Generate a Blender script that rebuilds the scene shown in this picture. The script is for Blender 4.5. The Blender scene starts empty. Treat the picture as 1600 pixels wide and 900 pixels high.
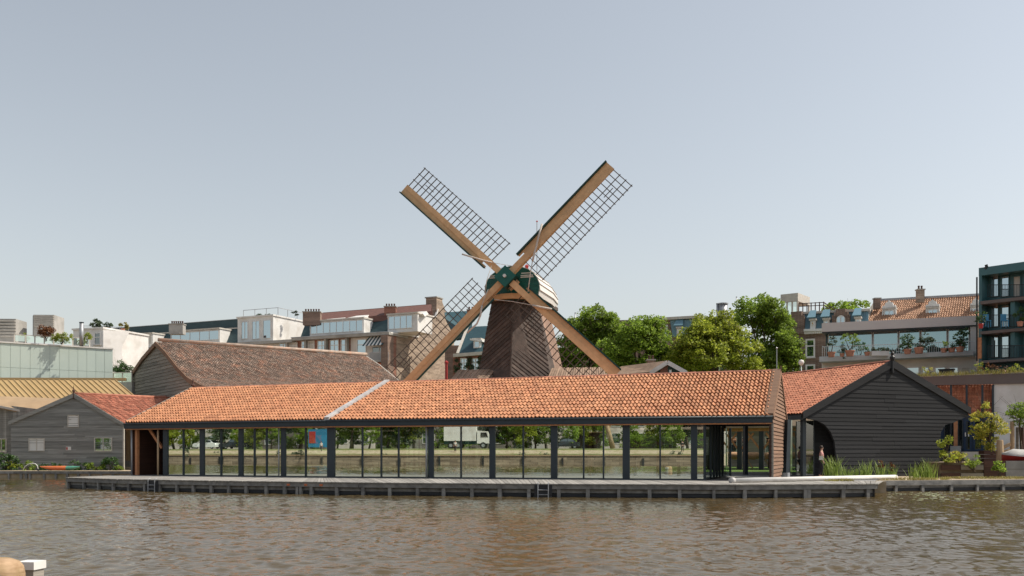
import bpy, bmesh, math, random
import numpy as np
from mathutils import Vector, Matrix

# ------------------------------------------------------------------ camera, sky, sun, exposure
SC = bpy.context.scene
COL = SC.collection
rng = random.Random(7)
nrng = np.random.default_rng(11)
F, HY, CH, U = 1480.0, 708.0, 1.7, 0.7      # focal length and horizon in photo pixels, eye height, metres per survey unit
cam_data = bpy.data.cameras.new("camera")
cam = bpy.data.objects.new("camera", cam_data)
COL.objects.link(cam)
cam.location = (0, 0, CH)
cam.rotation_euler = (math.pi / 2, 0, 0)
cam_data.sensor_width = 36.0
cam_data.lens = 36.0 * F / 1600.0
cam_data.shift_y = (HY - 450.0) / 1600.0
cam_data.clip_start = 0.1
cam_data.clip_end = 4000
SC.camera = cam

SUN_AZ, SUN_EL = math.radians(88), math.radians(52)      # clockwise from the view direction
world = bpy.data.worlds.new("World")
SC.world = world
world.use_nodes = True
wn = world.node_tree
wn.nodes.clear()
sky = wn.nodes.new("ShaderNodeTexSky")
sky.sky_type = 'NISHITA'
sky.sun_disc = False
sky.sun_elevation = SUN_EL
sky.sun_rotation = SUN_AZ
sky.altitude = 0
sky.air_density = 1.3
sky.dust_density = 1.2
sky.ozone_density = 1.0
hs = wn.nodes.new("ShaderNodeHueSaturation")
hs.inputs['Saturation'].default_value = 0.50
hs.inputs['Hue'].default_value = 0.488
tint = wn.nodes.new("ShaderNodeMix"); tint.data_type = 'RGBA'; tint.blend_type = 'MULTIPLY'; tint.inputs[0].default_value = 1.0
tint.inputs[7].default_value = (1.0, .955, .94, 1)      # warm summer haze
bg = wn.nodes.new("ShaderNodeBackground")
bg.inputs[1].default_value = 0.12
wo = wn.nodes.new("ShaderNodeOutputWorld")
wn.links.new(sky.outputs[0], hs.inputs['Color'])
wn.links.new(hs.outputs[0], tint.inputs[6])
wn.links.new(tint.outputs[2], bg.inputs[0])
wn.links.new(bg.outputs[0], wo.inputs[0])

sun_data = bpy.data.lights.new("sun", 'SUN')
sun_data.energy = 4.0
sun_data.angle = math.radians(0.53)
sun_data.color = (1.0, 0.93, 0.81)
sun = bpy.data.objects.new("sun", sun_data)
COL.objects.link(sun)
SDIR = Vector((math.sin(SUN_AZ) * math.cos(SUN_EL), math.cos(SUN_AZ) * math.cos(SUN_EL), math.sin(SUN_EL)))
sun.rotation_euler = SDIR.to_track_quat('Z', 'Y').to_euler()
sun.location = SDIR * 100

SC.render.engine = 'CYCLES'
SC.view_settings.view_transform = 'Standard'
SC.view_settings.look = 'None'
SC.view_settings.exposure = 0.28
SC.view_settings.gamma = 1.0
SC.cycles.max_bounces = 8
SC.cycles.transparent_max_bounces = 16

# ------------------------------------------------------------------ geometry helpers
def V(x, y, z=0.0): return Vector((x, y, z))
def P(px, py, d):
    """point seen at a photo pixel, d survey units away along the view axis"""
    y = d * U
    return Vector(((px - 800.0) / F * y, y, CH - (py - HY) / F * y))
def G(px, d, z=0.0):
    p = P(px, HY, d); p.z = z; return p
def Kp(x, y, z=0.0): return Vector((x * U, y * U, z))

class Frame:
    """a plane with axes ex (to the right) and ey (up); n points to the viewer"""
    def __init__(s, O, ex, ey=(0, 0, 1)):
        s.O = Vector(O); s.ex = Vector(ex).normalized(); s.ey = Vector(ey).normalized()
        s.n = s.ex.cross(s.ey).normalized()
    def hit(s, px, py, off=0.0):
        d = Vector(((px - 800.0) / F, 1.0, -(py - HY) / F)); o = Vector((0, 0, CH))
        t = (s.O + s.n * off - o).dot(s.n) / d.dot(s.n)
        q = o + d * t - s.O
        return q.dot(s.ex), q.dot(s.ey)
    def w(s, u, v, o=0.0): return s.O + s.ex * u + s.ey * v + s.n * o
    def rect(s, x0, y0, x1, y1, off=0.0):
        xm, ym = (x0 + x1) / 2, (y0 + y1) / 2
        return s.hit(x0, ym, off)[0], s.hit(x1, ym, off)[0], s.hit(xm, y1, off)[1], s.hit(xm, y0, off)[1]
def VF(pa, da, pb, db, z=0.0):
    A, B = G(pa, da, z), G(pb, db, z)
    return Frame(A, B - A)

def tag(o, label=None, cat=None, group=None, kind=None):
    if label: o['label'] = label
    if cat: o['category'] = cat
    if group: o['group'] = group
    if kind: o['kind'] = kind
    return o
def thing(name, label, cat, loc, group=None):
    o = bpy.data.objects.new(name, None); COL.objects.link(o)
    o.location = loc; o.empty_display_size = 0.3
    return tag(o, label, cat, group)
def world_loc(o):
    p = Vector(o.location)
    while o.parent: o = o.parent; p = p + Vector(o.location)
    return p

class MB:
    def __init__(s): s.v = []; s.f = []
    def add(s, vs, fs):
        b = len(s.v); s.v += [tuple(x) for x in vs]; s.f += [tuple(i + b for i in f) for f in fs]; return s
    def hexa(s, p):
        return s.add(p, [(0, 3, 2, 1), (4, 5, 6, 7), (0, 1, 5, 4), (1, 2, 6, 5), (2, 3, 7, 6), (3, 0, 4, 7)])
    def box(s, x0, x1, y0, y1, z0, z1):
        return s.hexa([(x0, y0, z0), (x1, y0, z0), (x1, y1, z0), (x0, y1, z0), (x0, y0, z1), (x1, y0, z1), (x1, y1, z1), (x0, y1, z1)])
    def fbox(s, fr, u0, u1, v0, v1, o0, o1):
        return s.hexa([fr.w(u0, v0, o1), fr.w(u1, v0, o1), fr.w(u1, v0, o0), fr.w(u0, v0, o0),
                       fr.w(u0, v1, o1), fr.w(u1, v1, o1), fr.w(u1, v1, o0), fr.w(u0, v1, o0)])
    def prism(s, pts, off):
        n = len(pts); off = Vector(off)
        vs = [Vector(p) for p in pts] + [Vector(p) + off for p in pts]
        return s.add(vs, [tuple(range(n)), tuple(range(2 * n - 1, n - 1, -1))] + [(i, i + n, (i + 1) % n + n, (i + 1) % n) for i in range(n)])
    def quad(s, a, b, c, d): return s.add([a, b, c, d], [(0, 1, 2, 3)])
    def tube(s, pts, r, n=8, cap=True):
        pts = [Vector(p) for p in pts]; rs = r if isinstance(r, (list, tuple)) else [r] * len(pts)
        b = len(s.v); up = Vector((0.123, 0.3, 0.9))
        for i, p in enumerate(pts):
            t = (pts[min(i + 1, len(pts) - 1)] - pts[max(i - 1, 0)]).normalized()
            a = t.cross(up)
            if a.length < 1e-3: a = t.cross(Vector((1, 0, 0)))
            a.normalize(); c = t.cross(a)
            for k in range(n):
                an = 2 * math.pi * k / n
                s.v.append(tuple(p + (a * math.cos(an) + c * math.sin(an)) * rs[i]))
        for i in range(len(pts) - 1):
            for k in range(n):
                k2 = (k + 1) % n
                s.f.append((b + i * n + k, b + i * n + k2, b + (i + 1) * n + k2, b + (i + 1) * n + k))
        if cap:
            s.f.append(tuple(b + k for k in range(n - 1, -1, -1)))
            s.f.append(tuple(b + (len(pts) - 1) * n + k for k in range(n)))
        return s
    def beam(s, a, b, w, h, up=(0, 0, 1)):
        a, b = Vector(a), Vector(b); t = (b - a).normalized(); up = Vector(up)
        x = t.cross(up)
        if x.length < 1e-3: x = t.cross(Vector((0, 1, 0)))
        x.normalize(); y = x.cross(t).normalized(); x *= w / 2; y *= h / 2
        return s.hexa([a - x - y, a + x - y, b + x - y, b - x - y, a - x + y, a + x + y, b + x + y, b - x + y])
    def lathe(s, c, prof, n=12):
        b = len(s.v); c = Vector(c)
        for r, z in prof:
            for k in range(n):
                an = 2 * math.pi * k / n; s.v.append((c.x + r * math.cos(an), c.y + r * math.sin(an), c.z + z))
        for i in range(len(prof) - 1):
            for k in range(n):
                k2 = (k + 1) % n; s.f.append((b + i * n + k, b + i * n + k2, b + (i + 1) * n + k2, b + (i + 1) * n + k))
        s.f.append(tuple(b + k for k in range(n - 1, -1, -1))); s.f.append(tuple(b + (len(prof) - 1) * n + k for k in range(n)))
        return s
    def build(s, name, m, parent=None, loc=None, smooth=False, recalc=True):
        o0 = world_loc(parent) if parent else (Vector(loc) if loc is not None else Vector((0, 0, 0)))
        me = bpy.data.meshes.new(name)
        me.from_pydata([(x - o0.x, y - o0.y, z - o0.z) for x, y, z in s.v], [], s.f)
        if recalc:
            bm = bmesh.new(); bm.from_mesh(me); bmesh.ops.recalc_face_normals(bm, faces=bm.faces); bm.to_mesh(me); bm.free()
        if smooth: me.polygons.foreach_set('use_smooth', [True] * len(me.polygons))
        me.materials.append(m)
        o = bpy.data.objects.new(name, me); COL.objects.link(o)
        if parent: o.parent = parent
        else: o.location = o0
        return o

def np_mesh(name, verts, nper, m, parent=None, loc=(0, 0, 0), faces=None, smooth=False):
    """many disconnected polygons of nper corners (or explicit quads) as one mesh"""
    o0 = world_loc(parent) if parent else Vector(loc)
    verts = np.asarray(verts, dtype=np.float32) - np.array(o0, dtype=np.float32)
    me = bpy.data.meshes.new(name)
    idx = np.arange(len(verts), dtype=np.int32) if faces is None else np.asarray(faces, dtype=np.int32).ravel()
    nf = len(idx) // nper
    me.vertices.add(len(verts)); me.vertices.foreach_set('co', verts.ravel())
    me.loops.add(len(idx)); me.loops.foreach_set('vertex_index', idx)
    me.polygons.add(nf); me.polygons.foreach_set('loop_start', np.arange(nf, dtype=np.int32) * nper)
    try: me.polygons.foreach_set('loop_total', np.full(nf, nper, dtype=np.int32))
    except Exception: pass
    if smooth: me.polygons.foreach_set('use_smooth', np.ones(nf, dtype=bool))
    me.update(calc_edges=True); me.validate()
    me.materials.append(m)
    o = bpy.data.objects.new(name, me); COL.objects.link(o)
    if parent: o.parent = parent
    else: o.location = o0
    return o

def clip(poly, a, b, c):
    """keep the side a*x + b*y >= c of a 2D polygon"""
    out = []
    for i in range(len(poly)):
        p, q = poly[i], poly[(i + 1) % len(poly)]
        dp, dq = a * p[0] + b * p[1] - c, a * q[0] + b * q[1] - c
        if dp >= 0: out.append(p)
        if (dp >= 0) != (dq >= 0):
            t = dp / (dp - dq); out.append((p[0] + (q[0] - p[0]) * t, p[1] + (q[1] - p[1]) * t))
    return out
def boards(fr, poly, m, parent, width=0.2, ang=0.0, t=0.035, lap=0.7, name='board', off=0.0, jitter=0.0, split=0):
    """weatherboards: strips of the polygon at an angle, the lower edge of each standing proud"""
    ca, sa = math.cos(ang), math.sin(ang)
    nx, ny = -sa, ca
    ss = [p[0] * nx + p[1] * ny for p in poly]
    k = min(ss)
    while k < max(ss) - 0.02:
        wd = width * (1 + rng.uniform(-jitter, jitter))
        q = clip(clip(poly, nx, ny, k), -nx, -ny, -(k + wd - 0.006))
        pieces = [q]
        if split and len(q) >= 3:
            us = [p[0] * ca + p[1] * sa for p in q]
            L = max(us) - min(us)
            if L > split:
                x = min(us) + L * rng.uniform(.3, .7)
                pieces = [clip(q, -ca, -sa, -(x - .004)), clip(q, ca, sa, x + .004)]
        for q in pieces:
            if len(q) >= 3:
                j = rng.uniform(0, .009)
                fpts = [fr.w(p[0], p[1], off + j + t * (1 - lap * (p[0] * nx + p[1] * ny - k) / wd)) for p in q]
                bpts = [fr.w(p[0], p[1], off) for p in q]
                n = len(q); mb = MB()
                mb.add(fpts + bpts, [tuple(range(n)), tuple(range(2 * n - 1, n - 1, -1))] + [(i, i + n, (i + 1) % n + n, (i + 1) % n) for i in range(n)])
                mb.build(name, m, parent)
        k += wd

TILE_X = np.array([0, .12, .30, .50, .70, .90, 1.06]); TILE_Z = np.array([.55, .95, .85, .35, .02, .12, .50])
def tile_template(w, L, h, lip):
    n = len(TILE_X); v = []
    for x, z in zip(TILE_X, TILE_Z): v.append((x * w, L * .06, z * h))
    for x, z in zip(TILE_X, TILE_Z): v.append((x * w, -L * 1.04, z * h + lip))
    for x, z in zip(TILE_X, TILE_Z): v.append((x * w, -L * 1.04, z * h + lip))
    for x, z in zip(TILE_X, TILE_Z): v.append((x * w, -L * 1.02, z * h - .004))
    f = []
    for r in (0, 2):
        for i in range(n - 1): f.append((r * n + i, (r + 1) * n + i, (r + 1) * n + i + 1, r * n + i + 1))
    return np.array(v), np.array(f)
def tiles(parent, TL, TR, BL, BR, cols, rows, m, indiv=0, name='roof_tile', h=.065, lip=.045, keep=None, mask=None):
    """pan tiles on the (possibly warped) quad; the `indiv` tiles picked by keep() are objects, the rest one mesh"""
    TL, TR, BL, BR = map(Vector, (TL, TR, BL, BR))
    tv, tf = tile_template(1.0, 1.0, 1.0, lip / h)
    allv, allf, cells = [], [], []
    for i in range(cols):
        for j in range(rows):
            a, b = i / cols, (i + 1) / cols; c, e = j / rows, (j + 1) / rows
            def pt(s, t): return TL.lerp(TR, s).lerp(BL.lerp(BR, s), t)
            p00, p10, p01 = pt(a, c), pt(b, c), pt(a, e)
            X = p10 - p00; Y = p00 - p01
            Z = X.cross(Y).normalized()
            if mask and not mask(pt((a + b) / 2, (c + e) / 2)): continue
            cells.append((p00, X, Y, Z, j))
    if indiv and keep: cells.sort(key=lambda q: keep(q[0]))
    me = None; root = world_loc(parent)
    for k, (p, X, Y, Z, j) in enumerate(cells):
        jit = Vector((rng.gauss(0, .006), rng.gauss(0, .006), rng.gauss(0, .006)))
        Mx = Matrix(((X.x, Y.x, Z.x * h, p.x + jit.x), (X.y, Y.y, Z.y * h, p.y + jit.y), (X.z, Y.z, Z.z * h, p.z + jit.z), (0, 0, 0, 1)))
        if k < indiv:
            if me is None:
                me = bpy.data.meshes.new(name); me.from_pydata([tuple(x) for x in tv], [], [tuple(map(int, x)) for x in tf], shade_flat=False); me.materials.append(m)
            o = bpy.data.objects.new(name, me); COL.objects.link(o); o.parent = parent
            Mx.translation = Mx.translation - root
            o.matrix_local = Mx
        else:
            M3 = np.array(Mx)[:3]
            allf.append(tf + len(allv) * len(tv)); allv.append(tv @ M3[:, :3].T + M3[:, 3])
    if allv:
        o = np_mesh('roof_tiles', np.concatenate(allv), 4, m, parent, faces=np.concatenate(allf))
        o['kind'] = 'stuff'

# ------------------------------------------------------------------ materials
MATS = {}
def mk(name, c1, c2=None, rough=.75, scale=4.0, stretch=(1, 1, 1), bump=0.0, bscale=None, metal=0.0, island=0.0, detail=5, spec=.4, stain=None, contrast=(.3, .7)):
    m = bpy.data.materials.new(name); m.use_nodes = True; nt = m.node_tree; N, L = nt.nodes, nt.links
    b = N['Principled BSDF']; b.inputs['Roughness'].default_value = rough; b.inputs['Metallic'].default_value = metal
    b.inputs['Specular IOR Level'].default_value = spec
    tc = N.new('ShaderNodeNewGeometry'); mp = N.new('ShaderNodeMapping'); mp.inputs['Scale'].default_value = stretch
    L.new(tc.outputs['Position'], mp.inputs[0])
    nz = N.new('ShaderNodeTexNoise'); nz.inputs['Scale'].default_value = scale; nz.inputs['Detail'].default_value = detail
    L.new(mp.outputs[0], nz.inputs['Vector'])
    rp = N.new('ShaderNodeValToRGB'); c2 = c2 or tuple(x * .7 for x in c1)
    rp.color_ramp.elements[0].position, rp.color_ramp.elements[1].position = contrast
    rp.color_ramp.elements[0].color = (*c2, 1); rp.color_ramp.elements[1].color = (*c1, 1)
    L.new(nz.outputs[0], rp.inputs[0]); col = rp.outputs[0]
    if stain:
        n2 = N.new('ShaderNodeTexNoise'); n2.inputs['Scale'].default_value = stain[1]; n2.inputs['Detail'].default_value = 4
        L.new(tc.outputs['Position'], n2.inputs['Vector'])
        r2 = N.new('ShaderNodeMapRange'); r2.inputs[1].default_value = .48; r2.inputs[2].default_value = .68
        L.new(n2.outputs[0], r2.inputs[0])
        mx = N.new('ShaderNodeMix'); mx.data_type = 'RGBA'; L.new(r2.outputs[0], mx.inputs[0]); L.new(col, mx.inputs[6]); mx.inputs[7].default_value = (*stain[0], 1); col = mx.outputs[2]
    if island:
        g = N.new('ShaderNodeNewGeometry'); oi = N.new('ShaderNodeObjectInfo')
        ad = N.new('ShaderNodeMath'); ad.operation = 'ADD'; L.new(g.outputs['Random Per Island'], ad.inputs[0]); L.new(oi.outputs['Random'], ad.inputs[1])
        fr = N.new('ShaderNodeMath'); fr.operation = 'FRACT'; L.new(ad.outputs[0], fr.inputs[0])
        mr = N.new('ShaderNodeMapRange'); mr.inputs[3].default_value = 1 - island; mr.inputs[4].default_value = 1 + island * .7
        L.new(fr.outputs[0], mr.inputs[0])
        vm = N.new('ShaderNodeVectorMath'); vm.operation = 'SCALE'; L.new(col, vm.inputs[0]); L.new(mr.outputs[0], vm.inputs['Scale']); col = vm.outputs[0]
    L.new(col, b.inputs['Base Color'])
    if bump:
        n3 = N.new('ShaderNodeTexNoise'); n3.inputs['Scale'].default_value = bscale or scale * 4; n3.inputs['Detail'].default_value = 6
        L.new(mp.outputs[0], n3.inputs['Vector'])
        bp = N.new('ShaderNodeBump'); bp.inputs['Strength'].default_value = bump; bp.inputs['Distance'].default_value = .02
        L.new(n3.outputs[0], bp.inputs['Height']); L.new(bp.outputs[0], b.inputs['Normal'])
    MATS[name] = m
    return m
def mk_brick(name, c1, c2, mortar, scale=1.0, bw=.24, rh=.085, rough=.85):
    m = bpy.data.materials.new(name); m.use_nodes = True; nt = m.node_tree; N, L = nt.nodes, nt.links
    b = N['Principled BSDF']; b.inputs['Roughness'].default_value = rough
    tc = N.new('ShaderNodeTexCoord'); sp = N.new('ShaderNodeSeparateXYZ'); L.new(tc.outputs['Object'], sp.inputs[0])
    ad = N.new('ShaderNodeMath'); ad.operation = 'ADD'; L.new(sp.outputs[0], ad.inputs[0]); L.new(sp.outputs[1], ad.inputs[1])
    cb = N.new('ShaderNodeCombineXYZ'); L.new(ad.outputs[0], cb.inputs[0]); L.new(sp.outputs[2], cb.inputs[1])
    br = N.new('ShaderNodeTexBrick'); br.inputs['Scale'].default_value = scale; br.inputs['Brick Width'].default_value = bw; br.inputs['Row Height'].default_value = rh
    br.inputs['Mortar Size'].default_value = .012; br.inputs['Color1'].default_value = (*c1, 1); br.inputs['Color2'].default_value = (*c2, 1); br.inputs['Mortar'].default_value = (*mortar, 1)
    L.new(cb.outputs[0], br.inputs['Vector'])
    nz = N.new('ShaderNodeTexNoise'); nz.inputs['Scale'].default_value = 1.1; nz.inputs['Detail'].default_value = 6
    mp = N.new('ShaderNodeMapping'); mp.inputs['Scale'].default_value = (.4, .4, 3); L.new(tc.outputs['Object'], mp.inputs[0]); L.new(mp.outputs[0], nz.inputs['Vector'])
    mr = N.new('ShaderNodeMapRange'); mr.inputs[1].default_value = .3; mr.inputs[2].default_value = .7; mr.inputs[3].default_value = .65; mr.inputs[4].default_value = 1.25; L.new(nz.outputs[0], mr.inputs[0])
    vm = N.new('ShaderNodeVectorMath'); vm.operation = 'SCALE'; L.new(br.outputs[0], vm.inputs[0]); L.new(mr.outputs[0], vm.inputs['Scale'])
    L.new(vm.outputs[0], b.inputs['Base Color'])
    bp = N.new('ShaderNodeBump'); bp.inputs['Strength'].default_value = .5; bp.inputs['Distance'].default_value = .02; L.new(br.outputs[1], bp.inputs['Height']); bp.invert = True; L.new(bp.outputs[0], b.inputs['Normal'])
    return m
def mk_leaf(name, dark, light, trans=.35):
    m = bpy.data.materials.new(name); m.use_nodes = True; nt = m.node_tree; N, L = nt.nodes, nt.links
    N.remove(N['Principled BSDF']); out = N['Material Output']
    g = N.new('ShaderNodeNewGeometry'); rp = N.new('ShaderNodeValToRGB')
    rp.color_ramp.elements[0].color = (*dark, 1); rp.color_ramp.elements[1].color = (*light, 1)
    L.new(g.outputs['Random Per Island'], rp.inputs[0])
    tc = N.new('ShaderNodeTexCoord'); nz = N.new('ShaderNodeTexNoise'); nz.inputs['Scale'].default_value = .9; L.new(tc.outputs['Object'], nz.inputs['Vector'])
    mr = N.new('ShaderNodeMapRange'); mr.inputs[1].default_value = .3; mr.inputs[2].default_value = .7; mr.inputs[3].default_value = .65; mr.inputs[4].default_value = 1.35; L.new(nz.outputs[0], mr.inputs[0])
    vm = N.new('ShaderNodeVectorMath'); vm.operation = 'SCALE'; L.new(rp.outputs[0], vm.inputs[0]); L.new(mr.outputs[0], vm.inputs['Scale'])
    d = N.new('ShaderNodeBsdfPrincipled'); d.inputs['Roughness'].default_value = .55; L.new(vm.outputs[0], d.inputs['Base Color'])
    t = N.new('ShaderNodeBsdfTranslucent'); L.new(vm.outputs[0], t.inputs[0])
    mx = N.new('ShaderNodeMixShader'); mx.inputs[0].default_value = trans
    L.new(d.outputs[0], mx.inputs[1]); L.new(t.outputs[0], mx.inputs[2]); L.new(mx.outputs[0], out.inputs[0])
    return m
def mk_glass(name, tint, refl, behind=None, rough=0.0, gloss=(.9, .95, .95)):
    """partly mirroring glazing: clear (behind None) or over a dark room"""
    m = bpy.data.materials.new(name); m.use_nodes = True; nt = m.node_tree; N, L = nt.nodes, nt.links
    N.remove(N['Principled BSDF']); out = N['Material Output']
    if behind is None:
        a = N.new('ShaderNodeBsdfTransparent'); a.inputs[0].default_value = (*tint, 1)
    else:
        a = N.new('ShaderNodeBsdfDiffuse'); a.inputs[0].default_value = (*behind, 1)
    g = N.new('ShaderNodeBsdfGlossy'); g.inputs['Roughness'].default_value = rough; g.inputs[0].default_value = (*gloss, 1)
    mx = N.new('ShaderNodeMixShader'); mx.inputs[0].default_value = refl
    L.new(a.outputs[0], mx.inputs[1]); L.new(g.outputs[0], mx.inputs[2]); L.new(mx.outputs[0], out.inputs[0])
    return m

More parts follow.
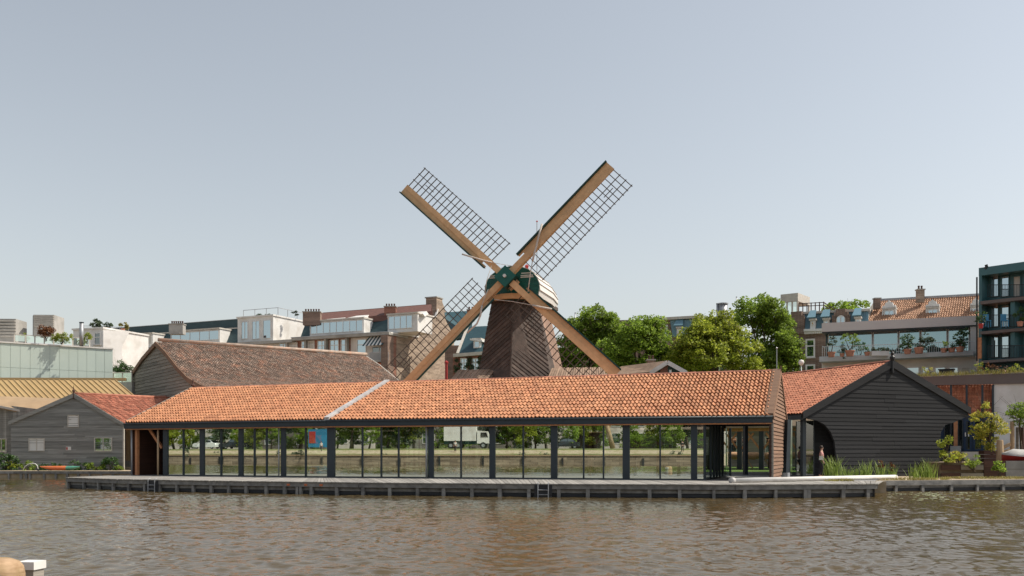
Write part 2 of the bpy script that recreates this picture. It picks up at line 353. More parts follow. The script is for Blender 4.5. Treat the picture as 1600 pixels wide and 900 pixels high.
HZ = (.25, .25, 8)       # grain along horizontal boards
M = dict(
    tile_orange=mk('tile_orange', (.51, .24, .12), (.41, .17, .08), .75, 2.2, island=.24, stain=((.40, .165, .08), 1.1)),
    tile_red=mk('tile_red', (.53, .215, .12), (.42, .155, .085), .75, 2.5, island=.25),
    tile_rose=mk('tile_rose', (.54, .23, .15), (.38, .14, .09), .75, 3, island=.4),
    tile_old=mk('tile_old', (.46, .35, .28), (.27, .21, .17), .85, 3.0, island=.45, stain=((.46, .28, .20), 1.6)),
    tile_tan=mk('tile_tan', (.46, .27, .17), (.38, .21, .13), .8, 3, island=.25),
    wood_grey=mk('wood_grey', (.34, .33, .305), (.19, .185, .17), .85, 3, HZ, .4, 14, island=.28),
    wood_taupe=mk('wood_taupe', (.33, .295, .25), (.19, .17, .145), .85, 3, HZ, .4, 14, island=.25),
    wood_black=mk('wood_black', (.040, .040, .042), (.028, .0285, .030), .85, 2.2, HZ, .35, 12, island=.2, spec=.2),
    wood_brown=mk('wood_brown', (.27, .16, .10), (.18, .10, .065), .8, 3, HZ, .3, 12, island=.18),
    wood_dark_brown=mk('wood_dark_brown', (.10, .045, .03), (.06, .03, .022), .7, 3, HZ, .3, 12, island=.25),
    wood_tower=mk('wood_tower', (.125, .095, .08), (.065, .05, .043), .8, 3, (1, 1, 1), .5, 10, island=.35),
    wood_tower_lit=mk('wood_tower_lit', (.40, .26, .19), (.26, .17, .13), .85, 3, (6, 6, .4), .3, 6, island=.2),  # tower side face: sunlight put into a lighter, pinker wood colour
    wood_sail=mk('wood_sail', (.74, .46, .24), (.60, .36, .18), .65, 3.5, (1, 1, 1), .3, 10, island=.1, stain=((.58, .36, .19), 1.7)),
    wood_new=mk('wood_new', (.56, .26, .12), (.42, .17, .08), .65, 3, (2, 2, 2), .2, island=.15),
    wood_pale=mk('wood_pale', (.50, .36, .22), (.38, .25, .15), .7, 3, (4, 4, .7), .25, island=.15),
    wood_deck=mk('wood_deck', (.34, .32, .29), (.25, .235, .215), .85, 2.5, (1, 1, 1), .3, island=.25),
    wood_pile=mk('wood_pile', (.31, .30, .28), (.16, .155, .15), .85, 4, (1, 1, 1), .5, 20, island=.25),
    wood_wet=mk('wood_wet', (.035, .036, .04), (.018, .019, .022), .55, 3, HZ, .3, island=.2),
    roof_wood=mk('roof_wood', (.36, .25, .18), (.25, .17, .12), .85, 2, (1, 1, 1), .3, island=.25),
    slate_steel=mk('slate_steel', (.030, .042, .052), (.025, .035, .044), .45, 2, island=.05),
    black_iron=mk('black_iron', (.013, .014, .016), (.01, .01, .011), .5, 3),
    green_paint=mk('green_paint', (.008, .115, .085), (.006, .085, .066), .45, 3, (1, 1, 1), .1, island=.06),
    lattice_wood=mk('lattice_wood', (.13, .10, .08), (.09, .07, .055), .7, 6, island=.15),
    green_dark=mk('green_dark', (.008, .05, .038), (.006, .038, .03), .5, 3),
    white_paint=mk('white_paint', (.76, .74, .71), (.68, .66, .63), .6, 2, stain=((.6, .57, .53), .8)),
    white_board=mk('white_board', (.74, .70, .66), (.62, .58, .54), .65, 2, HZ, .1, island=.06),
    cream_wall=mk('cream_wall', (.66, .60, .55), (.58, .53, .48), .85, 1.5, (1, 1, 1), .1, stain=((.5, .45, .40), .5)),
    taupe_panel=mk('taupe_panel', (.66, .60, .575), (.61, .55, .53), .55, .7, island=.04),
    brown_panel=mk('brown_panel', (.15, .12, .11), (.125, .10, .092), .5, .8, island=.06),
    rail_paint=mk('rail_paint', (.72, .76, .76), (.64, .69, .7), .5, 3),
    slab_grey=mk('slab_grey', (.58, .62, .65), (.50, .54, .57), .7, 2),
    lead=mk('lead', (.54, .52, .50), (.40, .38, .38), .55, 4, island=.1),
    zinc=mk('zinc', (.42, .43, .44), (.30, .31, .33), .45, 2, metal=.4),
    slate_teal=mk('slate_teal', (.04, .10, .12), (.028, .072, .09), .6, 2, (1, 1, 5), .3, 10, island=.2),
    slate_dark=mk('slate_dark', (.042, .08, .09), (.03, .058, .066), .6, 1.5, (1, 1, 5), .3, 10),
    blue_metal=mk('blue_metal', (.15, .27, .33), (.12, .22, .28), .45, 2, (6, 6, .4), island=.1),
    teal_paint=mk('teal_paint', (.06, .165, .185), (.05, .14, .155), .45, 2, island=.06),
    red_roof=mk('red_roof', (.17, .08, .062), (.115, .055, .045), .8, 3, (1, 1, 3), .3, 10),
    gold_metal=mk('gold_metal', (.58, .40, .19), (.52, .35, .16), .38, .8, metal=.25, island=.05),
    tan_felt=mk('tan_felt', (.40, .28, .17), (.33, .23, .14), .85, 1.2, (1, 1, 1), .2),
    green_panel=mk('green_panel', (.54, .62, .56), (.50, .58, .53), .25, .5, island=.035),
    concrete=mk('concrete', (.42, .40, .37), (.33, .315, .29), .85, 2, (1, 1, 1), .3, stain=((.25, .24, .22), .7)),
    concrete_grey=mk('concrete_grey', (.27, .265, .26), (.20, .195, .19), .85, 2, (1, 1, 1), .3),
    sand=mk('sand', (.50, .40, .29), (.38, .30, .21), .95, 3, (1, 1, 1), .4, stain=((.30, .25, .13), 1.4)),
    bank_grass=mk('bank_grass', (.22, .20, .085), (.12, .15, .045), .95, .8, (1, 1, 1), .6, 20),
    soil=mk('soil', (.20, .15, .10), (.12, .09, .06), .95, 2, (1, 1, 1), .4),
    lawn=mk('lawn', (.13, .22, .035), (.08, .15, .025), .9, 3, (1, 1, 1), .6, 40),
    asphalt=mk('asphalt', (.06, .058, .056), (.045, .044, .043), .9, 3),
    terracotta=mk('terracotta', (.52, .25, .17), (.42, .19, .13), .75, 4),
    rust_bark=mk('rust_bark', (.11, .08, .055), (.06, .045, .032), .9, 6, (3, 3, .5), .6),
    rope=mk('rope', (.62, .56, .50), (.48, .42, .37), .85, 10),
    red_paint=mk('red_paint', (.42, .04, .035), (.36, .035, .03), .4, 3),
    orange_plastic=mk('orange_plastic', (.62, .17, .06), (.55, .14, .05), .4, 3),
    blue_plastic=mk('blue_plastic', (.03, .20, .36), (.025, .17, .31), .4, 3),
    navy_paint=mk('navy_paint', (.016, .04, .085), (.013, .033, .07), .45, 3),
    stone_trim=mk('stone_trim', (.58, .54, .48), (.46, .42, .37), .8, 4),
    tarp=mk('tarp', (.55, .53, .50), (.45, .43, .40), .7, 3, (1, 1, 1), .3),
    log_end=mk('log_end', (.58, .36, .2), (.45, .27, .15), .8, 8),
    brick_tan=mk_brick('brick_tan', (.36, .27, .20), (.24, .175, .13), (.47, .38, .30), bw=.5, rh=.16),
    brick_brown=mk_brick('brick_brown', (.23, .145, .11), (.17, .105, .08), (.27, .21, .17)),
    brick_red=mk_brick('brick_red', (.30, .10, .06), (.22, .075, .05), (.30, .20, .15)),
    brick_grey=mk_brick('brick_grey', (.20, .175, .155), (.15, .13, .115), (.27, .24, .21)),
    quay_stone=mk_brick('quay_stone', (.40, .31, .22), (.22, .165, .115), (.13, .10, .07), bw=.9, rh=.36),
    pav_glass=mk_glass('pav_glass', (.78, .88, .83), .72, gloss=(.84, .93, .87)),
    side_glass=mk_glass('side_glass', (.75, .84, .82), .25),
    win_glass=mk_glass('win_glass', None, .55, (.03, .05, .06), .02, (.75, .88, .95)),
    terrace_glass=mk_glass('terrace_glass', None, .5, (.10, .16, .18), .02, (.52, .72, .78)),
    win_dark=mk_glass('win_dark', None, .22, (.015, .02, .022), .03),
    curtain=mk('curtain', (.62, .58, .52), (.5, .47, .42), .8, 3, (8, 8, .5)),
    leaf_green=mk_leaf('leaf_green', (.13, .20, .022), (.33, .45, .07), .55),
    leaf_bright=mk_leaf('leaf_bright', (.15, .24, .022), (.36, .50, .07), .55),
    leaf_yellow=mk_leaf('leaf_yellow', (.19, .25, .02), (.46, .50, .07), .55),
    leaf_dark=mk_leaf('leaf_dark', (.025, .07, .02), (.09, .17, .04), .3),
    leaf_gold=mk_leaf('leaf_gold', (.25, .33, .04), (.70, .58, .10), .45),
    leaf_rust=mk_leaf('leaf_rust', (.11, .04, .012), (.25, .10, .03), .15),
    leaf_olive=mk_leaf('leaf_olive', (.035, .06, .03), (.10, .14, .07), .2),
    grass_blade=mk_leaf('grass_blade', (.14, .22, .03), (.36, .46, .10)),
    grass_dry=mk_leaf('grass_dry', (.16, .16, .03), (.40, .33, .10)),
    skin=mk('skin', (.50, .30, .22), (.46, .27, .2), .55, 6),
    hair_brown=mk('hair_brown', (.05, .03, .02), (.03, .02, .015), .6, 20),
    cloth_pink=mk('cloth_pink', (.58, .30, .28), (.5, .25, .23), .85, 8),
    cloth_white=mk('cloth_white', (.7, .69, .68), (.6, .59, .58), .85, 8),
    cloth_dark=mk('cloth_dark', (.04, .035, .045), (.03, .027, .035), .85, 8),
    car_white=mk('car_white', (.75, .75, .75), (.73, .73, .73), .2, 1, spec=.6),
    car_dark=mk('car_dark', (.03, .035, .04), (.028, .032, .037), .2, 1, spec=.6),
    rubber=mk('rubber', (.02, .02, .02), (.015, .015, .015), .8, 5),
)

# ------------------------------------------------------------------ plants
def leaf_quads(c, s, up=.35, droop=0.0):
    """diamond leaves (4 corners each) at centres c with size s"""
    n = len(c)
    nr = nrng.normal(size=(n, 3)); nr[:, 2] = np.abs(nr[:, 2]) + up; nr /= np.linalg.norm(nr, axis=1)[:, None]
    a = np.cross(nr, nrng.normal(size=(n, 3))); a /= np.linalg.norm(a, axis=1)[:, None] + 1e-9
    if droop: a[:, 2] -= droop; a /= np.linalg.norm(a, axis=1)[:, None]
    b = np.cross(nr, a); sz = (s * nrng.uniform(.6, 1.35, n))[:, None]
    k = nr * sz * .25
    return np.stack([c - a * sz, c + b * sz * .6 - k, c + a * sz, c - b * sz * .6 - k], 1).reshape(-1, 3)
def blob_leaves(blobs, n_clump, n_leaf, ls, clump_r=.33, flat=1.0):
    """leaves on clumps spread over the shells of ellipsoids (centre, rx, ry, rz)"""
    out = []
    for c, rx, ry, rz in blobs:
        k = max(4, int(n_clump * rx * rz))
        d = nrng.normal(size=(k, 3)); d /= np.linalg.norm(d, axis=1)[:, None]
        r = nrng.uniform(.35, 1.0, k) ** .45 * nrng.uniform(.85, 1.18, k)
        cc = np.array(c) + d * r[:, None] * np.array([rx, ry, rz])
        for q in cc:
            R = clump_r * nrng.uniform(.6, 1.5)
            m = max(8, int(n_leaf * (R / clump_r) ** 2))
            e = nrng.normal(size=(m, 3)); e /= np.linalg.norm(e, axis=1)[:, None]
            e *= (nrng.uniform(.2, 1, m) ** .5)[:, None] * R * np.array([1.25, 1.25, .75 * flat])
            e[:, 2] -= .25 * (e[:, 0] ** 2 + e[:, 1] ** 2) / R
            out.append(q + e)
    return leaf_quads(np.concatenate(out), ls)
def px_blobs(bl, d, dep=1.0):
    r = []
    for px, py, rx, ry in bl:
        s = d * U / F
        p = P(px, py, d); p.y += rng.uniform(-.6, .6) * rx * s * .5
        r.append((tuple(p), rx * s, rx * s * dep, ry * s))
    return r
def tree(name, label, blobs, base, mat_leaf, group=None, n_clump=26, n_leaf=70, ls=.11, clump_r=.38, tr=.22, cat='tree'):
    root = thing(name, label, cat, base, group)
    cs = [Vector(b[0]) for b in blobs]
    mid = sum(cs, Vector()) / len(cs)
    fork = Vector(base).lerp(mid, .45)
    mb = MB().tube([Vector(base) - V(0, 0, .2), Vector(base).lerp(fork, .5) + V(.06, 0, 0), fork], [tr * 1.25, tr, tr * .75], 9)
    mb.build('trunk', M['rust_bark'], root, smooth=True)
    mb = MB()
    for c in cs:
        k = fork.lerp(c, .55) + V(rng.uniform(-.2, .2), rng.uniform(-.2, .2), .25)
        mb.tube([fork - V(0, 0, .1), k, c], [tr * .55, tr * .35, tr * .12], 6)
        for _ in range(4):
            e = c + V(rng.uniform(-1, 1), rng.uniform(-1, 1), rng.uniform(-.3, 1)) * .9
            mb.tube([k.lerp(c, .5), e], [tr * .2, tr * .05], 5)
    mb.build('limbs', M['rust_bark'], root, smooth=True)
    np_mesh('crown', blob_leaves(blobs, n_clump, n_leaf, ls, clump_r), 4, mat_leaf, root)
    return root
def shrub(name, label, blobs, base, mat_leaf, n_clump=60, n_leaf=40, ls=.06, clump_r=.16, group=None, cat='shrub', stems=5):
    root = thing(name, label, cat, base, group)
    mb = MB()
    for b in blobs:
        for _ in range(stems):
            c = Vector(b[0]) + V(rng.uniform(-.6, .6) * b[1], rng.uniform(-.6, .6) * b[2], rng.uniform(-.5, .5) * b[3])
            mb.tube([Vector(base) + V(rng.uniform(-.08, .08), rng.uniform(-.08, .08), -.05), Vector(base).lerp(c, .5) + V(0, 0, .05), c], [.018, .013, .006], 5)
    mb.build('stem', M['rust_bark'], root)
    np_mesh('foliage', blob_leaves(blobs, n_clump, n_leaf, ls, clump_r), 4, mat_leaf, root)
    return root
def blades(centers, n, h, spread, lean, w=.012, segs=3):
    """curved grass or reed blades, each segs quads, as one vertex array"""
    out = []
    for c in centers:
        c = np.array(c)
        for _ in range(n):
            b = c + np.array([nrng.normal() * spread[0], nrng.normal() * spread[1], 0])
            a = nrng.uniform(0, 2 * np.pi); dx = np.array([np.cos(a), np.sin(a), 0]); hh = h * nrng.uniform(.45, 1.1); ln = lean * nrng.uniform(.2, 1.2) * hh
            side = np.array([-dx[1], dx[0], 0]) * w
            if abs(side[0]) < w * .5: side = np.array([w, 0, 0]) * .8
            pts = [b + dx * ln * (t ** 2) + np.array([0, 0, hh * (t - .25 * (lean > .5) * t ** 3)]) for t in np.linspace(0, 1, segs + 1)]
            ws = [1, .9, .6, .08] if segs == 3 else list(np.linspace(1, .1, segs + 1))
            for i in range(segs):
                out += [pts[i] - side * ws[i], pts[i] + side * ws[i], pts[i + 1] + side * ws[i + 1], pts[i + 1] - side * ws[i + 1]]
    return np.array(out)

# ------------------------------------------------------------------ building helpers
def win(parent, fr, x0, y0, x1, y1, mf='white_paint', mg='win_glass', nx=1, ny=1, off=0.0, bar=.06, name='window', sill=True, pro=.05):
    """a window on a wall plane from its place in the photograph: frame, sub-part panes and sill"""
    u0, u1, v0, v1 = fr.rect(x0, y0, x1, y1, off)
    return win_uv(parent, fr, u0, u1, v0, v1, mf, mg, nx, ny, off, bar, name, sill, pro)
def win_uv(parent, fr, u0, u1, v0, v1, mf='white_paint', mg='win_glass', nx=1, ny=1, off=0.0, bar=.06, name='window', sill=True, pro=.05):
    b = bar; mb = MB()
    mb.fbox(fr, u0, u0 + b, v0, v1, off - .03, off + pro).fbox(fr, u1 - b, u1, v0, v1, off - .03, off + pro)
    mb.fbox(fr, u0 + b, u1 - b, v0, v0 + b, off - .03, off + pro - .003).fbox(fr, u0 + b, u1 - b, v1 - b, v1, off - .03, off + pro - .003)
    for i in range(1, nx):
        u = u0 + (u1 - u0) * i / nx; mb.fbox(fr, u - b * .4, u + b * .4, v0 + b, v1 - b, off - .02, off + pro - .008)
    for i in range(1, ny):
        v = v0 + (v1 - v0) * (i / ny if ny > 2 else .62); mb.fbox(fr, u0 + b, u1 - b, v - b * .4, v + b * .4, off - .02, off + pro - .012)
    f = mb.build(name, M[mf], parent)
    for i in range(nx):
        ua, ub = u0 + (u1 - u0) * i / nx, u0 + (u1 - u0) * (i + 1) / nx
        MB().fbox(fr, ua + (b if i == 0 else b * .4), ub - (b if i == nx - 1 else b * .4), v0 + b, v1 - b, off - .028, off + .006).build('pane', M[mg], f)
    if sill: MB().fbox(fr, u0 - .05, u1 + .05, v0 - .07, v0 - .003, off - .02, off + pro + .06).build('sill', M['stone_trim'], f)
    return f
def rail(parent, fr, x0, y0, x1, y1, m='black_iron', off=.0, n=None, r=.014, name='railing', xm=None):
    """balcony railing: balusters between two rails that follow the photograph's top and bottom lines"""
    a0, a1 = fr.hit(x0, y0[0], off), fr.hit(x1, y0[1], off); b0, b1 = fr.hit(x0, y1[0], off), fr.hit(x1, y1[1], off)
    mb = MB(); L = a1[0] - a0[0]; n = n or max(2, int(L / .16))
    mb.beam(fr.w(a0[0], a0[1], off), fr.w(a1[0], a1[1], off), .045, .04); mb.beam(fr.w(b0[0], b0[1] + .06, off), fr.w(b1[0], b1[1] + .06, off), .035, .03)
    for i in range(n + 1):
        t = i / n; u = a0[0] + L * t
        mb.beam(fr.w(u, b0[1] + (b1[1] - b0[1]) * t, off), fr.w(u, a0[1] + (a1[1] - a0[1]) * t - .02, off), r * 2, r * 2, fr.n)
    return mb.build(name, M[m], parent)
def slab_px(parent, fr, pts, o0, o1, m, name='wall', at=0.0):
    """a slab whose outline is given in photo pixels on the plane fr shifted by `at`, from depth o0 to o1 along the normal"""
    q = [fr.hit(px, py, at) for px, py in pts]
    return MB().prism([fr.w(u, v, o1) for u, v in q], fr.n * (o0 - o1)).build(name, M[m], parent)
def pots(mb, c, w, h, n):
    c = Vector(c)
    for i in range(n):
        mb.lathe(c + V((i - (n - 1) / 2) * w, 0, 0), [(.09, 0), (.075, h * .7), (.1, h * .75), (.09, h)], 8)
    return mb
# ------------------------------------------------------------------ setting: water, land, quays
DZ = 0.52                        # deck and quay level above the water
def waves(x, y):
    """wind ripples: many short crossing waves, a few longer ones, in gusty patches"""
    h = np.zeros_like(x)
    for wl, sl, n in ((4.0, .012, 2), (2.4, .014, 2), (1.4, .020, 3), (.9, .030, 3), (.62, .040, 4), (.45, .050, 5), (.33, .055, 6), (.25, .050, 6)):
        for j in range(n):
            a = math.pi / 2 - .15 + nrng.uniform(-1.05, 1.05); k = 2 * math.pi / (wl * nrng.uniform(.82, 1.2)); ph = nrng.uniform(0, 6.28)
            ca, sa = math.cos(a), math.sin(a)
            t = k * (x * ca + y * sa) + ph + 1.1 * np.sin(.33 * x * sa - .41 * y * ca + ph) + .7 * np.sin(1.3 * (x * sa - y * ca) + 2 * ph)
            h += 1.35 * sl / k * (np.sin(t) + .22 * np.sin(2 * t + 1.57)) * (.6 + .5 * np.sin(.5 * (x * sa - y * ca) / wl ** .5 + 3 * ph))
    return h * (.85 + .3 * np.sin(.11 * x + 1.3) * np.sin(.13 * y + .4))
xs = np.concatenate([np.linspace(-900, -60, 12)[:-1], np.linspace(-60, -27, 60)[:-1], np.arange(-27, 27, .068), np.linspace(27.1, 60, 60), np.linspace(60, 900, 12)[1:]])
ys = np.concatenate([np.linspace(-200, -52, 10)[:-1], np.arange(-52, 8, .4), np.arange(8, 24, .052), np.arange(24, 42, .085), np.linspace(42.1, 70, 90), np.linspace(70, 900, 10)[1:]])
X, Y = np.meshgrid(xs, ys)
Z = waves(X, Y); Z[(np.abs(X) > 62) | (Y > 70) | (Y < -51)] = 0
nx_, ny_ = len(xs), len(ys)
ii = np.arange(nx_ * ny_).reshape(ny_, nx_)
wm = bpy.data.materials.new('canal_water'); wm.use_nodes = True
nt = wm.node_tree; b = nt.nodes['Principled BSDF']
b.inputs['Base Color'].default_value = (.088, .062, .026, 1); b.inputs['Roughness'].default_value = .03; b.inputs['IOR'].default_value = 1.42
tc = nt.nodes.new('ShaderNodeTexCoord'); mp = nt.nodes.new('ShaderNodeMapping'); mp.inputs['Scale'].default_value = (.5, 1.0, 1)
nz = nt.nodes.new('ShaderNodeTexNoise'); nz.inputs['Scale'].default_value = 9; nz.inputs['Detail'].default_value = 6; nz.inputs['Roughness'].default_value = .6
bp = nt.nodes.new('ShaderNodeBump'); bp.inputs['Strength'].default_value = .4; bp.inputs['Distance'].default_value = .02
nt.links.new(tc.outputs['Object'], mp.inputs[0]); nt.links.new(mp.outputs[0], nz.inputs['Vector']); nt.links.new(nz.outputs[0], bp.inputs['Height']); nt.links.new(bp.outputs[0], b.inputs['Normal'])
water = np_mesh('water', np.stack([X, Y, Z], -1).reshape(-1, 3), 4, wm, faces=np.stack([ii[:-1, :-1], ii[:-1, 1:], ii[1:, 1:], ii[1:, :-1]], -1).reshape(-1, 4), smooth=True)
tag(water, 'rippled brown canal water in front of the boathouses', 'water', kind='structure')

# land behind the quays (survey units), one sheet to the horizon
QL = [(-400, 99), (-70, 92.2), (-48, 91.4), (-33.5, 90.6), (-30.3, 74.5), (-25.5, 71.4), (-12.7, 65.6), (0, 62.2), (16, 58.6), (22.6, 57.2), (22.8, 59.6), (33.5, 62.2), (60, 68), (400, 120)]
mb = MB(); n = len(QL)
far = [(-1800, 2500), (-70, 2500), (-48, 2500), (-33, 2500), (-30, 2500), (-25, 2500), (-12, 2500), (0, 2500), (16, 2500), (22, 2500), (23, 2500), (33, 2500), (60, 2500), (1800, 2500)]
top = [Kp(x, y, DZ - .02) for x, y in QL]
mb.add(top + [Kp(x, y, DZ - .02) for x, y in far], [(i, i + 1, n + i + 1, n + i) for i in range(n - 1)])
mb.add(top + [Kp(x, y, -1.2) for x, y in QL], [(i, i + 1, n + i + 1, n + i) for i in range(n - 1)])
tag(mb.build('ground', M['sand'], recalc=False), 'pale trodden sandy ground behind the quays', 'ground', kind='structure')

def quay(name, label, line, posts, top_h=.17, m_beam='wood_pile', planks=None, w=.5, ladder=None):
    """timber quay: capping beam, piles and sheeting along a water line (survey units)"""
    pts = [Kp(x, y, 0) for x, y in line]
    root = thing(name, label, 'quay', pts[0].lerp(pts[-1], .5) * 1.0)
    for a, b in zip(pts[:-1], pts[1:]):
        fr = Frame(a, b - a); L = (b - a).length
        MB().fbox(fr, 0, L - .01, DZ - .035 - top_h, DZ - .035, -.06, .06).build('capping_beam', M[m_beam], root)
        for k, (z0, z1, o) in enumerate(((.16, .30, -.10), (.02, .155, -.085), (-1, .012, -.09))):
            MB().fbox(fr, 0, L - .01, z0, z1 - rng.uniform(.0, .02), o - .05, o).build('sheeting_board', M['wood_wet' if k else 'wood_pile'], root)
    for px in posts:
        best = None
        for a, b in zip(pts[:-1], pts[1:]):
            fr = Frame(a, b - a); u = fr.hit(px, 740)[0]
            if -.05 <= u <= (b - a).length + .05: best = (fr, u)
        if best:
            fr, u = best; hw = rng.uniform(.055, .075); t = rng.uniform(-.02, .02)
            MB().hexa([fr.w(u - hw, -1, .03), fr.w(u + hw, -1, .03), fr.w(u + hw, -1, -.08), fr.w(u - hw, -1, -.08),
                       fr.w(u - hw + t, DZ - .04 - top_h, .04), fr.w(u + hw + t, DZ - .04 - top_h, .04), fr.w(u + hw + t, DZ - .04 - top_h, -.08), fr.w(u - hw + t, DZ - .04 - top_h, -.08)]).build('pile', M['wood_pile'], root)
    return root, pts
DECK = [(-31, 66), (-25.6, 61.7), (-18.1, 58.1), (-8.8, 54.6), (1.6, 52.2), (12, 51.0), (18.3, 51.9), (20.2, 52.5)]
DPOST = [106, 131, 154, 177, 201, 226, 250, 276, 302, 330, 357, 385, 416, 444.5, 464, 470, 487, 526.6, 567, 608.5, 652, 693, 737, 781, 827, 873, 918, 967, 1015.6, 1062.5, 1116, 1164, 1212, 1259, 1264, 1317, 1356]
deck, dp = quay('landing_deck', 'long grey timber landing deck on piles in front of the glass boathouse', DECK, DPOST)
tag(deck, None, 'deck')
# deck boards: short ends towards the water, one mesh each in shared shape
bm_ = None; back = [(-30, 72.6), (-25.7, 71.4), (-18.5, 68.2), (-11.5, 64.9), (1.6, 62.0), (12, 59.2), (19.6, 57.7), (22.4, 57.2)]
cnt = 0; stuff = MB()
for i in range(len(DECK) - 1):
    a, b = Kp(*DECK[i]), Kp(*DECK[i + 1]); c, d = Kp(*back[i]), Kp(*back[i + 1])
    nb = int((b - a).length / .17)
    for k in range(nb):
        s0, s1 = (k + .05) / nb, (k + .95) / nb
        fr_ = (b - a).normalized().cross(V(0, 0, 1))
        ov = fr_ * (.09 + rng.uniform(0, .02)); dz = rng.uniform(0, .006)
        p = [a.lerp(b, s0) + ov, a.lerp(b, s1) + ov, c.lerp(d, s1), c.lerp(d, s0)]
        q = [x + V(0, 0, DZ - .034) for x in p] + [x + V(0, 0, DZ + dz) for x in p]
        if cnt < 290 and i >= 1: MB().hexa(q).build('deck_board', M['wood_deck'], deck); cnt += 1
        else: stuff.hexa(q)
o = stuff.build('deck_boards', M['wood_deck'], deck); o['kind'] = 'stuff'
# left end face of the deck
fr = Frame(Kp(-31.3, 74.2), Kp(-31, 66) - Kp(-31.3, 74.2)); L = (Kp(-31, 66) - Kp(-31.3, 74.2)).length
MB().fbox(fr, 0, L, DZ - .2, DZ - .036, -.05, .05).build('capping_beam', M['wood_pile'], deck)
MB().fbox(fr, 0, L, -1, DZ - .22, -.12, -.06).build('sheeting_board', M['wood_wet'], deck)
for A_, B_ in (((20.2, 52.5), (22.72, 59.3)),):
    fr = Frame(Kp(*A_), Kp(*B_) - Kp(*A_)); L = (Kp(*B_) - Kp(*A_)).length
    MB().fbox(fr, 0, L, DZ - .2, DZ - .036, -.05, .05).build('capping_beam', M['wood_pile'], deck)
    MB().fbox(fr, 0, L, -1, DZ - .22, -.12, -.06).build('sheeting_board', M['wood_wet'], deck)
for px, lab in ((849, 'steel swimming ladder in a notch at the middle of the landing deck'), (240, 'steel swimming ladder near the left end of the landing deck')):
    for a, b in zip(dp[:-1], dp[1:]):
        f2 = Frame(a, b - a); u = f2.hit(px, 760)[0]
        if 0 <= u < (b - a).length:
            r = thing('ladder', lab, 'ladder', f2.w(u, 0, .13), 'ladders down to the water')
            for s in (-.2, .2): MB().tube([f2.w(u + s, -.6, .13), f2.w(u + s, DZ + .02, .13), f2.w(u + s, DZ + .05, 0)], .022, 7).build('rail', M['zinc'], r)
            for z in (-.1, .1, .28): MB().tube([f2.w(u - .2, z, .13), f2.w(u + .2, z, .13)], .018, 6).build('rung', M['zinc'], r)
            MB().fbox(f2, u - .34, u + .34, -.9, DZ - .03, .062, .085).build('back_board', M['wood_wet'], r)
rq, _ = quay('timber_quay', 'grey timber quay with wide panels in front of the black boathouse and garden', [(22.7, 59.3), (33.5, 62.0), (60, 67.6)], [1361, 1400, 1442, 1486, 1526.5, 1567, 1606], top_h=.2)
lq, _ = quay('timber_quay', 'low dark timber quay in front of the grey shed with three windows', [(-75, 92.3), (-48, 91.3), (-34.5, 90.6)], [14, 33, 41, 47, 69, 87, 105, 122, 140, 158, 176], top_h=.17)

def path_strip(name, label, pts, z, m):
    mb = MB(); mb.add([Kp(x, y, z) for x, y in pts], [tuple(range(len(pts)))])
    return tag(mb.build(name, M[m], recalc=False), label, 'ground', kind='structure')
path_strip('lawn', 'green lawn in the courtyard behind the glass boathouse', [(-10, 84), (34, 76), (44, 150), (-10, 150)], DZ - .012, 'lawn')
path_strip('pavement', 'grey concrete floor under the open end of the boathouse', [(-29, 72.2), (-12.7, 65.3), (15.8, 58.2), (22, 57.5), (30, 74), (34, 80), (-8, 95), (-26, 88)], DZ - .006, 'concrete_grey')

# ------------------------------------------------------------------ the long glass boathouse
RL, RR = Vector((-26.6, 79.1)), Vector((17.5, 62.4))
RD = (RR - RL).normalized(); RN = Vector((RD.y, -RD.x))           # along the ridge; towards the water
ZR, ZE = 5.46, 3.27
E0, E1, E2 = Vector((-29.3, 71.95)), Vector((-12.7, 65.0)), Vector((15.66, 57.5))
S1 = RL + RD * 18.2
k3 = lambda v, z: Kp(v.x, v.y, z)
pav = thing('glass_boathouse', 'long low boathouse with orange pantile roof and dark framed glass walls on the landing deck', 'boathouse', k3(E1, DZ))
rL, rS, rR = k3(RL, ZR), k3(S1, ZR), k3(RR, ZR)
e0, e1, e2 = k3(E0, ZE), k3(E1, ZE), k3(E2, ZE)
tiles(pav, rL, rS, e0, e1, 70, 14, M['tile_orange'], h=.10, lip=.07)
tiles(pav, rS, rR, e1, e2, 112, 14, M['tile_orange'], indiv=300, h=.085, lip=.06, keep=lambda p: (p - e2).length)
# roof decking under the tiles and the slope to the courtyard
bL, bR = k3(RL - RN * 7.0, ZE), k3(RR - RN * 5.0, ZE)
dn = V(0, 0, .05)
mb = MB()
for a, b, c, d in ((rL, rS, e1, e0), (rS, rR, e2, e1), (rR, rL, bL, bR)):
    mb.hexa([x - dn * 2.2 for x in (a, b, c, d)] + [x - dn * .4 for x in (a, b, c, d)])
mb.build('roof_deck', M['wood_new'], pav)
tiles(pav, rR, rL, bR, bL, 130, 11, M['tile_orange'])
# ridge tiles
nrt = 96; me = None
mbr = MB()
a, b = rL - RD.to_3d() * .0, rR
for i in range(nrt):
    p, q = a.lerp(b, i / nrt), a.lerp(b, (i + 1.08) / nrt)
    t = (q - p).normalized(); side = t.cross(V(0, 0, 1)).normalized()
    vs = []
    for pp, rr in ((p, .105), (q, .12)):
        for k in range(6):
            an = math.pi * k / 5; vs.append(pp + side * rr * math.cos(an) + V(0, 0, .02 + rr * .75 * math.sin(an)))
    MB().add(vs, [(k, k + 1, k + 7, k + 6) for k in range(5)] + [tuple(range(5, -1, -1)), tuple(range(6, 12))]).build('ridge_tile', M['tile_rose'], pav)
